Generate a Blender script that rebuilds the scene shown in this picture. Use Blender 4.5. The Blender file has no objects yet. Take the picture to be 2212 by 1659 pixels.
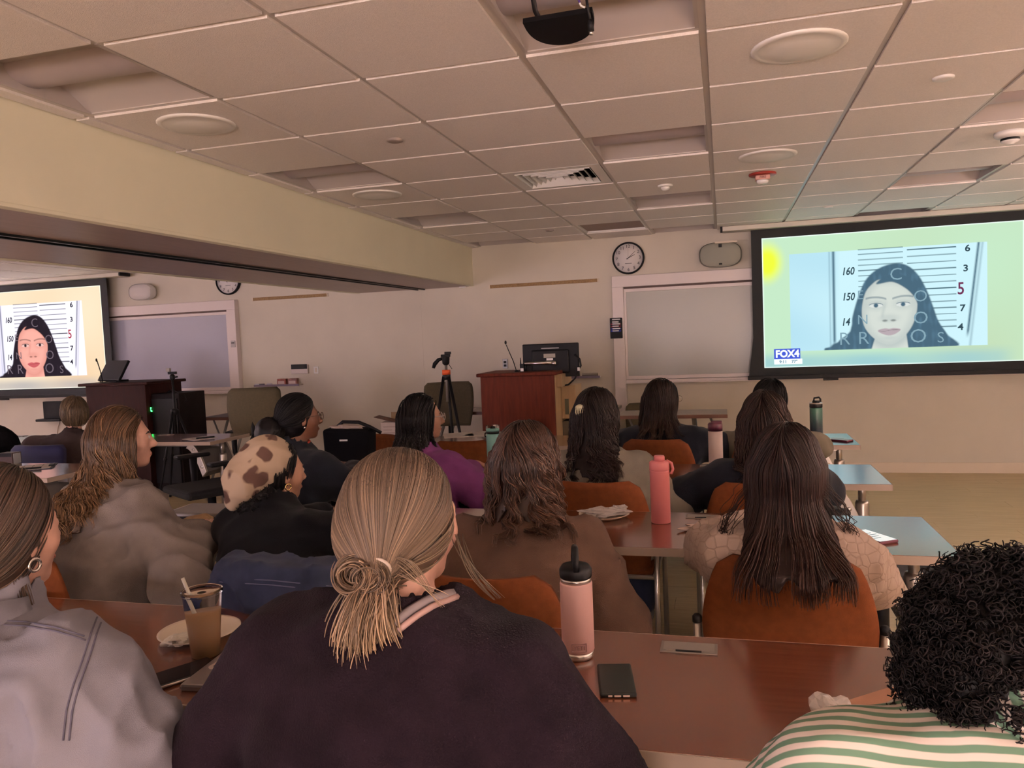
import bpy, math, random
import numpy as np
from mathutils import Vector, Matrix, Euler

random.seed(7)
rng = np.random.default_rng(11)
PI = math.pi
scene = bpy.context.scene
C = scene.collection

# ------------------------------------------------------------------ camera
IMG_W, IMG_H, FPX = 2212.0, 1659.0, 1669.8
CAM_H = 1.45
YAW, PITCH, ROLL = math.radians(15.3647), math.radians(-3.4532), math.radians(-2.4054)
_r = Vector((math.cos(YAW), math.sin(YAW), 0)); _f0 = Vector((-math.sin(YAW), math.cos(YAW), 0)); _u = Vector((0, 0, 1))
_f = _f0*math.cos(PITCH) + _u*math.sin(PITCH)
_up = -_f0*math.sin(PITCH) + _u*math.cos(PITCH)
CX = _r*math.cos(ROLL) + _up*math.sin(ROLL)
CY = _up*math.cos(ROLL) - _r*math.sin(ROLL)
cam_data = bpy.data.cameras.new('camera')
cam_data.sensor_fit = 'HORIZONTAL'; cam_data.sensor_width = 36.0
cam_data.lens = 36.0*FPX/IMG_W
cam_data.clip_start = 0.02; cam_data.clip_end = 60
cam = bpy.data.objects.new('camera', cam_data); C.objects.link(cam)
cam.matrix_world = Matrix(((CX.x, CY.x, -_f.x, 0), (CX.y, CY.y, -_f.y, 0), (CX.z, CY.z, -_f.z, CAM_H), (0, 0, 0, 1)))
scene.camera = cam

# ------------------------------------------------------------------ light and exposure
scene.view_settings.view_transform = 'Standard'
scene.view_settings.look = 'None'
scene.view_settings.gamma = 1.0
scene.view_settings.use_curve_mapping = False
scene.view_settings.exposure = 0.2
SIDE_FILL = 520.0                    # added fill uplights on the side walls, out of view
REAR_GLOW = 20.5                    # added glowing panels in the unseen rear wall
REAR_TINT = (1.0, 0.77, 0.73)
LEFT_TINT = (0.96, 0.80, 1.0)
SCREEN_GAIN = 1.06
world = bpy.data.worlds.new('world'); scene.world = world
world.use_nodes = True
world.node_tree.nodes['Background'].inputs[0].default_value = (0.02, 0.017, 0.015, 1)
world.node_tree.nodes['Background'].inputs[1].default_value = 1.0

def ray(px, py):
    return CX*((px-IMG_W/2)/FPX) - CY*((py-IMG_H/2)/FPX) + _f
def at_y(px, py, Y):
    r = ray(px, py); t = Y/r.y
    return Vector((r.x*t, Y, CAM_H + r.z*t))
def at_z(px, py, z):
    r = ray(px, py); t = (z-CAM_H)/r.z
    return Vector((r.x*t, r.y*t, z))

# ------------------------------------------------------------------ helpers
def lin(c):
    return c/12.92 if c <= 0.04045 else ((c+0.055)/1.055)**2.4
def rgb(r, g, b):
    return (lin(r/255), lin(g/255), lin(b/255))

MATS = {}
def mat(name, col, rough=0.6, metal=0.0, spec=0.5, noise=0.0, nscale=20.0, bump=0.0, bscale=120.0, emit=None, estr=1.0, trans=0.0, ior=1.45, coat=0.0, stretch=(1, 1, 1), sheen=0.0, col2=None, alpha=1.0):
    if name in MATS: return MATS[name]
    m = bpy.data.materials.new(name); m.use_nodes = True
    nt = m.node_tree; b = nt.nodes['Principled BSDF']
    b.inputs['Base Color'].default_value = (*col, 1)
    b.inputs['Roughness'].default_value = rough
    b.inputs['Metallic'].default_value = metal
    b.inputs['Specular IOR Level'].default_value = spec
    b.inputs['IOR'].default_value = ior
    b.inputs['Transmission Weight'].default_value = trans
    b.inputs['Coat Weight'].default_value = coat
    b.inputs['Sheen Weight'].default_value = sheen
    b.inputs['Alpha'].default_value = alpha
    if emit is not None:
        b.inputs['Emission Color'].default_value = (*emit, 1); b.inputs['Emission Strength'].default_value = estr
    if noise > 0 or bump > 0:
        tc = nt.nodes.new('ShaderNodeTexCoord'); mp = nt.nodes.new('ShaderNodeMapping')
        mp.inputs['Scale'].default_value = stretch
        nt.links.new(tc.outputs['Object'], mp.inputs['Vector'])
        if noise > 0:
            n = nt.nodes.new('ShaderNodeTexNoise'); n.inputs['Scale'].default_value = nscale; n.inputs['Detail'].default_value = 6
            nt.links.new(mp.outputs[0], n.inputs['Vector'])
            mx = nt.nodes.new('ShaderNodeMix'); mx.data_type = 'RGBA'
            d = col2 if col2 is not None else tuple(c*(1-noise) for c in col)
            u = col if col2 is not None else tuple(min(1, c*(1+noise)) for c in col)
            mx.inputs['A'].default_value = (*d, 1); mx.inputs['B'].default_value = (*u, 1)
            rmp = nt.nodes.new('ShaderNodeMapRange'); rmp.inputs['From Min'].default_value = 0.3; rmp.inputs['From Max'].default_value = 0.7
            nt.links.new(n.outputs['Fac'], rmp.inputs['Value'])
            nt.links.new(rmp.outputs[0], mx.inputs['Factor']); nt.links.new(mx.outputs['Result'], b.inputs['Base Color'])
        if bump > 0:
            n2 = nt.nodes.new('ShaderNodeTexNoise'); n2.inputs['Scale'].default_value = bscale; n2.inputs['Detail'].default_value = 3
            nt.links.new(mp.outputs[0], n2.inputs['Vector'])
            bp = nt.nodes.new('ShaderNodeBump'); bp.inputs['Strength'].default_value = bump; bp.inputs['Distance'].default_value = 0.004
            nt.links.new(n2.outputs['Fac'], bp.inputs['Height']); nt.links.new(bp.outputs[0], b.inputs['Normal'])
    MATS[name] = m
    return m

def tag(o, label=None, cat=None, group=None, kind=None):
    if label: o['label'] = label
    if cat: o['category'] = cat
    if group: o['group'] = group
    if kind: o['kind'] = kind
    return o
def empty(name, loc=(0, 0, 0), rz=0.0, label=None, cat=None, group=None):
    o = bpy.data.objects.new(name, None); C.objects.link(o)
    o.location = loc; o.rotation_euler = (0, 0, rz); o.empty_display_size = 0.1
    return tag(o, label, cat, group)
def copy_tree(o, parent=None):
    c = o.copy(); C.objects.link(c); c.parent = parent
    for ch in list(o.children): copy_tree(ch, c)
    return c

class MB:
    """collects shapes for ONE mesh object"""
    def __init__(s): s.v = []; s.f = []; s.sm = []
    def add(s, vs, fs, smooth=False):
        n = len(s.v); s.v.extend([tuple(p) for p in vs]); s.f.extend([tuple(i+n for i in f) for f in fs]); s.sm.extend([smooth]*len(fs)); return s
    def box(s, c, d, R=None):
        hx, hy, hz = d[0]/2, d[1]/2, d[2]/2
        P = [Vector((x, y, z)) for z in (-hz, hz) for y in (-hy, hy) for x in (-hx, hx)]
        if R is not None: P = [R @ p for p in P]
        P = [p + Vector(c) for p in P]
        return s.add(P, [(0, 2, 3, 1), (4, 5, 7, 6), (0, 1, 5, 4), (2, 6, 7, 3), (1, 3, 7, 5), (0, 4, 6, 2)])
    def b2(s, x0, x1, y0, y1, z0, z1):
        return s.box(((x0+x1)/2, (y0+y1)/2, (z0+z1)/2), (abs(x1-x0), abs(y1-y0), abs(z1-z0)))
    def prism(s, poly, y0, y1, axis='Y'):
        """poly in (a,b); extruded along axis"""
        def P(a, b, t):
            return (a, t, b) if axis == 'Y' else ((t, a, b) if axis == 'X' else (a, b, t))
        n = len(poly); vs = [P(a, b, y0) for a, b in poly] + [P(a, b, y1) for a, b in poly]
        fs = [tuple(range(n))[::-1], tuple(range(n, 2*n))] + [(i, (i+1) % n, n+(i+1) % n, n+i) for i in range(n)]
        return s.add(vs, fs)
    def lathe(s, prof, c=(0, 0, 0), n=24, R=None, cap=True):
        """prof list of (r,z)"""
        vs = []; fs = []
        for r, z in prof:
            for k in range(n):
                a = 2*PI*k/n; vs.append(Vector((r*math.cos(a), r*math.sin(a), z)))
        for i in range(len(prof)-1):
            for k in range(n):
                a, b = i*n+k, i*n+(k+1) % n; fs.append((a, b, b+n, a+n))
        if cap:
            fs.append(tuple(range(n))[::-1]); fs.append(tuple(range((len(prof)-1)*n, len(prof)*n)))
        if R is not None: vs = [R @ p for p in vs]
        vs = [p + Vector(c) for p in vs]
        return s.add(vs, fs, True)
    def tube(s, pts, r, n=8, cap=True):
        pts = [Vector(p) for p in pts]; m = len(pts)
        rr = r if isinstance(r, (list, tuple)) else [r]*m
        vs = []; fs = []; prev = None
        for i, p in enumerate(pts):
            t = (pts[min(i+1, m-1)] - pts[max(i-1, 0)])
            if t.length < 1e-9: t = Vector((0, 0, 1))
            t.normalize()
            if prev is None:
                a = Vector((0, 0, 1)) if abs(t.z) < 0.9 else Vector((1, 0, 0))
                nrm = t.cross(a).normalized()
            else:
                nrm = (prev - t*prev.dot(t))
                nrm = nrm.normalized() if nrm.length > 1e-6 else t.orthogonal().normalized()
            prev = nrm; bn = t.cross(nrm)
            for k in range(n):
                a = 2*PI*k/n; vs.append(p + (nrm*math.cos(a) + bn*math.sin(a))*rr[i])
        for i in range(m-1):
            for k in range(n):
                a, b = i*n+k, i*n+(k+1) % n; fs.append((a, b, b+n, a+n))
        if cap:
            fs.append(tuple(range(n))[::-1]); fs.append(tuple(range((m-1)*n, m*n)))
        return s.add(vs, fs, True)
    def rod(s, a, b, r, n=10): return s.tube([a, b], r, n)
    def ell(s, c, d, n=16, m=10, R=None):
        vs = []; fs = []
        for i in range(m+1):
            th = PI*i/m
            for k in range(n):
                a = 2*PI*k/n
                p = Vector((d[0]*math.sin(th)*math.cos(a), d[1]*math.sin(th)*math.sin(a), d[2]*math.cos(th)))
                vs.append((R @ p if R is not None else p) + Vector(c))
        for i in range(m):
            for k in range(n):
                a, b = i*n+k, i*n+(k+1) % n; fs.append((a, a+n, b+n, b))
        return s.add(vs, fs, True)
    def build(s, name, m=None, parent=None, bevel=0.0, seg=2, smooth=None, loc=None, rot=None):
        me = bpy.data.meshes.new(name); me.from_pydata([tuple(v) for v in s.v], [], s.f); me.update()
        sm = s.sm if smooth is None else [smooth]*len(s.f)
        me.polygons.foreach_set('use_smooth', sm)
        o = bpy.data.objects.new(name, me); C.objects.link(o)
        if m: me.materials.append(m)
        if parent: o.parent = parent
        if loc is not None: o.location = loc
        if rot is not None: o.rotation_euler = rot
        if bevel > 0:
            bv = o.modifiers.new('bevel', 'BEVEL'); bv.width = bevel; bv.segments = seg; bv.limit_method = 'ANGLE'; bv.angle_limit = math.radians(40)
        return o

def np_mesh(name, V, F, m=None, parent=None, smooth=True, col=None, tri=False):
    me = bpy.data.meshes.new(name)
    V = np.asarray(V, np.float32); F = np.asarray(F, np.int32); k = F.shape[1]
    me.vertices.add(len(V)); me.vertices.foreach_set('co', V.ravel())
    me.loops.add(F.size); me.loops.foreach_set('vertex_index', F.ravel())
    me.polygons.add(len(F)); me.polygons.foreach_set('loop_start', np.arange(0, F.size, k, dtype=np.int32))
    me.polygons.foreach_set('use_smooth', np.full(len(F), smooth))
    me.update(calc_edges=True)
    if col is not None:
        a = me.color_attributes.new('col', 'FLOAT_COLOR', 'POINT')
        cc = np.ones((len(V), 4), np.float32); cc[:, :3] = col; a.data.foreach_set('color', cc.ravel())
    o = bpy.data.objects.new(name, me); C.objects.link(o)
    if m: me.materials.append(m)
    if parent: o.parent = parent
    return o

FONT = bpy.data.fonts.load('<builtin>') if '<builtin>' not in bpy.data.fonts else bpy.data.fonts['<builtin>']
def text(name, s, size, m, parent, loc, rot=(PI/2, 0, 0), shear=0.0, extr=0.0004, sx=1.0, offset=0.0, align='CENTER'):
    cu = bpy.data.curves.new(name, 'FONT'); cu.body = s; cu.size = size; cu.align_x = align; cu.align_y = 'CENTER'
    cu.extrude = extr; cu.shear = shear; cu.offset = offset; cu.resolution_u = 3
    cu.materials.append(m)
    o = bpy.data.objects.new(name, cu); C.objects.link(o); o.parent = parent; o.location = loc; o.rotation_euler = rot; o.scale = (sx, 1, 1)
    return o
# ------------------------------------------------------------------ the room
CEIL = 2.44; WALL_Y = 8.05; REAR_Y = -5.6; RIGHT_X = 3.65; LEFT_X = -10.4
SOF0, SOF1, SOF_Z = -2.60, -4.00, 2.03
wall_m = mat('cream wall paint', (0.63, 0.575, 0.48), 0.75, noise=0.03, nscale=3, bump=0.08, bscale=260)
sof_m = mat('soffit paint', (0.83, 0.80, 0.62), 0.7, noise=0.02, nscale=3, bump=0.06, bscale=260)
tile_m = mat('ceiling tile', (0.86, 0.80, 0.76), 0.52, noise=0.05, nscale=160, bump=0.55, bscale=330)
tee_m = mat('ceiling tee', (0.58, 0.53, 0.49), 0.32)
white_m = mat('white enamel', (0.80, 0.78, 0.75), 0.4)
trim_m = mat('painted trim', (0.70, 0.60, 0.48), 0.5)
black_m = mat('black plastic', (0.005, 0.005, 0.006), 0.5, spec=0.25)
blackmat_m = mat('black matte cloth', (0.004, 0.004, 0.005), 0.9, spec=0.1)
chrome_m = mat('brushed steel', (0.62, 0.60, 0.58), 0.28, metal=1.0)
greymetal_m = mat('grey painted metal', (0.27, 0.26, 0.24), 0.4, metal=0.5)

def struct(name, mb, m, **k):
    o = mb.build(name, m, **k); o['kind'] = 'structure'; return o

# floor: laminate planks as parts near the open right side, wood grain in the material
def wood_mat(name, c1, c2, rough, scale=(1.2, 14, 14), spec=0.5, nscale=3.0, coat=0.0):
    m = bpy.data.materials.new(name); m.use_nodes = True; nt = m.node_tree; b = nt.nodes['Principled BSDF']
    tc = nt.nodes.new('ShaderNodeTexCoord'); mp = nt.nodes.new('ShaderNodeMapping'); mp.inputs['Scale'].default_value = scale
    oi = nt.nodes.new('ShaderNodeObjectInfo'); ad = nt.nodes.new('ShaderNodeVectorMath'); ad.operation = 'ADD'
    nt.links.new(tc.outputs['Object'], mp.inputs['Vector']); nt.links.new(mp.outputs[0], ad.inputs[0])
    sc = nt.nodes.new('ShaderNodeVectorMath'); sc.operation = 'SCALE'; sc.inputs['Scale'].default_value = 37.0
    cb = nt.nodes.new('ShaderNodeCombineXYZ'); nt.links.new(oi.outputs['Random'], cb.inputs[0]); nt.links.new(oi.outputs['Random'], cb.inputs[1])
    nt.links.new(cb.outputs[0], sc.inputs[0]); nt.links.new(sc.outputs[0], ad.inputs[1])
    n = nt.nodes.new('ShaderNodeTexNoise'); n.inputs['Scale'].default_value = nscale; n.inputs['Detail'].default_value = 8; n.inputs['Roughness'].default_value = 0.65
    nt.links.new(ad.outputs[0], n.inputs['Vector'])
    cr = nt.nodes.new('ShaderNodeValToRGB'); cr.color_ramp.elements[0].position = 0.3; cr.color_ramp.elements[1].position = 0.7
    cr.color_ramp.elements[0].color = (*c1, 1); cr.color_ramp.elements[1].color = (*c2, 1)
    nt.links.new(n.outputs['Fac'], cr.inputs[0]); nt.links.new(cr.outputs[0], b.inputs['Base Color'])
    b.inputs['Roughness'].default_value = rough; b.inputs['Specular IOR Level'].default_value = spec; b.inputs['Coat Weight'].default_value = coat
    MATS[name] = m; return m
floor_m = wood_mat('laminate floor', (0.46, 0.36, 0.19), (0.62, 0.50, 0.29), 0.40, (0.9, 16, 16))
fl = struct('floor', MB().b2(LEFT_X, RIGHT_X, REAR_Y, WALL_Y, -0.06, -0.004), mat('floor joint', (0.16, 0.10, 0.05), 0.7))
PW, PL = 0.185, 1.28
pm = MB().b2(-PL/2+0.001, PL/2-0.001, -PW/2+0.001, PW/2-0.001, -0.004, 0.0)
proto = None; y = REAR_Y + PW/2; row = 0
stuff_mb = MB()
while y < WALL_Y:
    x = LEFT_X - (row*0.47) % PL + PL/2
    while x < RIGHT_X + PL/2:
        a, b_ = max(x-PL/2, LEFT_X), min(x+PL/2, RIGHT_X)
        if b_-a > 0.05:
            if a == x-PL/2 and b_ == x+PL/2 and y+PW/2 < WALL_Y and ((x > -0.6 and y > 1.9) or (-3.9 < x < -0.6 and y > 3.0)):
                if proto is None:
                    proto = pm.build('plank', floor_m, fl); o = proto
                else:
                    o = proto.copy(); C.objects.link(o); o.parent = fl
                o.location = (x, y, 0)
            else:
                stuff_mb.b2(a+0.001, b_-0.001, y-PW/2+0.001, min(y+PW/2, WALL_Y)-0.001, -0.004, 0.0)
        x += PL
    y += PW; row += 1
so = stuff_mb.build('planking', floor_m, fl); so['kind'] = 'stuff'

struct('wall_front', MB().b2(LEFT_X, RIGHT_X, WALL_Y, WALL_Y+0.12, 0, 2.75), wall_m)
struct('wall_right', MB().b2(RIGHT_X, RIGHT_X+0.12, REAR_Y, WALL_Y, 0, 2.75), wall_m)
struct('wall_left', MB().b2(LEFT_X-0.12, LEFT_X, REAR_Y, WALL_Y, 0, 2.75), wall_m)
struct('wall_rear', MB().b2(LEFT_X, RIGHT_X, REAR_Y-0.12, REAR_Y, 0, 2.75), wall_m)
struct('trim_1', MB().b2(-3.50, -3.22, WALL_Y-0.003, WALL_Y, 0, SOF_Z), wall_m)           # partition jamb on the front wall
struct('baseboard_front', MB().b2(LEFT_X, RIGHT_X, WALL_Y-0.014, WALL_Y, 0, 0.10), trim_m, bevel=0.004)
struct('baseboard_right', MB().b2(RIGHT_X-0.014, RIGHT_X, REAR_Y, WALL_Y-0.014, 0, 0.10), trim_m, bevel=0.004)

# dropped soffit between the two halves, with the folding partition track in its underside
sof = struct('wall_soffit', MB().b2(SOF1, SOF0, REAR_Y, WALL_Y, SOF_Z, 2.75), sof_m)
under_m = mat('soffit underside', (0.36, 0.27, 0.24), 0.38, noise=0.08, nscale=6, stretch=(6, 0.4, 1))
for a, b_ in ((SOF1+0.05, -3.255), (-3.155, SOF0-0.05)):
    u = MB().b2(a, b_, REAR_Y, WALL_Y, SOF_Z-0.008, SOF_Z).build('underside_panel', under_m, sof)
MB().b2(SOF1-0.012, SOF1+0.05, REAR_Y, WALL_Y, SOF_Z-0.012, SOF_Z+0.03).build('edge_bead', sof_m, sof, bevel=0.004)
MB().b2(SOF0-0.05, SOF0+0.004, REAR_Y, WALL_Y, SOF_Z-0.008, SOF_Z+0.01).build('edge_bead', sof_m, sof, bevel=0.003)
tr = MB(); tr.b2(-3.255, -3.235, REAR_Y, WALL_Y-0.02, SOF_Z-0.02, SOF_Z); tr.b2(-3.175, -3.155, REAR_Y, WALL_Y-0.02, SOF_Z-0.02, SOF_Z)
tr.b2(-3.235, -3.175, REAR_Y, WALL_Y-0.02, SOF_Z-0.004, SOF_Z)
tr.build('partition_track', mat('track black', (0.01, 0.01, 0.01), 0.35, metal=0.3), sof)

# ceiling: steel deck above, grid of tees, lay-in tiles with a dropped edge
ceil = struct('ceiling', MB().b2(LEFT_X, RIGHT_X, REAR_Y, WALL_Y, 2.69, 2.75), mat('deck', (0.2, 0.19, 0.18), 0.8))
GX0, GY0, GS, GSY = -0.04, 2.70, 0.617, 0.61
T = 0.012                                   # half width of a tee
def cell(i, j): return GX0+GS*i, GY0+GSY*j   # low corner
TROF = {(-4, -1), (-4, 2), (-4, 5), (-4, 8), (-1, -1), (-1, 2), (-1, 5), (-2, 7), (-1, 8), (2, -1), (2, 2), (2, 5), (2, 8)}
VENT = {(-2, 3)}
nx0, nx1 = -5, 6
jy0, jy1 = -3, 9
def tile_mesh(w, h):
    m = MB(); d = 0.010; e = 0.011
    x0, x1, y0, y1 = T+0.001, w-T-0.001, T+0.001, h-T-0.001
    top = [(x0-e, y0-e, 0.004), (x1+e, y0-e, 0.004), (x1+e, y1+e, 0.004), (x0-e, y1+e, 0.004)]
    a = [(x0, y0, 0.004), (x1, y0, 0.004), (x1, y1, 0.004), (x0, y1, 0.004)]
    l = [(x0, y0, -d), (x1, y0, -d), (x1, y1, -d), (x0, y1, -d)]
    t2 = [(p[0], p[1], 0.02) for p in top]
    m.add(top+a+l+t2, [(8, 11, 10, 9)] + [(4+i, 4+(i+1) % 4, 8+(i+1) % 4, 8+i)[::-1] for i in range(4)] + [(i, (i+1) % 4, 4+(i+1) % 4, 4+i)[::-1] for i in range(4)] + [(12, 13, 14, 15)] + [(i, 12+i, 12+(i+1) % 4, (i+1) % 4)[::-1] for i in range(4)])
    return m
full = None; tiles = 0
tile_cache = {}
def put_tile(x, y, w, h):
    key = (round(w, 3), round(h, 3))
    if key in tile_cache:
        o = tile_cache[key].copy(); C.objects.link(o); o.parent = ceil
    else:
        o = tile_mesh(w, h).build('ceiling_tile', tile_m, ceil); tile_cache[key] = o
    o.location = (x, y, CEIL); return o
for i in range(nx0, nx1):
    for j in range(jy0, jy1):
        if (i, j) in TROF or (i, j) in VENT: continue
        x, y = cell(i, j); w = GS; h = GSY
        if x < SOF0: w = GS-(SOF0-x); x = SOF0
        if x+w > RIGHT_X: w = RIGHT_X-x
        if y < REAR_Y: h = GSY-(REAR_Y-y); y = REAR_Y
        if y+h > WALL_Y: h = WALL_Y-y
        if w < 0.04 or h < 0.04: continue
        put_tile(x, y, w, h)
tee_l = MB().b2(-T, T, REAR_Y, WALL_Y, CEIL, CEIL+0.03); tp = None
for i in range(nx0+1, nx1):
    x = GX0+GS*i
    if SOF0 < x < RIGHT_X:
        if tp is None: tp = tee_l.build('main_tee', tee_m, ceil); o = tp
        else: o = tp.copy(); C.objects.link(o); o.parent = ceil
        o.location = (x, 0, 0)
tee_c = MB().b2(SOF0, RIGHT_X, -T, T, CEIL, CEIL+0.028); tp = None
for j in range(jy0, jy1+1):
    y = GY0+GSY*j
    if REAR_Y < y < WALL_Y:
        if tp is None: tp = tee_c.build('cross_tee', tee_m, ceil); o = tp
        else: o = tp.copy(); C.objects.link(o); o.parent = ceil
        o.location = (0, y, 0)
# the other half of the room
for i in range(-17, -6):
    for j in range(2, 9):
        x, y = SOF1 + GS*(i+6), GY0+GSY*j
        w, h = GS, GSY
        if x < LEFT_X: w = GS-(LEFT_X-x); x = LEFT_X
        if y < REAR_Y: h = GSY-(REAR_Y-y); y = REAR_Y
        if y+h > WALL_Y: h = WALL_Y-y
        if w < 0.04 or h < 0.04: continue
        put_tile(x, y, w, h)
MB().b2(SOF0, RIGHT_X, REAR_Y, GY0+GSY*jy0, CEIL-0.01, CEIL+0.01).build('ceiling_field', tile_m, ceil)
lb = MB().b2(LEFT_X, SOF1, REAR_Y, GY0+GSY*2, CEIL-0.01, CEIL+0.01); o = lb.build('ceiling_field', tile_m, ceil)
for i in range(-16, -6):
    o = MB().b2(SOF1+GS*(i+6)-T, SOF1+GS*(i+6)+T, GY0+GSY*2, WALL_Y, CEIL, CEIL+0.03).build('main_tee', tee_m, ceil)
for j in range(2, 9):
    o = MB().b2(LEFT_X, SOF1, GY0+GSY*j-T, GY0+GSY*j+T, CEIL, CEIL+0.028).build('cross_tee', tee_m, ceil)

# recessed light fixtures, switched off
trof_m = mat('light reflector', (0.50, 0.45, 0.43), 0.4)
lens_m = mat('light basket', (0.46, 0.40, 0.41), 0.4)
def troffer(name):
    root = empty(name)
    w, h = GS-2*T, GSY-2*T
    N = 8
    def strip(prof, m, nm):
        mb = MB(); n = len(prof); vs = [(-w/2, a, b) for a, b in prof] + [(w/2, a, b) for a, b in prof]
        mb.add(vs, [(i, n+i, n+i+1, i+1) for i in range(n-1)], True); return mb.build(nm, m, root)
    H = 0.075
    near = [(-h/2 + (h/2-0.10)*t, 0.004 + H*math.sin(t*PI/2)) for t in [k/N for k in range(N+1)]]
    far = [(h/2 - (h/2-0.10)*t, 0.004 + H*math.sin(t*PI/2)) for t in [k/N for k in range(N+1)]]
    bask = [(-0.10*math.cos(PI*k/12), H+0.004-0.055*math.sin(PI*k/12)) for k in range(13)]
    strip(near, trof_m, 'reflector'); strip(far, trof_m, 'reflector')
    strip(bask, lens_m, 'basket')
    for s in (-1, 1):
        poly = [(-h/2, 0.004)] + near[1:] + far[::-1][0:]
        MB().prism(poly, s*w/2-0.002, s*w/2+0.002, 'X').build('end_plate', trof_m, root)
        MB().b2(s*(w/2-0.012), s*(w/2+0.001), -h/2, h/2, -0.002, 0.006).build('frame_rail', trof_m, root)
    MB().b2(-w/2, w/2, -h/2, h/2, H+0.01, H+0.03).build('housing', white_m, root)
    return root
tro = None
where = {(-4, -1): 'beside the soffit, nearest the camera', (-4, 2): 'beside the soffit, second from the front of the picture', (-4, 5): 'beside the soffit, third along', (-4, 8): 'beside the soffit, against the front wall',
         (-1, -1): 'above the hanging black projector tray', (-1, 2): 'behind the square air vent, near the room middle', (-1, 5): 'behind the small motion sensor', (-2, 7): 'in the row toward the wall clock, small and dark', (-1, 8): 'just left of the screen housing end',
         (2, -1): 'outside the top right corner', (2, 2): 'at the right picture edge above the smoke detector', (2, 5): 'past the smoke detector, before the right screen', (2, 8): 'touching the right screen housing, glowing pale'}
for (i, j) in sorted(TROF):
    if (i, j) == (-2, 7): continue
    if tro is None: tro = troffer('ceiling_light'); o = tro
    else: o = copy_tree(tro)
    x, y = cell(i, j); o.location = (x+GS/2, min(y+GSY/2, WALL_Y-GSY/2-0.02), CEIL)
    tag(o, 'unlit recessed square ceiling light ' + where[(i, j)], 'ceiling light', 'recessed ceiling lights')

# return-air grille panel in the row toward the clock, and the louvred air vent
root = empty('air_grille', (cell(-2, 7)[0]+GS/2, cell(-2, 7)[1]+GSY/2, CEIL), 0, 'flat dark square air return panel in the ceiling toward the wall clock', 'vent')
MB().b2(-0.28, 0.28, -0.28, 0.28, 0.01, 0.016).build('panel', mat('grille dark', (0.30, 0.22, 0.19), 0.6), root)
for s in (-1, 1):
    MB().b2(-0.295, 0.295, s*0.28, s*0.295, -0.004, 0.018).build('frame', white_m, root); MB().b2(s*0.28, s*0.295, -0.28, 0.28, -0.004, 0.018).build('frame', white_m, root)
root = empty('air_vent', (cell(-2, 3)[0]+GS/2, cell(-2, 3)[1]+GSY/2, CEIL), 0, 'square louvred air vent with nested white blades in the ceiling', 'vent')
fr = MB(); W2 = 0.294
for a, b_, c, d in ((-W2, W2, -W2, -0.235), (-W2, W2, 0.235, W2), (-W2, -0.235, -0.235, 0.235), (0.235, W2, -0.235, 0.235)): fr.b2(a, b_, c, d, -0.008, 0.0)
fr.build('frame', white_m, root)
MB().b2(-0.24, 0.24, -0.24, 0.24, 0.085, 0.09).build('duct', mat('duct dark', (0.03, 0.025, 0.02), 0.8), root)
for k in range(6):
    a0 = 0.230 - k*0.040; a1 = a0-0.015
    if a1 < 0.004: break
    mb = MB(); z0, z1 = -0.010, 0.020
    o_ = [(-a0, -a0, z0), (a0, -a0, z0), (a0, a0, z0), (-a0, a0, z0)]; i_ = [(-a1, -a1, z1), (a1, -a1, z1), (a1, a1, z1), (-a1, a1, z1)]
    mb.add(o_+i_, [(q, (q+1) % 4, 4+(q+1) % 4, 4+q) for q in range(4)])
    ob = mb.build('louvre', white_m, root); sd = ob.modifiers.new('thick', 'SOLIDIFY'); sd.thickness = 0.003

def disc(name, px, py, prof, m, label, cat, group=None, n=32):
    p = at_z(px, py, CEIL-0.010)
    o = MB().lathe(prof, (0, 0, 0), n).build(name, m); o.location = p
    return tag(o, label, cat, group)
spk = [(0.001, -0.024), (0.05, -0.023), (0.10, -0.018), (0.137, -0.008), (0.140, -0.009), (0.155, -0.009), (0.162, -0.004), (0.162, 0.02)]
spk = [(r, z) for r, z in spk]
spk_m = mat('speaker grille', (0.86, 0.84, 0.80), 0.5, bump=0.2, bscale=900)
disc('ceiling_speaker', 1725, 100, spk, spk_m, 'large round white ceiling speaker nearest the camera on the right', 'speaker', 'round ceiling speakers')
disc('ceiling_speaker', 1658, 336, spk, spk_m, 'round white ceiling speaker just behind the red fire strobe', 'speaker', 'round ceiling speakers')
disc('ceiling_speaker', 425, 268, spk, spk_m, 'large round ceiling speaker beside the soffit, nearer one', 'speaker', 'round ceiling speakers')
disc('ceiling_speaker', 815, 420, spk, spk_m, 'faint round ceiling speaker beside the soffit, farther one', 'speaker', 'round ceiling speakers')
cov = [(0.001, -0.012), (0.03, -0.011), (0.040, -0.007), (0.042, 0.01)]
disc('sprinkler_cover', 2038, 167, cov, white_m, 'small bright round sprinkler cover at upper right of the ceiling', 'sprinkler', 'ceiling sprinkler covers')
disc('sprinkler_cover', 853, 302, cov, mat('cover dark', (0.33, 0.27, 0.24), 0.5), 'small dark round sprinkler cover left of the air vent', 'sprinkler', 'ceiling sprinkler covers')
disc('sprinkler_cover', 1790, 447, cov, white_m, 'small bright sprinkler cover above the right screen', 'sprinkler', 'ceiling sprinkler covers')
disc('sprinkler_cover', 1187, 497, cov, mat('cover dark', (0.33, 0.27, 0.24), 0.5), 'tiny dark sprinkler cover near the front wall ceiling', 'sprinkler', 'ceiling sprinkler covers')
p = at_z(2182, 285, CEIL-0.01)
root = empty('smoke_detector', p, 0, 'white round smoke detector on the ceiling at the right edge', 'smoke detector')
MB().lathe([(0.075, 0.0), (0.075, -0.018), (0.066, -0.026), (0.055, -0.030), (0.045, -0.034)]).build('base', white_m, root)
MB().lathe([(0.045, -0.034), (0.045, -0.046)]).build('sensing_slot', black_m, root)
MB().lathe([(0.046, -0.046), (0.040, -0.054), (0.022, -0.060), (0.02, -0.066), (0.001, -0.067)]).build('cap', white_m, root)
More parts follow.
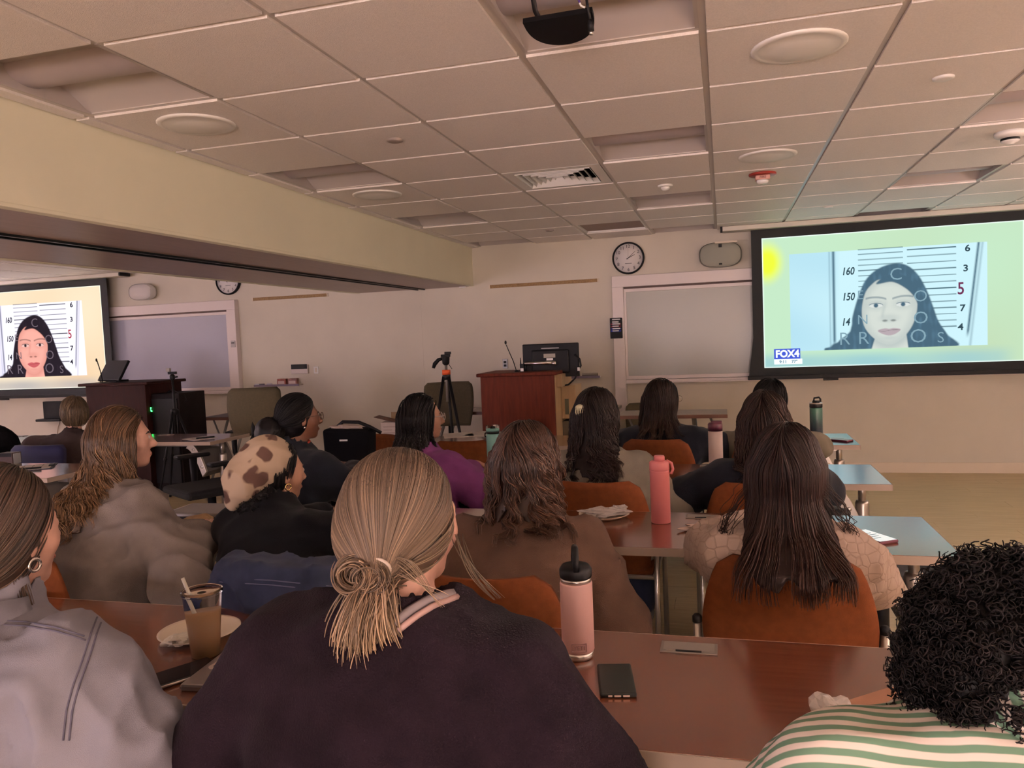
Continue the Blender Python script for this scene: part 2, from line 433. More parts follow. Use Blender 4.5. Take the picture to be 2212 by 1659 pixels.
p = at_z(1647, 375, CEIL-0.01)
root = empty('fire_strobe', p, 0, 'red and white fire alarm strobe hanging from the ceiling', 'fire alarm')
MB().lathe([(0.085, 0.0), (0.085, -0.010), (0.078, -0.014), (0.001, -0.014)]).build('base', mat('alarm red', (0.30, 0.03, 0.02), 0.4), root)
MB().b2(-0.045, 0.045, -0.04, 0.04, -0.042, -0.014).build('body', mat('alarm body', (0.62, 0.34, 0.28), 0.4), root, bevel=0.006)
MB().lathe([(0.040, -0.042), (0.036, -0.058), (0.02, -0.066), (0.001, -0.067)], n=12).build('strobe_lens', mat('strobe lens', (0.8, 0.8, 0.78), 0.1, spec=0.8), root)
text('lettering', 'FIRE', 0.022, mat('alarm text', (0.12, 0.02, 0.02), 0.5), root, (0, -0.041, -0.028))
p = at_z(1437, 400, CEIL-0.01)
root = empty('motion_sensor', p, 0, 'small white dome motion sensor on the ceiling', 'sensor')
MB().lathe([(0.05, 0), (0.05, -0.008), (0.045, -0.012), (0.03, -0.014)]).build('base', white_m, root)
MB().lathe([(0.03, -0.012), (0.028, -0.024), (0.018, -0.034), (0.001, -0.037)]).build('lens', white_m, root)

# hanging projector seen from behind, with its cables
pp = at_y(1203, 38, 2.30)
root = empty('ceiling_projector', pp, -0.03, 'black half-round equipment tray hanging from the ceiling on a black pole', 'projector')
pts = [(0.105*math.cos(PI*k/24), 0.135*math.sin(PI*k/24)**0.7) for k in range(25)]
R = Matrix.Rotation(math.radians(-14), 3, 'X'); b0 = [Vector((a, b_, 0)) for a, b_ in pts]; n = len(b0); mb = MB()
mb.add([R@p for p in b0]+[R@(p+Vector((0, 0, 0.016))) for p in b0], [tuple(range(n))[::-1], tuple(range(n, 2*n))]+[(i, (i+1) % n, n+(i+1) % n, n+i) for i in range(n)])
mb.build('tray', black_m, root)
MB().tube([(-0.055, 0.06, 0.0), (-0.065, 0.0, 0.03), (-0.068, -0.02, 0.08), (-0.068, -0.02, 0.20), (-0.068, -0.02, CEIL+0.03-pp.z)], 0.008).build('pole', black_m, root)
MB().rod((-0.058, 0.01, 0.012), (-0.04, 0.075, -0.012), 0.0035).build('light_strip', mat('pale strip', (0.45, 0.75, 0.68), 0.3), root)
MB().tube([(0.085, -0.01, CEIL+0.03-pp.z), (0.088, -0.012, 0.08), (0.094, -0.015, 0.02), (0.102, -0.02, -0.03)], 0.004).build('cable', black_m, root)
MB().tube([(0.102, -0.02, -0.03), (0.103, -0.02, -0.04), (0.104, -0.02, -0.062)], [0.006, 0.009, 0.009]).build('plug', black_m, root)
MB().rod((0.104, -0.02, -0.062), (0.104, -0.02, -0.072), 0.006).build('plug_tip', chrome_m, root)
MB().tube([(0.055, -0.005, CEIL+0.03-pp.z), (0.06, -0.005, 0.06), (0.07, -0.002, 0.03)], 0.003).build('cable', mat('violet cable', (0.10, 0.06, 0.30), 0.5), root)
MB().tube([(0.07, -0.002, 0.03), (0.073, 0, 0.022), (0.084, 0.002, 0.016)], 0.003).build('cable', white_m, root)

# added glowing panels in the rear wall, standing in for unseen light behind the camera
glow_m = mat('added rear glow', (0.6, 0.55, 0.5), 0.3, emit=REAR_TINT, estr=REAR_GLOW)
for k, (xa, xb) in enumerate(((-9.4, -5.4), (-2.3, -0.2), (0.5, 2.6))):
    w_ = struct('window_%d' % (k+1), MB().b2(xa, xb, REAR_Y, REAR_Y+0.02, 0.10, 1.50), glow_m if k else mat('added rear glow left', (0.6, 0.55, 0.6), 0.3, emit=LEFT_TINT, estr=REAR_GLOW*0.62))
    n_ = 3
    for i in range(n_+1):
        x = xa+(xb-xa)*i/n_; MB().b2(x-0.03, x+0.03, REAR_Y, REAR_Y+0.05, 0.05, 1.55).build('window_frame', trim_m, w_)
    for z in (0.05, 1.50): MB().b2(xa, xb, REAR_Y, REAR_Y+0.05, z, z+0.05).build('window_frame', trim_m, w_)
# added fill uplights on the unseen side walls, to brighten ceiling and soffit
def uplight(x, y, z, rz, gain, label, tint=REAR_TINT):
    root = empty('added_uplight', (x, y, z), rz, label, 'added fill lamp', 'added fill uplights')
    MB().b2(-0.75, 0.75, 0.0, 0.16, -0.10, -0.08).build('tray', white_m, root); MB().b2(-0.75, 0.75, 0.145, 0.16, -0.08, 0.015).build('front_lip', white_m, root)
    for s_ in (-1, 1): MB().b2(s_*0.75-0.008, s_*0.75+0.008, 0.0, 0.16, -0.10, 0.015).build('end_cap', white_m, root)
    MB().b2(-0.73, 0.73, 0.01, 0.14, -0.03, -0.02).build('fill_strip', mat('added fill strip %g %g' % (gain, tint[2]), (0.9, 0.85, 0.8), 0.5, emit=tint, estr=gain), root)
uplight(RIGHT_X, -1.0, 1.70, PI/2, SIDE_FILL, 'added fill uplight on the right wall behind the viewer')
uplight(RIGHT_X, 1.8, 1.70, PI/2, SIDE_FILL, 'added fill uplight on the right wall beside the near tables')
uplight(RIGHT_X, 4.6, 1.70, PI/2, SIDE_FILL*0.3, 'added fill uplight on the right wall beside the front tables')
uplight(LEFT_X, 2.0, 1.70, -PI/2, SIDE_FILL*0.6, 'added fill uplight on the far left wall, nearer the viewer', LEFT_TINT)
uplight(LEFT_X, 5.0, 1.70, -PI/2, SIDE_FILL, 'added fill uplight on the far left wall, nearer the screen', LEFT_TINT)
# ------------------------------------------------------------------ projected picture (soft shapes sampled on a fine grid)
def sstep(e0, e1, x):
    t = np.clip((x-e0)/(e1-e0), 0, 1); return t*t*(3-2*t)
def poly_sdf(U, V, pts):
    d = np.full(U.shape, 9.0); inside = np.zeros(U.shape, bool); n = len(pts)
    for i in range(n):
        ax, ay = pts[i]; bx, by = pts[(i+1) % n]
        ex, ey = bx-ax, by-ay; t = np.clip(((U-ax)*ex+(V-ay)*ey)/(ex*ex+ey*ey+1e-12), 0, 1)
        d = np.minimum(d, np.hypot(U-ax-t*ex, V-ay-t*ey))
        cnd = ((ay > V) != (by > V)); xx = ex*(V-ay)/(ey if abs(ey) > 1e-12 else 1e-12)+ax
        inside ^= cnd & (U < xx)
    return np.where(inside, -d, d)
def smooth_poly(pts, n=6):
    P = np.array(pts, float); out = []
    m = len(P)
    for i in range(m):
        p0, p1, p2, p3 = P[i-1], P[i], P[(i+1) % m], P[(i+2) % m]
        for k in range(n):
            t = k/n
            out.append(tuple(0.5*((2*p1)+(-p0+p2)*t+(2*p0-5*p1+4*p2-p3)*t*t+(-p0+3*p1-3*p2+p3)*t**3)))
    return out
def fnoise(U, V, s, seed):
    r = np.random.default_rng(seed); o = np.zeros_like(U)
    for k in range(6):
        a = r.uniform(0, 2*PI); f = s*(0.6+0.9*r.random()); o += np.sin((U*math.cos(a)+V*math.sin(a))*f+r.uniform(0, 6.28))
    return o/6
def paint(tint):
    NX, NY = 400, 226
    u = np.linspace(0, 1, NX); v = np.linspace(0, 1, NY); U, V = np.meshgrid(u, v)
    A = 16/9.0
    def put(img, m, col):
        c = np.array([lin(x/255) for x in col]); return img*(1-m[..., None]) + c*m[..., None]
    def blob(cx, cy, rx, ry, soft):
        d = np.hypot((U-cx)/rx, (V-cy)/ry); return 1-sstep(1-soft, 1+soft, d)
    P = dict(bg=(184, 217, 186), bg2=(182, 202, 166), low=(146, 190, 196), panel=(192, 226, 234), panel2=(164, 206, 222), dark=(58, 92, 112), hair=(70, 98, 116), skin=(198, 205, 198), sk2=(160, 172, 172), lip=(172, 158, 164), line=(62, 92, 104), mark=(150, 182, 194), edge=(238, 255, 246)) if tint == 'cyan' else \
        dict(bg=(238, 220, 190), bg2=(228, 190, 150), low=(178, 172, 170), panel=(244, 240, 255), panel2=(214, 210, 236), dark=(110, 110, 130), hair=(40, 32, 40), skin=(236, 168, 154), sk2=(206, 130, 118), lip=(196, 92, 96), line=(40, 40, 52), mark=(120, 104, 110), edge=(255, 255, 240))
    img = np.zeros((NY, NX, 3)); img[:] = [lin(x/255) for x in P['bg']]
    img = put(img, np.clip(0.5+0.6*fnoise(U, V, 9, 3), 0, 1)*0.8*sstep(0.2, 0.9, U), P['bg2'])
    img = put(img, sstep(0.86, 0.96, V)*np.clip(0.75+0.4*fnoise(U, V*0.6, 14, 5), 0, 1)*(1-sstep(0.90, 0.99, U)), P['low'])
    img = put(img, blob(0.02, 0.19, 0.055, 0.13, 0.55)*(0.95 if tint == 'cyan' else 0.0), (226, 240, 40))
    # photograph panel
    pan = ((U > 0.112) & (U < 0.869) & (V > 0.135) & (V < 0.88)).astype(float)
    img = put(img, pan, P['panel'])
    img = put(img, pan*np.clip(0.55+0.7*fnoise(U*1.5, V, 7, 8), 0, 1)*(1-sstep(0.28, 0.32, U))*0.9, P['panel2'])
    img = put(img, pan*np.clip(1-np.abs(U-0.288)/0.009, 0, 1)*(1-sstep(0.80, 0.86, V)), P['dark'])
    img = put(img, pan*np.clip(1-np.abs(U-0.272)/0.006, 0, 1)*0.35, P['dark'])
    img = put(img, pan*np.clip(1-np.abs(U-(0.838-0.045*(V-0.135)/0.7))/0.008, 0, 1)*(1-sstep(0.76, 0.83, V)), P['dark'])
    img = put(img, pan*np.clip(1-np.abs(U-(0.852-0.045*(V-0.135)/0.7))/0.008, 0, 1)*0.4, P['dark'])
    def hl(u0, u1, vc, th):
        return np.clip((th-np.abs(V-vc))/0.003+0.5, 0, 1)*(U > u0)*(U < u1)
    for i, vc in enumerate((0.135, 0.170, 0.211, 0.251, 0.290, 0.330, 0.369, 0.409)):
        img = put(img, hl(0.384, 0.558, vc, 0.004 if i == 4 else 0.0025), P['line'])
    for i, vc in enumerate((0.157, 0.207, 0.257, 0.307, 0.356, 0.403, 0.451, 0.499, 0.548, 0.595, 0.64, 0.687, 0.733)):
        img = put(img, hl(0.573, 0.755, vc, 0.0042 if i % 3 == 0 else 0.0026), P['line'])
    # hair, shoulders
    hair = smooth_poly([(0.525, 0.252), (0.575, 0.275), (0.615, 0.35), (0.645, 0.46), (0.668, 0.58), (0.69, 0.70), (0.725, 0.80), (0.752, 0.885), (0.50, 0.90), (0.262, 0.885), (0.30, 0.815), (0.350, 0.74), (0.362, 0.62), (0.385, 0.48), (0.415, 0.36), (0.462, 0.285)])
    hd = poly_sdf(U*A, V, [(a*A, b) for a, b in hair])
    hm = (1-sstep(-0.006, 0.008, hd+0.012*fnoise(U*3, V*3, 30, 4)*sstep(0.6, 0.85, V)))*pan
    img = put(img, hm, P['hair'])
    img = put(img, hm*np.clip(fnoise(U*8, V, 40, 12), 0, 1)*0.35, tuple(min(255, c*1.5) for c in P['hair']))
    neck = (1-sstep(-0.004, 0.006, poly_sdf(U*A, V, [(a*A, b) for a, b in [(0.455, 0.76), (0.565, 0.76), (0.575, 0.90), (0.43, 0.90)]])))*pan
    img = put(img, neck, P['skin'])
    face = smooth_poly([(0.470, 0.365), (0.53, 0.37), (0.585, 0.425), (0.607, 0.52), (0.606, 0.62), (0.588, 0.72), (0.555, 0.80), (0.515, 0.845), (0.478, 0.84), (0.435, 0.785), (0.405, 0.70), (0.398, 0.58), (0.412, 0.46), (0.44, 0.395)])
    fd = poly_sdf(U*A, V, [(a*A, b) for a, b in face])
    fm = (1-sstep(-0.005, 0.006, fd))*pan
    img = put(img, neck*np.clip(1-sstep(0.0, 0.07, fd), 0, 1)*0.6, P['sk2'])
    img = put(img, fm, P['skin'])
    img = put(img, fm*sstep(-0.07, 0.0, fd)*0.45, P['sk2'])
    swoop = smooth_poly([(0.455, 0.395), (0.50, 0.335), (0.56, 0.345), (0.60, 0.42), (0.612, 0.55), (0.598, 0.50), (0.565, 0.435), (0.515, 0.385)])
    sm = (1-sstep(-0.004, 0.008, poly_sdf(U*A, V, [(a*A, b) for a, b in swoop])))*pan
    img = put(img, sm, P['hair'])
    for cx, sgn in ((0.452, -1), (0.556, 1)):
        img = put(img, fm*blob(cx, 0.552, 0.036, 0.040, 0.6)*0.35, P['sk2'])
        xb = (U-cx)/0.040; brow = np.clip((0.010-np.abs(V-(0.495+0.012*xb*xb-0.004*sgn*xb)))/0.006, 0, 1)*(np.abs(xb) < 1)
        img = put(img, fm*brow*0.55, P['hair'])
        xe = (U-cx)/0.027; lid = 0.016*np.sqrt(np.clip(1-xe*xe, 0, 1))
        img = put(img, (np.abs(V-0.556) < lid)*fm*0.28, (245, 245, 245))
        img = put(img, blob(cx, 0.556, 0.0085, 0.0155, 0.25)*(np.abs(V-0.556) < lid)*fm, P['hair'])
        img = put(img, fm*np.clip((0.004-np.abs(V-(0.556-lid)))/0.003, 0, 1)*(np.abs(xe) < 1), P['hair'])
        img = put(img, fm*np.clip((0.003-np.abs(V-(0.556-lid-0.014)))/0.003, 0, 1)*(np.abs(xe) < 0.9)*0.4, P['sk2'])
    nose = np.clip(1-np.abs(U-(0.489-0.012*sstep(0.52, 0.64, V)))/0.010, 0, 1)*sstep(0.50, 0.58, V)*(1-sstep(0.63, 0.67, V))
    img = put(img, fm*nose*0.4, P['sk2'])
    img = put(img, fm*blob(0.502, 0.655, 0.036, 0.028, 0.6)*0.35, P['sk2'])
    for cx in (0.486, 0.518): img = put(img, fm*blob(cx, 0.672, 0.010, 0.008, 0.5)*0.75, tuple(c*0.6 for c in P['sk2']))
    lipm = 1-sstep(-0.002, 0.004, poly_sdf(U*A, V, [(a*A, b) for a, b in smooth_poly([(0.458, 0.745), (0.485, 0.730), (0.502, 0.735), (0.52, 0.730), (0.545, 0.742), (0.525, 0.772), (0.502, 0.782), (0.48, 0.772)])]))
    img = put(img, fm*lipm, P['lip'])
    img = put(img, fm*np.clip((0.003-np.abs(V-0.746-0.004*np.sin((U-0.458)*72)))/0.003, 0, 1)*(U > 0.462)*(U < 0.542)*0.7, tuple(c*0.55 for c in P['lip']))
    img = put(img, fm*blob(0.502, 0.80, 0.022, 0.012, 0.7)*0.3, P['sk2'])
    # station logo block
    logo = ((U > 0.042) & (U < 0.150) & (V > 0.857) & (V < 0.937)).astype(float); lw = ((U > 0.042) & (U < 0.156) & (V >= 0.937) & (V < 0.976)).astype(float)
    img = put(img, lw, (240, 250, 255)); img = put(img, logo, (66, 86, 200))
    eb = np.maximum.reduce([1-U/0.006, 1-(1-U)/0.006, 1-V/0.010, 1-(1-V)/0.010]); img = put(img, np.clip(eb, 0, 1), P['edge'])
    return NX, NY, img

def emit_attr_mat(name, gain):
    m = bpy.data.materials.new(name); m.use_nodes = True; nt = m.node_tree; nt.nodes.clear()
    o = nt.nodes.new('ShaderNodeOutputMaterial'); e = nt.nodes.new('ShaderNodeEmission'); a = nt.nodes.new('ShaderNodeVertexColor'); a.layer_name = 'col'
    e.inputs['Strength'].default_value = gain
    nt.links.new(a.outputs[0], e.inputs[0]); nt.links.new(e.outputs[0], o.inputs[0]); return m
def glow(name, c, k=1.0):
    m = bpy.data.materials.new(name); m.use_nodes = True; nt = m.node_tree; nt.nodes.clear()
    o = nt.nodes.new('ShaderNodeOutputMaterial'); e = nt.nodes.new('ShaderNodeEmission'); e.inputs[0].default_value = (*c, 1); e.inputs[1].default_value = k
    nt.links.new(e.outputs[0], o.inputs[0]); return m

SY = 7.88; SW, SH = 2.217, 1.247; SZ1 = 2.297; SZ0 = SZ1-SH
cloth_black = mat('screen masking', (0.010, 0.012, 0.014), 0.75)
def screen(x0, tint, label, sgn):
    root = empty('projection_screen', (x0, SY, SZ0), 0, label, 'projection screen')
    NX, NY, img = paint(tint)
    u = np.linspace(0, SW, NX); v = np.linspace(SH, 0, NY); U, V = np.meshgrid(u, v)
    pts = np.stack([U.ravel(), np.zeros(U.size), V.ravel()], 1)
    i = (np.arange(NY-1)[:, None]*NX + np.arange(NX-1)[None, :]).ravel()
    F = np.stack([i, i+NX, i+NX+1, i+1], 1)
    np_mesh('projected_picture', pts, F, emit_attr_mat('picture '+tint, SCREEN_GAIN), root, False, img.reshape(-1, 3))
    tx = 0.085
    xl, xr = -tx, SW+tx
    o_ = [(xl-0.06, -0.085), (xl-0.035, 0.10), (xl-0.012, 0.30), (xl-0.012, SH+0.10), (xr+0.012, SH+0.10), (xr+0.012, 0.30), (xr+0.035, 0.10), (xr+0.06, -0.085)]
    mk = MB(); mk.prism(o_, 0.002, 0.006); mk.build('masking', cloth_black, root)
    MB().b2(xl-0.07, xr+0.07, -0.012, 0.016, -0.115, -0.075).build('weight_bar', black_m, root, bevel=0.004)
    MB().b2(SW*0.24, SW*0.30, -0.010, 0.010, -0.135, -0.112).build('pull_tab', black_m, root)
    ex = 0.36
    MB().b2(-ex, SW+ex, -0.09, 0.09, SH+0.085, CEIL-0.012-SZ0).build('housing', mat('screen housing', (0.62, 0.58, 0.50), 0.4), root, bevel=0.006)
    for s in (0, 1): MB().b2(-ex-0.02 if s == 0 else SW+ex, -ex if s == 0 else SW+ex+0.02, -0.085, 0.085, SH+0.09, CEIL-0.014-SZ0).build('end_cap', black_m, root)
    dk = glow('ink '+tint, rgb(52, 74, 84) if tint == 'cyan' else rgb(40, 38, 48)); red = glow('red ink '+tint, rgb(110, 52, 84) if tint == 'cyan' else rgb(170, 50, 66))
    wm = glow('watermark '+tint, rgb(128, 160, 174) if tint == 'cyan' else rgb(112, 98, 108)); wh = glow('logo white '+tint, rgb(245, 252, 255)); sb = glow('small ink '+tint, rgb(90, 130, 150))
    def tx_(s, uu, vv, size, m, shear=0.0, sx=1.0, off=0.0, nm='lettering'):
        text(nm, s, size, m, root, (uu*SW, -0.002, (1-vv)*SH), shear=shear, sx=sx, offset=off)
    tx_('160', 0.344, 0.292, 0.098, dk, 0.2, 0.75, 0.0022); tx_('150', 0.344, 0.483, 0.098, dk, 0.2, 0.75, 0.0022); tx_('14', 0.332, 0.672, 0.098, dk, 0.2, 0.75, 0.0022)
    for s, uu, vv, m, sx, sz in (('6', 0.797, 0.175, dk, 1.1, 0.075), ('3', 0.79, 0.318, dk, 1.1, 0.075), ('5', 0.772, 0.465, red, 0.8, 0.14), ('7', 0.7775, 0.605, dk, 1.1, 0.075), ('4', 0.770, 0.742, dk, 1.1, 0.075)):
        tx_(s, uu, vv, sz*1.1, m, 0, sx, 0.002)
    for s, uu, vv, sz in (('R', 0.327, 0.80, 0.17), ('R', 0.402, 0.80, 0.17), ('O', 0.612, 0.80, 0.18), ('S', 0.696, 0.815, 0.14), ('C', 0.530, 0.335, 0.16), ('O', 0.622, 0.505, 0.15), ('O', 0.622, 0.665, 0.16), ('E', 0.392, 0.475, 0.12), ('N', 0.40, 0.66, 0.13)):
        tx_(s, uu, vv, sz, wm, 0, 1.0, -0.001, 'watermark_letter')
    tx_('FOX4', 0.096, 0.897, 0.094, wh, 0, 0.92, 0.004, 'logo'); tx_('9:11', 0.078, 0.957, 0.040, sb, 0, 1.0, 0.0012); tx_('77°', 0.125, 0.957, 0.040, sb, 0, 1.0, 0.0012)
    return root
screen(at_y(1648, 650, SY).x, 'cyan', 'large projection screen on the right showing a mugshot in pale cyan tones', 1)
screen(at_y(222, 700, SY).x-SW, 'warm', 'projection screen in the left half of the room showing the mugshot in warm colours', -1)

# ------------------------------------------------------------------ wall things
frame_m = mat('whiteboard frame', (0.70, 0.62, 0.60), 0.32)
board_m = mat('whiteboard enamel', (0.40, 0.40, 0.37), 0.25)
def whiteboard(x0, x1, post, label):
    """vertical sliding board; post = which side carries the long post"""
    root = empty('whiteboard', (x0, WALL_Y, 0.0), 0, label, 'whiteboard')
    L = x1-x0; yb, yf = -0.002, -0.075
    MB().b2(0, L, yf, yb, 1.915, 2.03).build('top_rail', frame_m, root, bevel=0.004)
    for a, low in ((0, 0.62 if post == 0 else 0.93), (L-0.115, 0.62 if post == 1 else 0.93)):
        MB().b2(a, a+0.115, yf-0.004, yb, low, 1.915).build('side_post', frame_m, root, bevel=0.004)
    MB().b2(0.115, L-0.115, -0.045, -0.03, 1.0, 1.87).build('board', board_m if post == 0 else mat('whiteboard with painted lilac light', (0.37, 0.37, 0.45), 0.25), root)  # left board: lilac light from the screen is painted into its colour
    MB().b2(0.115, L-0.115, -0.058, -0.028, 1.862, 1.895).build('board_rail', frame_m, root, bevel=0.002)
    for a in (0.115, L-0.14): MB().b2(a, a+0.025, -0.058, -0.028, 0.99, 1.865).build('board_rail', frame_m, root, bevel=0.002)
    MB().b2(0.115, L-0.115, -0.058, -0.028, 0.965, 1.0).build('board_rail', frame_m, root, bevel=0.002)
    MB().b2(0.115, L-0.115, yf, yb, 0.93, 0.962).build('bottom_rail', frame_m, root, bevel=0.003)
    MB().b2(0.115, L-0.115, -0.02, yb, 0.99, 1.915).build('back_panel', mat('board gap', (0.10, 0.06, 0.05), 0.6), root)
    MB().b2(0.115, L-0.115, -0.11, yf, 0.925, 0.937).build('tray', frame_m, root, bevel=0.003)
    return root
wb0 = at_y(1321, 600, WALL_Y-0.07).x
whiteboard(wb0, 3.2, 0, 'sliding whiteboard with pale frame behind the right screen')
wb1 = at_y(511, 720, WALL_Y-0.07).x
whiteboard(-9.9, wb1, 1, 'sliding whiteboard with lilac light in its colour in the left half of the room')

p = at_y(1331, 709, WALL_Y-0.10)
root = empty('marker_caddy', (p.x, WALL_Y-0.08, p.z), 0, 'black marker holder stuck on the left post of the right whiteboard', 'marker holder')
MB().b2(-0.062, 0.062, -0.028, 0.0, -0.105, 0.105).build('pouch', black_m, root, bevel=0.005)
for k, (zz, c) in enumerate(((0.088, (0.02, 0.02, 0.02)), (0.062, (0.30, 0.02, 0.03)), (0.042, (0.25, 0.02, 0.04)), (0.018, (0.02, 0.02, 0.02)), (-0.006, (0.02, 0.03, 0.30)), (-0.028, (0.02, 0.03, 0.28)))):
    mk = MB().rod((-0.052, -0.036, zz), (0.052, -0.036, zz), 0.008).build('marker', mat('marker %d' % (k//2), c, 0.4), root)
    MB().rod((-0.035, -0.0365, zz+0.001), (0.03 if k % 2 else 0.045, -0.0365, zz+0.001), 0.0084).build('marker_label', mat('marker label', (0.75, 0.72, 0.74), 0.5), mk)

def clock(px, py, label):
    p = at_y(px, py, WALL_Y-0.03)
    root = empty('wall_clock', (p.x, WALL_Y, p.z), 0, label, 'clock')
    R = Matrix.Rotation(PI/2, 3, 'X')
    MB().lathe([(0.160, 0.0), (0.165, 0.02), (0.163, 0.040), (0.155, 0.047), (0.148, 0.044), (0.146, 0.030)], (0, 0, 0), 48, R, cap=False).build('rim', black_m, root)
    MB().lathe([(0.148, 0.0), (0.148, 0.030)], (0, 0, 0), 48, R).build('face', mat('clock face', (0.74, 0.70, 0.68), 0.5), root)
    ink = mat('clock ink', (0.02, 0.02, 0.02), 0.5)
    for h in range(1, 13):
        a = PI/2-h*PI/6; text('numeral', str(h), 0.046, ink, root, (0.118*math.cos(a), -0.0315, 0.118*math.sin(a)))
    MB().b2(-0.034, 0.034, -0.0315, -0.0300, -0.057, -0.053).build('maker_mark', ink, root)
    def hand(ang, L, w, nm, y):
        d = Vector((math.sin(ang), 0, math.cos(ang))); q = Vector((math.cos(ang), 0, -math.sin(ang)))
        a = -d*0.02; b_ = d*L; mb = MB(); pts = [a-q*w, a+q*w, b_+q*w*0.6, b_-q*w*0.6]
        mb.add([v+Vector((0, -y, 0)) for v in pts]+[v+Vector((0, -y-0.001, 0)) for v in pts], [(0, 1, 2, 3), (4, 7, 6, 5), (0, 4, 5, 1), (1, 5, 6, 2), (2, 6, 7, 3), (3, 7, 4, 0)]); mb.build(nm, ink, root)
    hand(math.radians(64), 0.075, 0.0035, 'hour_hand', 0.034); hand(math.radians(48), 0.10, 0.0028, 'minute_hand', 0.036); hand(math.radians(2), 0.10, 0.0008, 'second_hand', 0.038)
clock(1357, 557.5, 'round black-rimmed wall clock left of the right screen')
clock(492, 607, 'black-rimmed wall clock half hidden by the soffit edge')

cork = mat('tack strip', (0.30, 0.19, 0.09), 0.8, noise=0.2, nscale=60)
for (xa, ya, xb, yb_, lab) in ((1058, 620, 1292, 605, 'long tan tack strip on the wall left of the clock'), (547, 646, 708, 638, 'long tan tack strip on the wall in the left half')):
    a, b_ = at_y(xa, ya, WALL_Y), at_y(xb, yb_, WALL_Y); z = (a.z+b_.z)/2
    root = empty('tack_strip', ((a.x+b_.x)/2, WALL_Y, z), 0, lab, 'tack strip', 'tack strips')
    L = b_.x-a.x
    MB().b2(-L/2, L/2, -0.012, 0, -0.018, 0.018).build('cork', cork, root)
    for s in (-1, 1): MB().b2(s*L/2-0.006, s*L/2+0.006, -0.015, 0, -0.020, 0.020).build('end_cap', trim_m, root)

def wall_speaker(px, py, w, h, label, m, gm):
    p = at_y(px, py, WALL_Y-0.1)
    root = empty('wall_speaker', (p.x, WALL_Y, p.z), 0, label, 'speaker', 'wall speakers')
    n = 40; ring = lambda k, s, q: [(s*w*math.copysign(abs(math.cos(2*PI*i/n))**q, math.cos(2*PI*i/n)), s*h*math.copysign(abs(math.sin(2*PI*i/n))**q, math.sin(2*PI*i/n))) for i in range(n)]
    mb = MB(); vs = []
    for (s, y) in ((0.80, -0.02), (0.97, -0.07), (1.0, -0.12), (0.96, -0.15)): vs += [(a, y, b_) for a, b_ in ring(0, s, 0.72)]
    mb.add(vs, [(r*n+i, r*n+(i+1) % n, (r+1)*n+(i+1) % n, (r+1)*n+i) for r in range(3) for i in range(n)] + [tuple(range(n))[::-1]], True)
    mb.build('cabinet', m, root)
    mb = MB(); vs = []
    for (s, y) in ((0.94, -0.148), (0.80, -0.165), (0.4, -0.172)): vs += [(a, y, b_) for a, b_ in ring(0, s, 0.72)]
    mb.add(vs, [(r*n+i, r*n+(i+1) % n, (r+1)*n+(i+1) % n, (r+1)*n+i) for r in range(2) for i in range(n)] + [tuple(range(2*n, 3*n))], True); mb.build('grille', gm, root)
    MB().b2(-0.05, 0.05, -0.03, 0, -0.04, 0.04).build('bracket', black_m, root)
    return root
gw = mat('speaker light grille', (0.60, 0.56, 0.54), 0.6, bump=0.3, bscale=900); gg = mat('speaker grey grille', (0.30, 0.30, 0.25), 0.6, bump=0.3, bscale=900)
r_ = wall_speaker(1556, 551, 0.205, 0.125, 'flat grey oval wall speaker between clock and right screen', mat('speaker grey', (0.36, 0.35, 0.30), 0.5), gg)
MB().b2(-0.05, 0.16, -0.19, -0.15, 0.108, 0.125).build('mount_bar', trim_m, r_); MB().b2(-0.015, 0.015, -0.180, -0.165, 0.07, 0.10).build('badge', black_m, r_); MB().b2(-0.015, 0.015, -0.180, -0.165, -0.10, -0.085).build('badge', black_m, r_)
wall_speaker(308, 631, 0.165, 0.10, 'white rounded wall speaker right of the left screen', white_m, gw)

def wall_box(name, x0, y0, x1, y1, d, m, label, cat, bevel=0.003):
    a, b_ = at_y(x0, y0, WALL_Y-d), at_y(x1, y1, WALL_Y-d)
    o = MB().b2(-(b_.x-a.x)/2, (b_.x-a.x)/2, -d, 0, -(a.z-b_.z)/2, (a.z-b_.z)/2).build(name, m, None, bevel=bevel)
    o.location = ((a.x+b_.x)/2, WALL_Y, (a.z+b_.z)/2); return tag(o, label, cat)
def in_box(o, x, z, w, h, d, m, nm):
    return MB().b2(x-w/2, x+w/2, -d, -d+0.004, z-h/2, z+h/2).build(nm, m, o)
o = wall_box('control_panel', 628, 789, 665, 807, 0.03, mat('panel plastic', (0.62, 0.54, 0.50), 0.5), 'small control panel with black display on the wall above the marker tray', 'control panel')
in_box(o, 0.0, 0.032, 0.205, 0.055, 0.035, black_m, 'display')
o = wall_box('light_switch', 677, 792, 688, 807, 0.012, white_m, 'white light switch plate on the wall beside the control panel', 'light switch')
in_box(o, 0, 0, 0.022, 0.05, 0.016, trim_m, 'rocker')
o = wall_box('wall_outlet', 1085, 776, 1097, 796, 0.012, greymetal_m, 'dark grey wall plate left of the podium microphone', 'wall plate')
in_box(o, 0, 0.018, 0.03, 0.024, 0.016, black_m, 'socket'); in_box(o, 0, -0.018, 0.03, 0.024, 0.016, black_m, 'socket')
o = wall_box('door_sensor', 991, 614, 1005, 621, 0.05, white_m, 'small white sensor box under the end of the soffit', 'sensor')
in_box(o, 0, -0.005, 0.03, 0.008, 0.053, trim_m, 'lens')
o = wall_box('room_label', 498, 736, 508, 750, 0.09, mat('label grey', (0.45, 0.42, 0.42), 0.5), 'small grey printed notice on the left whiteboard post', 'sign')
in_box(o, 0, 0.012, 0.04, 0.012, 0.093, black_m, 'print')

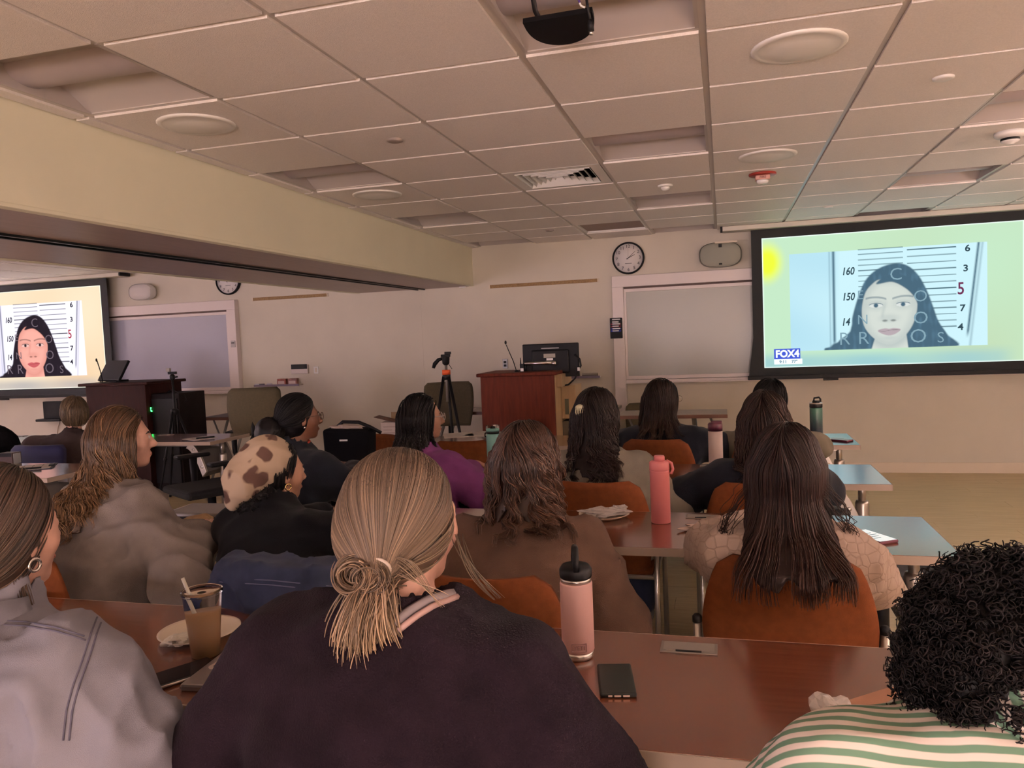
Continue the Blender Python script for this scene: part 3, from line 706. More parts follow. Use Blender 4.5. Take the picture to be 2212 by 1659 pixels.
def tray(x0, y0, x1, y1, label):
    a, b_ = at_y(x0, y0, WALL_Y-0.05), at_y(x1, y1, WALL_Y-0.05)
    root = empty('marker_tray', ((a.x+b_.x)/2, WALL_Y, (a.z+b_.z)/2), 0, label, 'tray', 'wall marker trays')
    L = b_.x-a.x
    MB().b2(-L/2, L/2, -0.09, 0, -0.012, -0.004).build('shelf', frame_m, root); MB().b2(-L/2, L/2, -0.096, -0.088, -0.020, 0.004).build('lip', mat('tray lip', (0.20, 0.16, 0.22), 0.4), root)
    return root, L
t1, L1 = tray(553, 832, 650, 829, 'marker tray with red boxes on the left half wall')
t2, L2 = tray(1196, 815, 1297, 811, 'marker tray on the wall behind the podium monitor')
tb = t1.location
for k, (dx, c, lab) in enumerate(((0.06, (0.28, 0.08, 0.06), 'red-framed clear marker box on the wall tray, left one'), (0.20, (0.24, 0.10, 0.08), 'red-framed clear marker box on the wall tray, right one'))):
    root = empty('marker_box', (tb.x+dx, WALL_Y-0.05, tb.z-0.004), 0.1*k, lab, 'box')
    MB().b2(-0.055, 0.055, -0.03, 0.03, 0, 0.07).build('box', mat('box tint %d' % k, c, 0.4, noise=0.5, nscale=30), root, bevel=0.004)
    MB().b2(-0.04, 0.04, -0.032, -0.03, 0.01, 0.045).build('box_label', mat('box label', (0.55, 0.42, 0.38), 0.5), root)
for k, dx in enumerate((-0.28, -0.22, -0.12)):
    o = MB().rod((-0.03, 0, 0.009), (0.03, 0.01, 0.009), 0.009).build('marker_pen', mat('pen %d' % k, ((0.7, 0.7, 0.75), (0.1, 0.1, 0.14), (0.5, 0.5, 0.6))[k], 0.4))
    o.location = (tb.x+dx, WALL_Y-0.05, tb.z-0.004); tag(o, ('pale marker at the left end of the wall tray', 'dark marker lying on the wall tray', 'grey marker beside the red boxes on the wall tray')[k], 'marker')
tb = t2.location
root = empty('board_eraser', (tb.x+0.14, WALL_Y-0.05, tb.z-0.004), 0, 'dark board eraser on the tray behind the monitor', 'eraser')
MB().b2(-0.08, 0.08, -0.025, 0.025, 0.0, 0.02).build('felt', mat('felt', (0.10, 0.09, 0.08), 0.9), root); MB().b2(-0.08, 0.08, -0.025, 0.025, 0.02, 0.035).build('grip', mat('eraser grip', (0.3, 0.27, 0.22), 0.6), root)
o = MB().tube([(-0.06, 0, 0.01), (-0.06, 0, 0.035), (0.06, 0, 0.035), (0.06, 0, 0.01)], 0.005).build('tray_handle', black_m); o.location = (tb.x-0.03, WALL_Y-0.05, tb.z-0.007); tag(o, 'small black wire handle on the tray beside the eraser', 'handle')

# black wall box with ledge, below the left screen
a = at_y(109, 888, WALL_Y-0.1)
root = empty('wall_phone_box', (a.x, WALL_Y, a.z), 0, 'black wall-mounted box with a ledge and hanging cord, far left', 'wall box')
MB().b2(-0.16, 0.16, -0.06, 0, -0.10, 0.12).build('box', black_m, root, bevel=0.006); MB().b2(-0.19, 0.19, -0.16, 0, -0.13, -0.10).build('ledge', black_m, root, bevel=0.006)
MB().tube([(0.06, -0.02, -0.13), (0.02, -0.02, -0.22), (-0.02, -0.02, -0.36), (-0.03, -0.02, -0.44)], 0.004).build('cord', mat('tan cord', (0.2, 0.12, 0.06), 0.6), root)

# ------------------------------------------------------------------ podiums and equipment
cherry = wood_mat('cherry veneer', (0.075, 0.014, 0.008), (0.125, 0.026, 0.012), 0.6, (14, 14, 1.4), spec=0.15)
dkcherry = wood_mat('dark cherry veneer', (0.018, 0.005, 0.0045), (0.030, 0.008, 0.006), 0.65, (14, 14, 1.4), spec=0.12)
lightwood = wood_mat('light wood', (0.42, 0.28, 0.15), (0.52, 0.36, 0.20), 0.5, (10, 10, 1.2))
PY = 6.5
a = at_y(1037, 806, PY); b_ = at_y(1196, 804, PY)
px0, px1, pz1 = a.x, b_.x, (a.z+b_.z)/2
root = empty('podium', ((px0+px1)/2, PY+0.27, 0), 0, 'cherry wood podium with light open side at the front', 'podium')
w = px1-px0; D = 0.27
MB().b2(-w/2, w/2, -D, -D+0.03, 0.02, pz1-0.03).build('front_panel', cherry, root, bevel=0.003)
MB().b2(-w/2, -w/2+0.025, -D+0.03, D, 0.02, pz1-0.03).build('side_panel', cherry, root)
MB().b2(w/2-0.025, w/2, -D+0.03, D, 0.02, pz1-0.03).build('side_panel', lightwood, root)
MB().b2(-w/2-0.03, w/2+0.03, -D-0.03, D+0.02, pz1-0.03, pz1).build('top', cherry, root, bevel=0.008)
MB().b2(-w/2+0.02, w/2-0.02, -D+0.02, D, 0, 0.03).build('plinth', black_m, root)
MB().b2(w/2, w/2+0.13, 0.02, D+0.06, 0.70, 1.00).build('side_cabinet', lightwood, root, bevel=0.004)
MB().b2(w/2, w/2+0.05, -D+0.1, D, 1.0, pz1-0.03).build('side_shelf', lightwood, root, bevel=0.004)
MB().b2(w/2+0.03, w/2+0.065, 0.012, 0.02, 0.74, 0.88).build('socket_plate', mat('socket olive', (0.12, 0.12, 0.07), 0.5), root)
MB().b2(w/2, w/2+0.14, 0.02, D+0.06, 0.05, 0.68).build('rack_unit', mat('rack grey', (0.12, 0.10, 0.07), 0.5), root, bevel=0.004)
pt = Vector((root.location.x, PY, pz1))
# monitor seen from behind
m0 = at_y(1190, 777, 6.78)
root = empty('podium_monitor', (m0.x, 6.78, pz1), 0.02, 'black computer monitor seen from behind on the right podium', 'monitor')
zc = m0.z-pz1
MB().b2(-0.255, 0.255, -0.02, 0.02, zc-0.155, zc+0.145).build('shell', black_m, root, bevel=0.008)
MB().b2(-0.17, 0.17, -0.045, -0.02, zc-0.12, zc+0.09).build('rear_bulge', black_m, root, bevel=0.012)
MB().b2(-0.055, 0.05, -0.05, -0.045, zc+0.02, zc+0.055).build('mount_plate', mat('plate beige', (0.36, 0.33, 0.27), 0.4), root)
MB().b2(-0.03, 0.028, -0.05, -0.045, zc-0.003, zc+0.016).build('sticker', white_m, root)
MB().b2(-0.08, 0.08, -0.024, -0.02, zc+0.100, zc+0.108).build('vent_slot', greymetal_m, root)
MB().tube([(-0.23, -0.07, zc-0.025), (0.02, -0.07, zc-0.025)], 0.017, 12).build('arm', chrome_m, root)
MB().lathe([(0.022, -0.02), (0.022, 0.02)], (0.04, -0.065, zc-0.03), 14, Matrix.Rotation(PI/2, 3, 'X')).build('arm_joint', chrome_m, root)
MB().rod((-0.225, -0.07, zc-0.025), (-0.225, -0.07, 0.0), 0.014).build('arm_post', black_m, root)
MB().b2(0.05, 0.08, -0.03, -0.015, zc-0.155, zc-0.13).build('badge', mat('plate beige', (0.36, 0.33, 0.27), 0.4), root)
MB().tube([(0.22, -0.02, zc+0.04), (0.265, -0.03, zc-0.0), (0.275, -0.03, zc-0.06), (0.25, -0.03, zc-0.10), (0.22, -0.04, zc-0.17), (0.16, -0.05, zc-0.225), (0.09, -0.06, zc-0.235), (0.06, -0.06, zc-0.22)], 0.008).build('cable', black_m, root)
MB().b2(0.245, 0.265, -0.05, -0.03, zc-0.105, zc-0.075).build('cable_clip', white_m, root)
# gooseneck microphone, handset, cup on the podium
a = at_y(1116, 800, 6.68)
root = empty('gooseneck_microphone', (a.x, 6.68, pz1), 0, 'thin black gooseneck microphone on the right podium', 'microphone')
tp_ = at_y(1092, 738, 6.68)
dx, dz = tp_.x-a.x, tp_.z-pz1
MB().tube([(0, 0, 0), (dx*0.3, 0, dz*0.35), (dx*0.75, 0, dz*0.72), (dx*0.95, 0, dz*0.9)], 0.004).build('neck', black_m, root)
MB().ell((dx, 0, dz*0.97), (0.010, 0.010, 0.018)).build('windscreen', black_m, root); MB().lathe([(0.02, 0), (0.02, 0.008), (0.008, 0.014)]).build('base', black_m, root)
a = at_y(1128, 796, 6.66)
root = empty('wireless_receiver', (a.x, 6.66, pz1), 0, 'small black receiver with antenna and white label on the podium', 'receiver')
MB().b2(-0.018, 0.018, -0.015, 0.015, 0, 0.07).build('body', black_m, root, bevel=0.003); MB().tube([(-0.012, 0, 0.07), (-0.014, 0, 0.125)], [0.006, 0.003]).build('antenna', black_m, root); MB().b2(-0.012, 0.016, -0.018, -0.015, 0.004, 0.030).build('label_patch', white_m, root)

# left podium with tilted monitor, equipment rack with green lights
a = at_y(172, 828, PY); b_ = at_y(318, 826, PY); w = b_.x-a.x; z1 = (a.z+b_.z)/2
root = empty('podium', ((a.x+b_.x)/2, PY+0.27, 0), 0, 'dark cherry podium in the left half before the whiteboard with painted lilac light', 'podium')
MB().prism([(-w/2+0.07, 0.02), (w/2-0.03, 0.02), (w/2-0.03, z1-0.03), (-w/2+0.07, z1-0.03)], -D, D).build('body', dkcherry, root, bevel=0.004)
MB().b2(-w/2, w/2+0.02, -D-0.03, D+0.02, z1-0.03, z1).build('top', dkcherry, root, bevel=0.008)
MB().b2(-w/2+0.09, w/2-0.05, -D+0.02, D, 0, 0.03).build('plinth', black_m, root)
lpx, lpz = root.location.x, z1
m0 = at_y(243, 806, 6.7)
root = empty('podium_monitor', (m0.x, 6.72, z1), -0.25, 'black monitor tilted back on the left podium', 'monitor')
Rm = Matrix.Rotation(math.radians(-32), 3, 'X')
MB().box((0, 0, 0.115), (0.36, 0.03, 0.24), Rm).build('shell', black_m, root, bevel=0.006)
MB().box((0, 0.012, 0.10), (0.22, 0.05, 0.13), Rm).build('rear_bulge', black_m, root, bevel=0.008); MB().b2(-0.09, 0.09, -0.04, 0.10, 0, 0.02).build('stand', black_m, root)
MB().tube([(-0.19, -0.03, 0), (-0.205, -0.03, 0.05), (-0.17, -0.02, 0.07), (-0.12, -0.02, 0.03)], 0.008).build('cable', mat('tan cable', (0.35, 0.24, 0.14), 0.5), root)
a = at_y(205, 778, 6.6)
root = empty('gooseneck_microphone', (a.x+0.06, 6.62, z1), 0, 'short black microphone on the left podium against the screen', 'microphone')
MB().tube([(0, 0, 0), (-0.02, 0, 0.12), (-0.055, 0, a.z-z1)], 0.005).build('neck', black_m, root); MB().ell((-0.06, 0, a.z-z1), (0.009, 0.009, 0.018)).build('windscreen', black_m, root)
a = at_y(350, 850, 6.62); b_ = at_y(320, 884, 6.62)
root = empty('equipment_rack', (a.x+0.06, 6.78, 0), 0, 'black equipment rack with green status lights beside the left podium', 'equipment rack')
hz = a.z
MB().b2(-0.17, 0.17, -0.2, 0.2, 0.03, hz).build('cabinet', mat('rack black', (0.008, 0.005, 0.005), 0.6, spec=0.15), root, bevel=0.004)
MB().b2(-0.15, 0.15, -0.215, -0.2, 0.12, hz-0.05).build('door', black_m, root, bevel=0.003)
for (ux, uy) in ((316, 882), (323, 885), (326, 887), (324, 880)):
    q = at_y(ux, uy, 6.62); MB().ell((max(-0.16, q.x-a.x), -0.222, q.z), (0.010, 0.006, 0.007), 8, 6).build('status_light', mat('green led', (0.0, 0.2, 0.02), 0.4, emit=(0.05, 1.0, 0.15), estr=6.0), root)
MB().tube([(-0.05, -0.1, hz), (0.0, -0.1, hz+0.03), (0.05, -0.1, hz+0.02), (0.09, -0.1, hz)], 0.005).build('cable', black_m, root); MB().tube([(0.1, -0.1, hz), (0.17, -0.12, hz-0.02), (0.20, -0.12, hz-0.08), (0.14, -0.12, hz-0.1)], 0.005).build('cable', black_m, root)

# tripods
def tripod(px, py, Y, label, kind):
    p = at_y(px, py, Y); h = p.z
    root = empty('tripod', (p.x, Y, 0), 0.3, label, 'tripod', 'black camera tripods')
    hub = h-0.21 if kind else h-0.42
    spread = 0.26 if kind else 0.30
    for k in range(3):
        an = math.radians(200+120*k) if kind else math.radians(250+120*k)
        f = Vector((math.cos(an)*spread, math.sin(an)*spread, 0.0)); t0 = Vector((math.cos(an)*0.025, math.sin(an)*0.025, hub)); kn = t0.lerp(f, 0.5)
        lg = MB().tube([t0, kn, f+Vector((0, 0, 0.012))], [0.014, 0.012, 0.009]).build('leg', black_m, root)
        MB().ell(kn, (0.019, 0.019, 0.022), 10, 6).build('leg_clamp', black_m, lg); MB().ell(f+Vector((0, 0, 0.012)), (0.014, 0.014, 0.012), 10, 6).build('rubber_foot', black_m, lg)
    MB().lathe([(0.035, hub-0.03), (0.035, hub+0.02), (0.02, hub+0.03)], n=16).build('collar', black_m, root)
    MB().tube([(0, 0, hub-0.22), (0, 0, h-0.09)], 0.012).build('centre_column', black_m if not kind else greymetal_m, root)
    if kind:
        MB().lathe([(0.036, hub+0.015), (0.036, hub+0.055)], n=16).build('orange_band', mat('orange band', (0.75, 0.12, 0.03), 0.5), root)
        MB().lathe([(0.016, h-0.115), (0.03, h-0.10), (0.034, h-0.05), (0.026, h-0.03)], n=14).build('head', black_m, root)
        MB().b2(-0.04, 0.04, -0.028, 0.028, h-0.045, h-0.022).build('plate', black_m, root, bevel=0.003); MB().b2(-0.008, 0.048, -0.022, 0.022, h-0.022, h).build('clamp', black_m, root, bevel=0.003)
        MB().tube([(-0.02, 0, h-0.055), (-0.06, -0.01, h-0.065), (-0.095, -0.015, h-0.10), (-0.108, -0.02, h-0.135)], [0.012, 0.016, 0.018, 0.013]).build('pistol_grip', black_m, root)
        MB().tube([(0.02, 0, h-0.10), (0.05, 0, h-0.15), (0.05, 0, hub+0.06)], 0.0025).build('strap', black_m, root)
    else:
        MB().lathe([(0.012, h-0.12), (0.024, h-0.10), (0.024, h-0.075), (0.014, h-0.06)], n=14).build('head', black_m, root); MB().b2(-0.035, 0.04, -0.02, 0.02, h-0.06, h-0.035).build('plate', black_m, root, bevel=0.003)
        MB().b2(-0.05, -0.015, -0.02, 0.02, h-0.035, h).build('phone_clamp', mat('clamp grey', (0.3, 0.28, 0.25), 0.5), root, bevel=0.003); MB().rod((0.02, -0.01, h-0.09), (0.055, -0.02, h-0.085), 0.008).build('knob', black_m, root)
    return root
tripod(962, 760, 6.25, 'black tripod with an orange band left of the right podium', 1)
tripod(371, 795, 6.3, 'slim black tripod beside the left podium and whiteboard', 0)
# ------------------------------------------------------------------ tables
TZ = 0.74; TD = 0.52; TW = 1.54
table_top_m = wood_mat('cherry laminate', (0.120, 0.030, 0.012), (0.235, 0.070, 0.028), 0.30, (1.1, 22, 22), spec=0.5)
_tb = table_top_m.node_tree.nodes['Principled BSDF']; _tb.inputs['IOR'].default_value = 1.8; _tb.inputs['Roughness'].default_value = 0.22; _tb.inputs['Coat Weight'].default_value = 0.9; _tb.inputs['Coat Roughness'].default_value = 0.14; _tb.inputs['Coat IOR'].default_value = 1.8
edge_m = mat('table edge band', (0.40, 0.31, 0.25), 0.45)
leg_m = mat('table leg metal', (0.42, 0.38, 0.34), 0.33, metal=0.85)
foot_m = mat('caster black', (0.015, 0.015, 0.016), 0.5)
def make_table():
    t = empty('training_table')
    MB().b2(-TW/2+0.003, TW/2-0.003, -TD/2+0.003, TD/2-0.003, TZ-0.026, TZ).build('tabletop', table_top_m, t, bevel=0.002)
    e = MB()
    e.b2(-TW/2, TW/2, -TD/2, -TD/2+0.003, TZ-0.028, TZ-0.001); e.b2(-TW/2, TW/2, TD/2-0.003, TD/2, TZ-0.028, TZ-0.001)
    e.b2(-TW/2, -TW/2+0.003, -TD/2, TD/2, TZ-0.028, TZ-0.001); e.b2(TW/2-0.003, TW/2, -TD/2, TD/2, TZ-0.028, TZ-0.001); e.build('edge_band', edge_m, t)
    p = MB().b2(-0.062, 0.062, TD/2-0.105, TD/2-0.045, TZ, TZ+0.003).build('power_module', mat('module grey', (0.30, 0.27, 0.24), 0.4, metal=0.4), t, bevel=0.001)
    MB().b2(-0.055, 0.055, TD/2-0.098, TD/2-0.052, TZ+0.003, TZ+0.005).build('module_lid', mat('module lid', (0.36, 0.33, 0.30), 0.35, metal=0.4), p); MB().b2(-0.028, 0.028, TD/2-0.101, TD/2-0.096, TZ+0.003, TZ+0.0052).build('finger_slot', black_m, p)
    for s in (-1, 1):
        x = s*(TW/2-0.085)
        lg = MB().lathe([(0.031, 0.045), (0.031, 0.60), (0.027, 0.612)], (x, 0, 0), 20).build('leg', leg_m, t)
        MB().lathe([(0.018, 0.60), (0.018, TZ-0.026)], (x, 0.0, 0), 12).build('leg_stem', leg_m, lg)
        # curved arm plate with three dimples
        out = []; N = 10
        xa, xb = x-s*0.17, x-s*0.03
        for k in range(N+1):
            tt = k/N; cx = xa+(xb-xa)*tt; cz = (TZ-0.03) - 0.23*tt**1.9; out.append((cx, cz))
        n_ = [(cx - 0.0, cz) for cx, cz in out]
        poly = [(cx+s*0.018, cz+0.012) for cx, cz in out] + [(cx-s*0.022, cz-0.03) for cx, cz in out[::-1]]
        arm = MB().prism(poly, -0.20, -0.175).build('arm', leg_m, lg, bevel=0.004)
        arm2 = MB().prism(poly, 0.175, 0.20).build('arm', leg_m, lg, bevel=0.004)
        MB().prism(poly, -0.175, 0.175).build('arm_web', mat('arm web', (0.10, 0.09, 0.085), 0.5), lg)
        for tt in (0.35, 0.6, 0.85):
            MB().ell((xa+(xb-xa)*tt, -0.20, (TZ-0.04)-0.23*tt**1.9), (0.011, 0.004, 0.011), 10, 6).build('dimple', mat('dimple', (0.55, 0.52, 0.48), 0.3, metal=0.9), lg)
        MB().b2(x-0.03, x+0.03, -TD/2+0.02, TD/2-0.02, 0.055, 0.085).build('foot', leg_m, t, bevel=0.012)
        for sy in (-1, 1):
            MB().lathe([(0.028, -0.012), (0.028, 0.012)], (x, sy*(TD/2-0.06), 0.029), 16, Matrix.Rotation(PI/2, 3, 'Y')).build('caster', foot_m, t)
    MB().b2(-TW/2+0.10, TW/2-0.10, -0.02, 0.02, TZ-0.07, TZ-0.03).build('beam', leg_m, t)
    return t
tbl0 = make_table(); first = [True]
def place_table(xr, y0, label, rz=0.0):
    o = tbl0 if first[0] else copy_tree(tbl0); first[0] = False
    o.location = (xr-TW/2, y0+TD/2, 0); o.rotation_euler = (0, 0, rz); tag(o, label, 'table', 'training tables'); return o
ROW = {1: 1.28, 2: 2.53, 3: 3.65, 4: 4.84}
XR = 0.68
place_table(XR, ROW[1], 'cherry table nearest the camera, carrying the pale pink tumbler and black phone')
place_table(XR, ROW[2], 'cherry table in the second row with the coral pink bottle')
place_table(XR+0.02, ROW[3], 'cherry table in the third row with the white bottle, right half')
place_table(XR+0.08, ROW[4], 'cherry table in the front row with the dark green bottle')
t_ = place_table(XR-TW-0.01, ROW[1], 'cherry table nearest the camera on the left, with the iced coffee')
for c_ in list(t_.children):
    if c_.name.startswith('power_module'):
        for g_ in list(c_.children): bpy.data.objects.remove(g_)
        bpy.data.objects.remove(c_)
place_table(XR-TW-0.01, ROW[2], 'cherry table in the second row on the left with a laptop and plate')
place_table(XR+0.02-TW-0.01, ROW[3], 'cherry table in the third row with the teal bottle')
place_table(XR+0.08-TW-0.01-0.10, ROW[4], 'cherry table in the front row before the tripod, left half')
place_table(-3.85, 5.12, 'table with grey leg at the aisle in the left half of the room')
place_table(-3.85-TW-0.03, 5.12, 'table with bright screen reflection far left, behind the seated blond person')
place_table(-3.84, 3.61, 'table at the left edge with a clipboard on it')
place_table(-3.84-TW-0.03, 3.61, 'table at the left edge beyond the clipboard table')

def desk(x0, x1, y0, y1, label, topm):
    t = empty('folding_desk', ((x0+x1)/2, (y0+y1)/2, 0), 0, label, 'desk'); w, d = x1-x0, y1-y0
    MB().b2(-w/2, w/2, -d/2, d/2, TZ-0.028, TZ).build('tabletop', topm, t, bevel=0.003)
    MB().b2(-w/2-0.002, w/2+0.002, -d/2-0.002, -d/2+0.003, TZ-0.032, TZ-0.003).build('edge_band', mat('desk edge', (0.13, 0.06, 0.04), 0.5), t)
    for s in (-1, 1):
        x = s*(w/2-0.12)
        MB().rod((x-0.10, -d/2+0.06, 0.02), (x+0.16*(-s), -d/2+0.06, TZ-0.03), 0.014).build('leg', greymetal_m, t); MB().rod((x-0.10, d/2-0.06, 0.02), (x+0.16*(-s), d/2-0.06, TZ-0.03), 0.014).build('leg', greymetal_m, t)
        MB().rod((x+0.14, -d/2+0.06, 0.30), (x-0.02, -d/2+0.06, TZ-0.03), 0.010).build('brace', greymetal_m, t)
        MB().rod((x-0.10, -d/2+0.04, 0.018), (x-0.10, d/2-0.04, 0.018), 0.016).build('foot', greymetal_m, t)
    return t
desk_m = mat('desk grey laminate', (0.33, 0.28, 0.24), 0.35)
desk(-2.95, -0.98, 7.18, 7.62, 'long folding desk behind the right podium', desk_m)
desk(-0.90, 0.02, 6.62, 7.05, 'grey folding desk in front of the right whiteboard', desk_m)
desk(-5.35, -4.35, 7.0, 7.45, 'dark folding desk with crossed legs behind the slim tripod', mat('desk dark', (0.06, 0.045, 0.045), 0.4))

# ------------------------------------------------------------------ chairs
rust = mat('rust upholstery', (0.140, 0.040, 0.012), 0.8, noise=0.15, nscale=40, bump=0.25, bscale=500, spec=0.15)
tube_m = mat('chair tube', (0.52, 0.48, 0.43), 0.3, metal=0.9)
def shell_panel(w_at, z0, z1, y_at, thick, nu=14, nv=14, curve=0.05):
    """curved back panel: half width w_at(t), depth y_at(t)"""
    mb = MB(); vs = []
    for layer in (0, 1):
        for j in range(nv+1):
            t = j/nv; z = z0+(z1-z0)*t; w = w_at(t)
            for i in range(nu+1):
                s = -1+2*i/nu; vs.append((s*w, y_at(t) + curve*(s*s-1)*-1*-1 + (thick if layer else 0), z))
    n1 = (nu+1)*(nv+1); fs = []
    for j in range(nv):
        for i in range(nu):
            a = j*(nu+1)+i; fs.append((a, a+1, a+nu+2, a+nu+1)); fs.append((n1+a, n1+a+nu+1, n1+a+nu+2, n1+a+1))
    for i in range(nu):
        fs.append((i, n1+i, n1+i+1, i+1)); a = nv*(nu+1)+i; fs.append((a, a+1, n1+a+1, n1+a))
    for j in range(nv):
        a = j*(nu+1); fs.append((a, a+nu+1, n1+a+nu+1, n1+a)); a = j*(nu+1)+nu; fs.append((a, n1+a, n1+a+nu+1, a+nu+1))
    return mb.add(vs, fs, True)
def rust_chair():
    """faces +Y; origin on the floor under the seat centre"""
    t = empty('stacking_chair')
    def wa(q):
        w = 0.205+0.022*math.sin(min(1, q*1.2)*PI*0.55) - 0.055*max(0, (q-0.45)/0.55)**1.6
        if q > 0.90: w -= 0.035*((q-0.90)/0.10)**2
        if q < 0.08: w -= 0.02*((0.08-q)/0.08)**2
        return w
    bk = shell_panel(wa, 0.46, 0.845, lambda q: -0.215-0.05*q, 0.018, curve=0.045)
    o = bk.build('backrest', rust, t)
    se = MB(); n = 12; vs = []
    for l in (0, 1):
        for j in range(n+1):
            for i in range(n+1):
                s = -1+2*i/n; q = j/n; w = 0.215+0.015*q-0.03*max(0, q-0.85)/0.15
                vs.append((s*w, -0.20+0.42*q, 0.445+0.02*l-0.012*(1-s*s)-0.03*max(0, (q-0.8)/0.2)**2))
    n1 = (n+1)**2; fs = []
    for j in range(n):
        for i in range(n):
            a = j*(n+1)+i; fs.append((a, a+n+1, a+n+2, a+1)); fs.append((n1+a, n1+a+1, n1+a+n+2, n1+a+n+1))
    for i in range(n):
        fs += [(i, i+1, n1+i+1, n1+i)]; a = n*(n+1)+i; fs += [(a, n1+a, n1+a+1, a+1)]
        a = i*(n+1); fs += [(a, n1+a, n1+a+n+1, a+n+1)]; a = i*(n+1)+n; fs += [(a, a+n+1, n1+a+n+1, n1+a)]
    se.add(vs, fs, True); se.build('seat', rust, t)
    for s in (-1, 1):
        MB().tube([(s*0.235, -0.235, 0.012), (s*0.235, -0.232, 0.35), (s*0.237, -0.228, 0.645)], 0.0115).build('leg', tube_m, t)
        MB().lathe([(0.013, 0.0), (0.013, 0.016), (0.008, 0.022)], (s*0.237, -0.228, 0.643), 12).build('leg_cap', black_m, t)
        MB().tube([(s*0.235, 0.20, 0.012), (s*0.235, 0.195, 0.40), (s*0.225, 0.16, 0.435), (s*0.225, -0.20, 0.435), (s*0.234, -0.228, 0.46)], 0.0115).build('leg', tube_m, t)
        MB().rod((s*0.235, -0.230, 0.56), (s*0.19, -0.212, 0.56), 0.009).build('bracket', tube_m, t)
    MB().rod((-0.235, -0.20, 0.432), (0.235, -0.20, 0.432), 0.010).build('cross_bar', tube_m, t); MB().rod((-0.235, 0.14, 0.432), (0.235, 0.14, 0.432), 0.010).build('cross_bar', tube_m, t)
    return t
ch0 = rust_chair(); chf = [True]
def chair(x, y, rz, label, dz=0.0):
    o = ch0 if chf[0] else copy_tree(ch0); chf[0] = False
    o.location = (x, y, 0); o.rotation_euler = (0, 0, rz); return tag(o, label, 'chair', 'rust stacking chairs')

olive = mat('olive upholstery', (0.085, 0.068, 0.036), 0.85, noise=0.1, nscale=60, bump=0.3, bscale=400)
def office_chair(x, y, rz, h, label, blue=None, arms=True):
    t = empty('office_chair', (x, y, 0), rz, label, 'office chair'); m = blue or olive
    def wa(q): return 0.20+0.04*math.sin(q*PI*0.75)-(0.03*((q-0.9)/0.1)**2 if q > 0.9 else 0)
    shell_panel(wa, h-0.43, h, lambda q: -0.25-0.03*math.sin(q*PI), 0.05, curve=0.05).build('backrest', m, t, bevel=0.0)
    MB().b2(-0.24, 0.24, -0.20, 0.26, 0.44, 0.50).build('seat', m, t, bevel=0.03, seg=3)
    MB().tube([(0, -0.10, 0.42), (0, -0.30, 0.45), (0, -0.30, h-0.2)], 0.025).build('back_stem', black_m, t)
    MB().rod((0, 0, 0.10), (0, 0, 0.44), 0.03).build('gas_column', black_m, t)
    for k in range(5):
        a = 2*PI*k/5+0.3; lg = MB().tube([(0, 0, 0.11), (0.28*math.cos(a), 0.28*math.sin(a), 0.075)], [0.03, 0.018]).build('base_leg', black_m, t)
        MB().ell((0.28*math.cos(a), 0.28*math.sin(a), 0.03), (0.03, 0.03, 0.03), 10, 6).build('caster', foot_m, lg)
    if arms:
        for s in (-1, 1):
            ar = MB().tube([(s*0.23, 0, 0.44), (s*0.30, 0, 0.45), (s*0.30, 0, 0.66)], [0.018, 0.022, 0.03]).build('arm_post', black_m, t)
            MB().b2(s*0.30-0.04, s*0.30+0.04, -0.12, 0.13, 0.66, 0.69).build('arm_pad', black_m, ar, bevel=0.012)
    return t
a = at_y(533, 838, 6.1)
office_chair(a.x, 6.1+0.25, 0.25, a.z, 'olive office chair with black armrest beside the aisle table at left')
a = at_y(975, 826, 7.0)
office_chair(a.x, 6.84, PI+0.25, a.z, 'olive office chair behind the tripod and desk', arms=False)
a = at_y(1430, 878, 7.3)
office_chair(a.x-0.15, 7.45, PI, a.z, 'olive office chair tucked behind the grey front desk', arms=False)
a = at_y(120, 962, 4.75)
navy = mat('navy upholstery', (0.006, 0.007, 0.055), 0.7)
office_chair(-4.92, 4.80, 0.0, 0.80, 'dark blue chair of the seated person at far left', blue=navy, arms=False)
office_chair(-5.75, 4.85, 0.15, 0.84, 'black chair at the far left edge', blue=mat('black upholstery', (0.008, 0.008, 0.009), 0.8), arms=False)
office_chair(-3.55, 4.7, 2.6, 0.60, 'black low stool chair under the aisle table', blue=mat('black upholstery', (0.008, 0.008, 0.009), 0.8), arms=True)
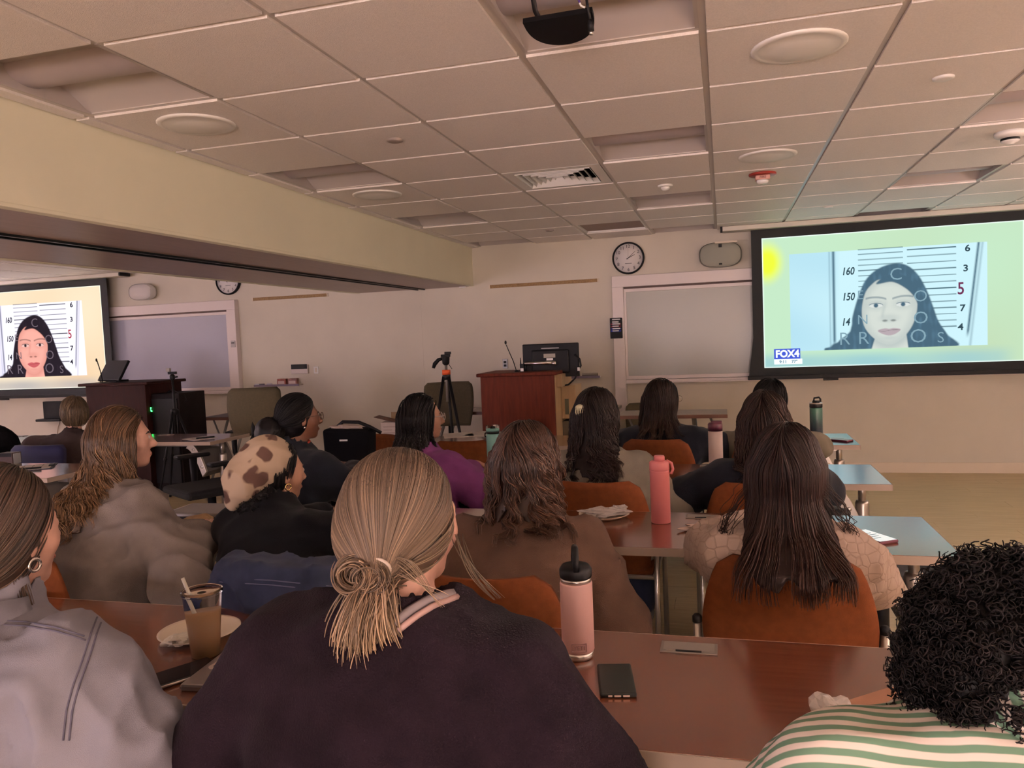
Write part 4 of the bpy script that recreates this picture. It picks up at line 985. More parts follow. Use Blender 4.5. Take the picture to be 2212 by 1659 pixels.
# ------------------------------------------------------------------ implicit surfaces (for bodies, clothes and hair)
def smin(a, b, k):
    h = np.maximum(k-np.abs(a-b), 0)/k
    return np.minimum(a, b)-h*h*k*0.25
class Sdf:
    def __init__(s): s.p = []
    def cap(s, a, b, ra, rb, k=0.03, op=1):
        a = np.array(a, float); b = np.array(b, float); m = max(ra, rb); d = b-a; dd = float(d@d)+1e-12
        def f(X, Y, Z):
            t = np.clip(((X-a[0])*d[0]+(Y-a[1])*d[1]+(Z-a[2])*d[2])/dd, 0, 1)
            return np.sqrt((X-a[0]-t*d[0])**2+(Y-a[1]-t*d[1])**2+(Z-a[2]-t*d[2])**2)-(ra+(rb-ra)*t)
        s.p.append((f, np.minimum(a, b)-m, np.maximum(a, b)+m, k, op)); return s
    def chain(s, pts, rs, k=0.03):
        for i in range(len(pts)-1): s.cap(pts[i], pts[i+1], rs[i], rs[i+1], k)
        return s
    def ell(s, c, r, R=None, k=0.03, op=1):
        c = np.array(c, float); r = np.array(r, float); m = max(r); q = min(r)
        M = np.array(R, float).T if R is not None else np.eye(3)
        def f(X, Y, Z):
            x, y, z = X-c[0], Y-c[1], Z-c[2]
            u = (M[0, 0]*x+M[0, 1]*y+M[0, 2]*z)/r[0]; v = (M[1, 0]*x+M[1, 1]*y+M[1, 2]*z)/r[1]; w = (M[2, 0]*x+M[2, 1]*y+M[2, 2]*z)/r[2]
            k0 = np.sqrt(u*u+v*v+w*w); k1 = np.sqrt((u/r[0])**2+(v/r[1])**2+(w/r[2])**2)+1e-9
            return np.where(k0 < 0.25, (k0-1)*q, k0*(k0-1)/k1)
        s.p.append((f, c-m, c+m, k, op)); return s
    def loft(s, prof, k=0.04, e=2.3, op=1):
        P = np.array(sorted(prof), float); z0, z1 = P[0, 0], P[-1, 0]
        lo = np.array([(P[:, 1]-P[:, 3]).min(), (P[:, 2]-P[:, 4]).min(), z0]); hi = np.array([(P[:, 1]+P[:, 3]).max(), (P[:, 2]+P[:, 4]).max(), z1])
        def f(X, Y, Z):
            zz = np.clip(Z, z0, z1); cx, cy, a, b = (np.interp(zz, P[:, 0], P[:, i]) for i in (1, 2, 3, 4))
            q = (np.abs((X-cx)/a)**e+np.abs((Y-cy)/b)**e)**(1/e)
            d = (q-1)*np.minimum(a, b); dz = np.maximum(z0-Z, Z-z1)
            return np.where(dz > 0, np.sqrt(np.maximum(d, 0)**2+dz*dz), np.maximum(d, dz*0.5 if False else d))
        s.p.append((f, lo, hi, k, op)); return s
    def ev(s, P, off=0.0):
        X, Y, Z = P[:, 0], P[:, 1], P[:, 2]; V = np.full(len(P), 0.5)
        for f, lo, hi, k, op in s.p:
            d = f(X, Y, Z)
            V = smin(V, d, k) if op == 1 else -smin(-V, d, k)
        return V-off
    def grad(s, P, e=0.004):
        v = s.ev(P); g = np.stack([s.ev(P+np.array(o)*e)-v for o in ((1, 0, 0), (0, 1, 0), (0, 0, 1))], 1)
        return v, g/(np.linalg.norm(g, axis=1, keepdims=True)+1e-9)
    def field(s, xs, ys, zs):
        V = np.full((len(xs), len(ys), len(zs)), 0.2, np.float32)
        for f, lo, hi, k, op in s.p:
            sl = []
            for ax, c in enumerate((xs, ys, zs)):
                a = np.searchsorted(c, lo[ax]-k-0.03); b = np.searchsorted(c, hi[ax]+k+0.03); sl.append(slice(max(a, 0), max(b, 0)))
            X = xs[sl[0]][:, None, None]; Y = ys[sl[1]][None, :, None]; Z = zs[sl[2]][None, None, :]
            if X.size == 0 or Y.size == 0 or Z.size == 0: continue
            d = f(X, Y, Z).astype(np.float32); sub = V[tuple(sl)]
            V[tuple(sl)] = smin(sub, d, k) if op == 1 else -smin(-sub, d, k)
        return V
def surfnet(V, xs, ys, zs):
    ins = V < 0
    s = sum(ins[i:V.shape[0]-1+i, j:V.shape[1]-1+j, k:V.shape[2]-1+k].astype(np.int8) for i in (0, 1) for j in (0, 1) for k in (0, 1))
    act = (s > 0) & (s < 8); I, J, K = np.nonzero(act)
    idx = np.full(act.shape, -1, np.int32); idx[I, J, K] = np.arange(len(I))
    acc = np.zeros((len(I), 3)); cnt = np.zeros(len(I))
    cor = [(i, j, k) for i in (0, 1) for j in (0, 1) for k in (0, 1)]
    for a in cor:
        for ax in range(3):
            if a[ax]: continue
            b = list(a); b[ax] = 1
            va = V[I+a[0], J+a[1], K+a[2]]; vb = V[I+b[0], J+b[1], K+b[2]]
            m = (va < 0) != (vb < 0); t = np.where(m, va/np.where(m, va-vb, 1), 0)
            pa = np.stack([xs[I+a[0]], ys[J+a[1]], zs[K+a[2]]], 1); pb = np.stack([xs[I+b[0]], ys[J+b[1]], zs[K+b[2]]], 1)
            acc += np.where(m[:, None], pa+(pb-pa)*t[:, None], 0); cnt += m
    P = acc/np.maximum(cnt, 1)[:, None]
    F = []
    for ax in range(3):
        o1, o2 = [(1, 2), (2, 0), (0, 1)][ax]
        A = np.take(ins, np.arange(ins.shape[ax]-1), ax); B = np.take(ins, np.arange(1, ins.shape[ax]), ax)
        E = np.stack(np.nonzero(A != B), 1)
        ok = (E[:, o1] > 0) & (E[:, o2] > 0) & (E[:, o1] < V.shape[o1]-1) & (E[:, o2] < V.shape[o2]-1); E = E[ok]
        def g(d1, d2):
            q = E.copy(); q[:, o1] -= d1; q[:, o2] -= d2; return idx[q[:, 0], q[:, 1], q[:, 2]]
        quad = np.stack([g(1, 1), g(0, 1), g(0, 0), g(1, 0)], 1); fl = A[E[:, 0], E[:, 1], E[:, 2]]
        quad[~fl] = quad[~fl][:, ::-1]; F.append(quad)
    return P, np.concatenate(F)
def noise3(X, Y, Z, s, seed, n=7, st=(1, 1, 1)):
    r = np.random.default_rng(seed); o = 0
    for k in range(n):
        d = r.normal(size=3)*np.array(st); d = d/np.linalg.norm(d)*s*r.uniform(0.6, 1.6); o = o+np.sin(X*d[0]+Y*d[1]+Z*d[2]+r.uniform(0, 6.28))
    return o/n*1.6
def axis(lo, hi, h, fine=None, hf=None):
    if fine is None: return np.arange(lo, hi+h, h)
    a, b = max(lo, fine[0]), min(hi, fine[1]); out = [lo]
    while out[-1] < hi: out.append(out[-1]+(hf if a <= out[-1] < b else h))
    return np.array(out)
def relax(V, F, it=2, w=0.5):
    E = np.concatenate([F[:, [0, 1]], F[:, [1, 2]], F[:, [2, 3]], F[:, [3, 0]]]); E = np.concatenate([E, E[:, ::-1]]); n = len(V)
    deg = np.maximum(np.bincount(E[:, 0], minlength=n), 1)[:, None]
    for _ in range(it):
        s = np.stack([np.bincount(E[:, 0], V[E[:, 1], k], n) for k in range(3)], 1); V = V+(s/deg-V)*w
    return V
def sdf_mesh(S, lo, hi, h, fold=0.0, fs=40, seed=1, st=(1, 1, 1), fine=None, hf=None, cut=None, it=0, shrink=0.0):
    ax = [axis(lo[i], hi[i], h, None if fine is None else (fine[0][i], fine[1][i]), hf) for i in range(3)]
    V = S.field(*ax)+np.float32(shrink)
    if fold > 0:
        X, Y, Z = ax[0][:, None, None], ax[1][None, :, None], ax[2][None, None, :]
        nz = noise3(X, Y, Z, fs, seed, 6, st); n2 = noise3(X, Y, Z, fs*2.1, seed+7, 5, st); V = V-(fold*((1-np.minimum(np.abs(nz), 1))**2*1.4+(1-np.minimum(np.abs(n2), 1))**2*0.55)-fold*0.6).astype(np.float32)
    if cut is not None: V = np.maximum(V, cut(ax[0][:, None, None], ax[1][None, :, None], ax[2][None, None, :]).astype(np.float32))
    P, F = surfnet(V, *ax)
    return (relax(P, F, it) if it else P), F

# ------------------------------------------------------------------ hair strands
def grow(S, roots, steps, ds, dirf, off, wave=0.0, wl=0.09, wave0=0.15, curl=False, seed=0, stiff=0.6, clump=0, tight=0.65):
    r = np.random.default_rng(seed); N = len(roots); P = roots.copy(); out = [P.copy()]; prev = None
    offs = off*(0.2+1.1*r.random(N)); ids = r.random(N)
    for k in range(steps):
        v, n = S.grad(P); D = dirf(P, k/steps, ids)
        w = np.clip(1-(v-0.02)/0.05, 0, 1)[:, None]
        D = D-n*np.sum(D*n, 1, keepdims=True)*w
        D /= np.linalg.norm(D, axis=1, keepdims=True)+1e-9
        if prev is not None: D = prev*stiff+D*(1-stiff); D /= np.linalg.norm(D, axis=1, keepdims=True)+1e-9
        prev = D; P = P+D*ds
        v, n = S.grad(P); e = np.clip(offs-v, -0.02, 0.02); e = np.where(v > 0.03, 0, e); P = P+n*e[:, None]
        out.append(P.copy())
    A = np.stack(out, 1); grp = np.arange(N)//9
    if clump:
        ci = r.choice(N, max(2, N//clump), replace=False); mid = A[:, A.shape[1]//3]; grp = np.argmin(((mid[:, None, :]-mid[ci][None, :, :])**2).sum(2), 1)
        w = tight*np.clip((np.linspace(0, 1, steps+1)-0.15)/0.6, 0, 1)[None, :, None]; A = A*(1-w)+A[ci][grp]*w+w*r.normal(0, 0.0035, (N, 1, 3))
    if wave > 0:
        T = np.gradient(A, axis=1); T /= np.linalg.norm(T, axis=2, keepdims=True)+1e-9
        n1 = np.cross(T, np.array([0.3, 1, 0.2])); n1 /= np.linalg.norm(n1, axis=2, keepdims=True)+1e-9; n2 = np.cross(T, n1)
        s = np.arange(steps+1)*ds; G_ = grp.max()+1; ph = r.uniform(0, 6.28, G_)[grp]+r.normal(0, 0.25, N); w = 2*PI/(wl*r.uniform(0.8, 1.25, G_)[grp])
        am = wave*np.clip((s/s[-1]-wave0)/0.5, 0, 1)[None, :]*r.uniform(0.6, 1.3, G_)[grp][:, None]; th = ph[:, None]+w[:, None]*s[None, :]
        A = A+n1*(am*np.sin(th))[..., None]+(n2*(am*np.cos(th))[..., None] if curl else 0)
    return A
def tubes(A, r0, r1=0.3, seed=0, sides=3):
    """A: N,M,3 strands -> verts, quads"""
    N, M, _ = A.shape; rr = np.random.default_rng(seed)
    T = np.gradient(A, axis=1); T /= np.linalg.norm(T, axis=2, keepdims=True)+1e-9
    ref = rr.normal(size=(N, 1, 3)); n1 = np.cross(T, ref); n1 /= np.linalg.norm(n1, axis=2, keepdims=True)+1e-9; n2 = np.cross(T, n1)
    t = np.linspace(0, 1, M); prof = (0.55+0.45*np.clip(t/0.15, 0, 1))*(1-(1-r1)*np.clip((t-0.55)/0.45, 0, 1)); rad = r0*prof[None, :]*rr.uniform(0.7, 1.3, N)[:, None]
    V = np.stack([A+(n1*math.cos(2*PI*k/sides)+n2*math.sin(2*PI*k/sides))*rad[..., None] for k in range(sides)], 2)   # N,M,S,3
    b = (np.arange(N)[:, None, None]*M+np.arange(M-1)[None, :, None])*sides; k = np.arange(sides)[None, None, :]; k2 = (k+1) % sides
    F = np.stack([b+k, b+k2, b+sides+k2, b+sides+k], -1).reshape(-1, 4)
    return V.reshape(-1, 3), F
def strand_cols(A, c0, c1, var, seed, sides=3):
    N, M, _ = A.shape; r = np.random.default_rng(seed); t = np.linspace(0, 1, M)[None, :, None]
    c = (np.array(c0)*(1-t)+np.array(c1)*t)*0.64; q = A[:, M//4]; v = np.exp(r.normal(0, var, N)+0.58*noise3(q[:, 0], q[:, 1], q[:, 2], 130, seed+3))[:, None, None]; c = np.clip(c*v, 0, 1)
    return np.repeat(c[:, :, None, :], sides, 2).reshape(-1, 3)
hair_m = bpy.data.materials.new('hair'); hair_m.use_nodes = True
_nt = hair_m.node_tree; _b = _nt.nodes['Principled BSDF']; _a = _nt.nodes.new('ShaderNodeVertexColor'); _a.layer_name = 'col'; _nt.links.new(_a.outputs[0], _b.inputs['Base Color'])
_b.inputs['Roughness'].default_value = 0.42; _b.inputs['Specular IOR Level'].default_value = 0.45
hair_dk = hair_m.copy(); hair_dk.name = 'dark hair'; _b = hair_dk.node_tree.nodes['Principled BSDF']; _b.inputs['Roughness'].default_value = 0.5; _b.inputs['Specular IOR Level'].default_value = 0.2
class HairB:
    def __init__(s): s.V = []; s.F = []; s.C = []; s.n = 0
    def add(s, V, F, Cc):
        s.V.append(V); s.F.append(F+s.n); s.C.append(Cc if np.ndim(Cc) == 2 else np.tile(np.array(Cc, float), (len(V), 1))); s.n += len(V)
    def strands(s, A, r0, c0, c1, var=0.22, seed=0, r1=0.3):
        V, F = tubes(A, r0, r1, seed); s.add(V, F, strand_cols(A, c0, c1, var, seed))
    def base(s, S, lo, hi, h, c, fold=0.003, fs=120, st=(1, 1, 0.15), seed=3, cut=None, shrink=0.0):
        V, F = sdf_mesh(S, lo, hi, h, fold, fs, seed, st, cut=cut, it=1, shrink=shrink); s.add(V, F, c)
    def build(s, parent, name='hair'):
        return np_mesh(name, np.concatenate(s.V), np.concatenate(s.F), hair_dk if np.mean(np.concatenate(s.C)) < 0.03 else hair_m, parent, True, np.concatenate(s.C))
# ------------------------------------------------------------------ people
def skin(name, c): return mat(name, c, 0.5, noise=0.06, nscale=60, spec=0.4)
SK_LIGHT = skin('light skin', (0.62, 0.36, 0.28)); SK_MID = skin('mid skin', (0.40, 0.21, 0.14)); SK_TAN = skin('tan skin', (0.33, 0.17, 0.11)); SK_DEEP = skin('deep skin', (0.17, 0.075, 0.045))
lash_m = mat('brow', (0.05, 0.03, 0.02), 0.7); eye_m = mat('eye', (0.6, 0.57, 0.55), 0.2)
def head_sdf(S, tf, sc, neck_to):
    """tf: function local head point -> person local; R3: rotation"""
    f, R = tf
    def E(c, r, k, op=1): S.ell(f(np.array(c)*sc), np.array(r)*sc, R, k*sc, op)
    E((0, -0.012, 0.030), (0.073, 0.092, 0.083), 0.03); E((0, 0.022, -0.040), (0.058, 0.066, 0.072), 0.05)
    E((0, 0.066, -0.094), (0.020, 0.018, 0.017), 0.035); E((0, 0.066, 0.020), (0.050, 0.022, 0.014), 0.02)
    for s_ in (-1, 1):
        E((s_*0.038, 0.050, -0.022), (0.026, 0.026, 0.024), 0.03); E((s_*0.031, 0.100, 0.003), (0.020, 0.016, 0.011), 0.015, -1)
        E((s_*0.030, 0.080, 0.002), (0.014, 0.012, 0.012), 0.006)
        E((s_*0.012, 0.094, -0.034), (0.009, 0.010, 0.008), 0.010)
        Rz = np.array(Matrix.Rotation(s_*-0.35, 3, 'Z')); S.ell(f(np.array((s_*0.077, -0.010, -0.008))*sc), np.array((0.010, 0.021, 0.033))*sc, R@Rz, 0.008*sc)
        S.ell(f(np.array((s_*0.087, -0.004, -0.006))*sc), np.array((0.008, 0.011, 0.019))*sc, R@Rz, 0.006*sc, -1)
    S.cap(f(np.array((0, 0.084, 0.014))*sc), f(np.array((0, 0.108, -0.028))*sc), 0.007*sc, 0.012*sc, 0.014*sc)
    E((0, 0.083, -0.060), (0.024, 0.012, 0.0075), 0.010); E((0, 0.081, -0.071), (0.020, 0.012, 0.008), 0.008)
    S.cap(f(np.array((0, -0.022, -0.050))*sc), neck_to, 0.050*sc, 0.058*sc, 0.03)

_hand = {}
def hand_mesh(side):
    """right-handed relaxed hand, wrist at origin, fingers to +Y, palm down; mirrored for the left"""
    if 0 not in _hand:
        S = Sdf(); S.ell((0, 0.045, 0.0), (0.038, 0.050, 0.015), None, 0.02); S.cap((0, -0.03, 0), (0, 0.02, 0), 0.024, 0.026, 0.02)
        for i, (x, L) in enumerate(((-0.029, 0.070), (-0.0095, 0.080), (0.0105, 0.075), (0.029, 0.058))):
            a = np.array((x, 0.085, 0.002)); b = a+np.array((x*0.12, L*0.45, -0.004)); c = b+np.array((x*0.05, L*0.32, -0.014)); d = c+np.array((0, L*0.20, -0.018))
            S.chain([a, b, c, d], [0.0095, 0.0088, 0.0080, 0.0070], 0.006)
        S.chain([np.array((-0.028, 0.025, -0.004)), np.array((-0.048, 0.055, -0.010)), np.array((-0.052, 0.082, -0.014)), np.array((-0.046, 0.104, -0.018))], [0.015, 0.0115, 0.010, 0.0085], 0.010)
        _hand[0] = sdf_mesh(S, (-0.075, -0.06, -0.07), (0.06, 0.20, 0.035), 0.0055)
    V, F = _hand[0]; V = V.copy()
    if side < 0: V[:, 0] *= -1; F = F[:, ::-1]
    return V, F
_shoe = {}
shoe_m = mat('shoe', (0.05, 0.045, 0.045), 0.6)
def shoes(root, ank):
    if 0 not in _shoe:
        S = Sdf(); S.cap((0, -0.05, 0.045), (0, 0.10, 0.038), 0.042, 0.040, 0.02); S.ell((0, 0.15, 0.035), (0.045, 0.06, 0.033), None, 0.03); S.cap((0, -0.04, 0.05), (0, -0.04, 0.10), 0.042, 0.042, 0.03)
        V, F = sdf_mesh(S, (-0.08, -0.14, -0.02), (0.08, 0.25, 0.15), 0.011, cut=lambda X, Y, Z: -Z+0*X*Y); _shoe[0] = np_mesh('shoe', V, F, shoe_m, root); o = _shoe[0]
        o.location = (ank[0][0], ank[0][1], 0)
    else:
        o = _shoe[0].copy(); C.objects.link(o); o.parent = root; o.location = (ank[0][0], ank[0][1], 0)
    o = _shoe[0].copy(); C.objects.link(o); o.parent = root; o.location = (ank[1][0], ank[1][1], 0)

PEOPLE = {}
def person(key, top_px, Y, hip, yaw, hyaw, label, skinm, top_m, leg_m_, top_name='sweater', hs=0.95, hpitch=0.0, hroll=0.0, hair_t=0.010, sw=0.165, bulk=0.018, shrink=1.0,
           el=None, wr=None, fold=0.006, fs=38, res=0.011, res_b=0.016, knees=None, open_neck=0.0, zlow=0.47, slope=0.0, torso=1.0, hand_ok=True, neck=(-0.050, -0.155), collar=0.012, tilt=0.0):
    w = at_y(top_px[0], top_px[1], Y)
    head_w = Vector((w.x, Y, w.z-(0.113*hs+hair_t)))
    root = empty('person', (hip[0], hip[1], 0), yaw, label, 'person')
    Rinv = Matrix.Rotation(-yaw, 3, 'Z'); h = np.array(Rinv @ (head_w-Vector((hip[0], hip[1], 0))))
    Rh = np.array((Matrix.Rotation(hyaw-yaw, 3, 'Z') @ Matrix.Rotation(hpitch, 3, 'X') @ Matrix.Rotation(hroll, 3, 'Y')))
    f = lambda p: Rh@np.asarray(p, float)+h
    nb = h+np.array((0.0, neck[0], neck[1]))*hs            # neck base
    sz = nb[2]-0.055
    def cen(z):
        t = np.clip((z-0.46)/(nb[2]-0.46), 0, 1.1); return nb[0]*t**1.3, (nb[1]-0.0)*t**1.25-0.02*math.sin(min(1, t)*PI)
    def prof(inf, low):
        P = []
        for z, a, b in ((low, 0.178, 0.130), (0.56, 0.172, 0.125), (0.66, 0.160, 0.115), ((0.66+sz)/2, 0.165, 0.115), (sz-0.11, 0.178, 0.115), (sz-0.03, 0.165, 0.098), (sz+0.02, 0.125, 0.080), (sz+0.055, 0.075, 0.062)):
            cx, cy = cen(z); P.append((z, cx, cy, a*torso*(sw/0.165)+inf, b*torso+inf))
        return P
    sh = [np.array((cen(sz)[0]+s_*sw, cen(sz)[1]+0.005, sz-0.035+s_*slope)) for s_ in (-1, 1)]
    el = el or [(-0.27, 0.10, 0.78), (0.27, 0.10, 0.78)]; wr = wr or [(-0.10, 0.33, 0.792), (0.10, 0.33, 0.792)]
    el = [np.array(e, float) for e in el]; wr = [np.array(e, float) for e in wr]
    hipj = [np.array((s_*0.09, 0.0, 0.52)) for s_ in (-1, 1)]; kn = knees or [(-0.11, 0.40, 0.53), (0.11, 0.40, 0.53)]; kn = [np.array(k, float) for k in kn]
    an = [np.array((k[0], k[1]-0.02, 0.09)) for k in kn]
    # body: one continuous surface from head to feet, hands with separate fingers
    B = Sdf(); head_sdf(B, (f, Rh), hs, nb+np.array((0, 0.0, -0.03)))
    B.loft(prof(-0.012, 0.47), 0.05)
    for i in (0, 1):
        B.chain([sh[i], el[i], wr[i]], [0.052, 0.040, 0.024], 0.03); B.chain([hipj[i], kn[i], an[i]], [0.082, 0.058, 0.036], 0.04); B.cap(an[i]+np.array((0, 0, -0.04)), an[i]+np.array((0, 0.12, -0.05)), 0.032, 0.03, 0.02)
    lo = np.minimum.reduce([h-0.16, *[e-0.09 for e in el], *[e-0.06 for e in wr], np.array((-0.25, -0.25, 0.0))]); hi = np.maximum.reduce([h+0.17, *[e+0.09 for e in el], *[e+0.06 for e in wr], np.array((0.25, 0.50, 0.7))]); lo[2] = 0.0
    V, F = sdf_mesh(B, lo, hi, res_b, fine=(h-0.135*hs-0.005, h+0.135*hs+0.005), hf=0.0062)
    for i in (0, 1):
        if not hand_ok: break
        d = wr[i]-el[i]; d = d/np.linalg.norm(d); d2 = d*np.array((1, 1, 0.35)); d2 /= np.linalg.norm(d2); xx = np.cross(d2, (0, 0, 1.0)); xx /= np.linalg.norm(xx); zz = np.cross(xx, d2)
        HV, HF = hand_mesh(1 if i == 1 else -1); HV = (HV*0.93)@np.stack([xx, d2, zz])+wr[i]; F = np.concatenate([F, HF+len(V)]); V = np.concatenate([V, HV])
    body = np_mesh('body', V, F, skinm, root)
    for s_ in (-1, 1):
        MB().ell(f(np.array((s_*0.030, 0.083, 0.003))*hs), (0.010, 0.010, 0.010), 10, 6).build('eye', eye_m, root)
        MB().tube([f(np.array((s_*q[0], q[1], q[2]))*hs) for q in ((0.014, 0.090, 0.018), (0.030, 0.088, 0.024), (0.048, 0.076, 0.018))], [0.003, 0.0035, 0.002], 6).build('eyebrow', lash_m, root)
    lp = MB(); lp.ell(f(np.array((0, 0.0925, -0.0655))*hs), np.array((0.019, 0.0045, 0.0085))*hs, 12, 8, Matrix(Rh.tolist())); lp.build('lips', mat('lips '+skinm.name, tuple(c*q for c, q in zip(skinm.node_tree.nodes['Principled BSDF'].inputs['Base Color'].default_value[:3], (0.85, 0.6, 0.6))), 0.4), root)
    # top: torso and sleeves
    G = Sdf(); G.loft(prof(bulk, zlow), 0.05)
    for i in (0, 1):
        wv = el[i]+(wr[i]-el[i])*0.90
        G.chain([sh[i]+np.array(((-1, 1)[i]*0.0, 0, 0)), el[i], wv], [0.060+bulk*0.9, 0.050+bulk, 0.036+bulk*0.8], 0.05)
    G.cap(nb+np.array((0, 0.0, -0.02)), nb+np.array((0, 0.006, collar)), 0.068+bulk*0.6, 0.060+bulk*0.45, 0.04)
    nk0 = nb+np.array((0, -0.01, 0.005)); nk1 = h+np.array((0, -0.005, -0.05))
    cutS = Sdf(); cutS.cap(nb+np.array((tilt*0.5, 0.012+open_neck*0.3, 0.012-open_neck*0.8)), nb+np.array((tilt, 0.05+open_neck, 0.14)), 0.052+open_neck, 0.085+open_neck, 0.02)
    for i in (0, 1):
        d = (wr[i]-el[i]); d /= np.linalg.norm(d); w0 = el[i]+(wr[i]-el[i])*0.93; cutS.cap(w0+d*0.02, w0+d*0.10, 0.034, 0.034, 0.01)
    lo = np.minimum.reduce([*[e-0.13 for e in el], *[e-0.10 for e in wr], np.array((-0.30, -0.28, zlow-0.03)), nb-0.2]); hi = np.maximum.reduce([*[e+0.13 for e in el], *[e+0.10 for e in wr], np.array((0.30, 0.25, nb[2]+0.09)), nb+np.array((0.2, 0.2, 0.09))]); lo[2] = min(el[0][2], el[1][2], wr[0][2], wr[1][2], zlow+0.1)-0.1
    def ctf(X, Y, Z):
        V = None
        for fn, a, b, k, op in cutS.p:
            d = fn(X, Y, Z); V = d if V is None else np.minimum(V, d)
        return np.maximum(-V, zlow-Z)
    V, F = sdf_mesh(G, lo, hi, res, fold, fs, abs(hash(key)) % 97 if False else sum(map(ord, key)) % 97, (1, 1, 0.6), cut=ctf, it=2)
    tp = np_mesh(top_name, V, F, top_m, root)
    # trousers and shoes
    L = Sdf(); cx, cy = cen(0.56); L.loft([(0.44, 0, 0, 0.185, 0.140), (0.52, 0, 0, 0.185, 0.140), (0.60, cx, cy, 0.172, 0.126)], 0.05)
    for i in (0, 1): L.chain([hipj[i], kn[i], an[i]], [0.094, 0.074, 0.058], 0.04)
    ex = max(abs(kn[0][0]), abs(kn[1][0]))+0.1
    V, F = sdf_mesh(L, (-max(0.24, ex), -0.2, 0.06), (max(0.24, ex), max(kn[0][1], kn[1][1])+0.1, 0.66), 0.017, 0.006, 30, 5, cut=lambda X, Y, Z: np.maximum(Z-0.615, 0.10-Z)+0*X+0*Y)
    np_mesh('trousers', V, F, leg_m_, root)
    shoes(root, an)
    info = dict(root=root, h=h, f=f, R=Rh, hs=hs, nb=nb, sz=sz, G=G, B=B, cen=cen, sh=sh, el=el, wr=wr, top=tp, body=body, hipw=hip)
    PEOPLE[key] = info
    return info

def cap_volume(I, t=0.014, back=0.0, low=-0.06):
    """hair cap over the skull: in head frame"""
    S = Sdf(); f, R, s = I['f'], I['R'], I['hs']
    S.ell(f(np.array((0, -0.020, 0.034))*s), np.array((0.075+t, 0.090+t, 0.084+t))*s, R, 0.03)
    S.ell(f(np.array((0, -0.045-back, low*0.6))*s), np.array((0.068+t, 0.058+t, 0.070+t))*s, R, 0.05)
    return S
def face_cut(I, x0=0.05, zf=0.055):
    """keeps hair off the face: hair frame cut in head space (positive removes)"""
    f, R, s, h = I['f'], I['R'], I['hs'], I['h']
    def c(X, Y, Z):
        x, y, z = X-h[0], Y-h[1], Z-h[2]
        hy = R[0, 1]*x+R[1, 1]*y+R[2, 1]*z; hz = R[0, 2]*x+R[1, 2]*y+R[2, 2]*z
        return (hy-(x0+0.55*np.maximum(hz-0.0, 0))*s)*0.8
    return c
def hf_points(I, n, seed, sector=None, zmin=0.2):
    """points over the hair cap in head frame, upper dome"""
    r = np.random.default_rng(seed); v = r.normal(size=(n*6, 3)); v /= np.linalg.norm(v, axis=1, keepdims=True)
    m = (v[:, 2] > zmin) & (v[:, 1] < 0.55+0.6*v[:, 2]) if sector is None else sector(v); v = v[m][:n]
    p = v*np.array((0.089, 0.104, 0.098))*I['hs']+np.array((0, -0.020, 0.034))*I['hs']
    return np.stack([I['f'](q) for q in p])
def glasses(I, col):
    g = empty('eyeglasses', I['root'].matrix_world.translation, 0) if False else None
    f, s = I['f'], I['hs']; m = mat('glasses frame '+col[0], col[1], 0.35); mb = MB()
    for sx in (-1, 1):
        mb.tube([f(np.array((sx*0.032+0.023*math.cos(a), 0.108-0.10*abs(sx*0.032+0.023*math.cos(a))**1.5*2, 0.002+0.018*math.sin(a)))*s) for a in [2*PI*k/20 for k in range(21)]], 0.0022, 6)
        mb.tube([f(np.array(q)*s) for q in ((sx*0.055, 0.100, 0.008), (sx*0.074, 0.06, 0.008), (sx*0.080, 0.0, 0.006), (sx*0.078, -0.018, -0.006))], 0.0020, 6)
    mb.tube([f(np.array(q)*s) for q in ((-0.010, 0.108, 0.004), (0, 0.112, 0.008), (0.010, 0.108, 0.004))], 0.002, 6)
    return mb.build('eyeglasses', m, I['root'])
def earring(I, side, hoop, r=0.010, m=None):
    f, s = I['f'], I['hs']; m = m or mat('silver', (0.75, 0.72, 0.68), 0.2, metal=1.0); c = np.array((side*0.086, -0.006, -0.040-r))*s; mb = MB()
    if hoop: mb.tube([f(c+np.array((0.000, r*math.cos(a), r*math.sin(a)))) for a in [2*PI*k/16 for k in range(17)]], 0.0028, 8)
    else: mb.ell(f(c), (r, r, r), 12, 8)
    return mb.build('earring', m, I['root'])
# ------------------------------------------------------------------ cloth materials
from mathutils.bvhtree import BVHTree
def fabric(name, c, var=0.10, bs=420, bump=0.35, rough=0.9, sheen=0.04, ns=14): return mat(name, tuple(q*0.72 for q in c), rough, noise=var, nscale=ns, bump=bump, bscale=bs, sheen=sheen, spec=0.08)
denim_l = fabric('washed denim', (0.29, 0.28, 0.33), 0.10, 900, 0.35, ns=7); denim_d = fabric('dark denim', (0.045, 0.055, 0.10), 0.25, 900, 0.35)
jean = fabric('jeans', (0.03, 0.035, 0.06), 0.2, 900); blackc = fabric('black cotton', (0.006, 0.006, 0.008), 0.2, sheen=0.05); khaki = fabric('khaki', (0.20, 0.15, 0.10), 0.1, 900)
purple_dark = fabric('plum black knit', (0.018, 0.010, 0.016), 0.3, 330, 0.6, sheen=0.02); grey_sw = fabric('grey fleece', (0.26, 0.22, 0.20), 0.12, 500, 0.5)
brown_sw = fabric('brown fleece', (0.135, 0.078, 0.055), 0.12, 500, 0.5); navy_sw = fabric('navy knit', (0.012, 0.014, 0.022), 0.25, 420, sheen=0.1); violet = fabric('violet fleece', (0.23, 0.06, 0.22), 0.12, 420)
stone_sw = fabric('stone fleece', (0.27, 0.24, 0.19), 0.1, 420); nightc = fabric('night cotton', (0.010, 0.011, 0.018), 0.2, sheen=0.1); beige_t = fabric('beige tee', (0.22, 0.19, 0.14), 0.1); umber = fabric('umber shirt', (0.055, 0.036, 0.034), 0.15)
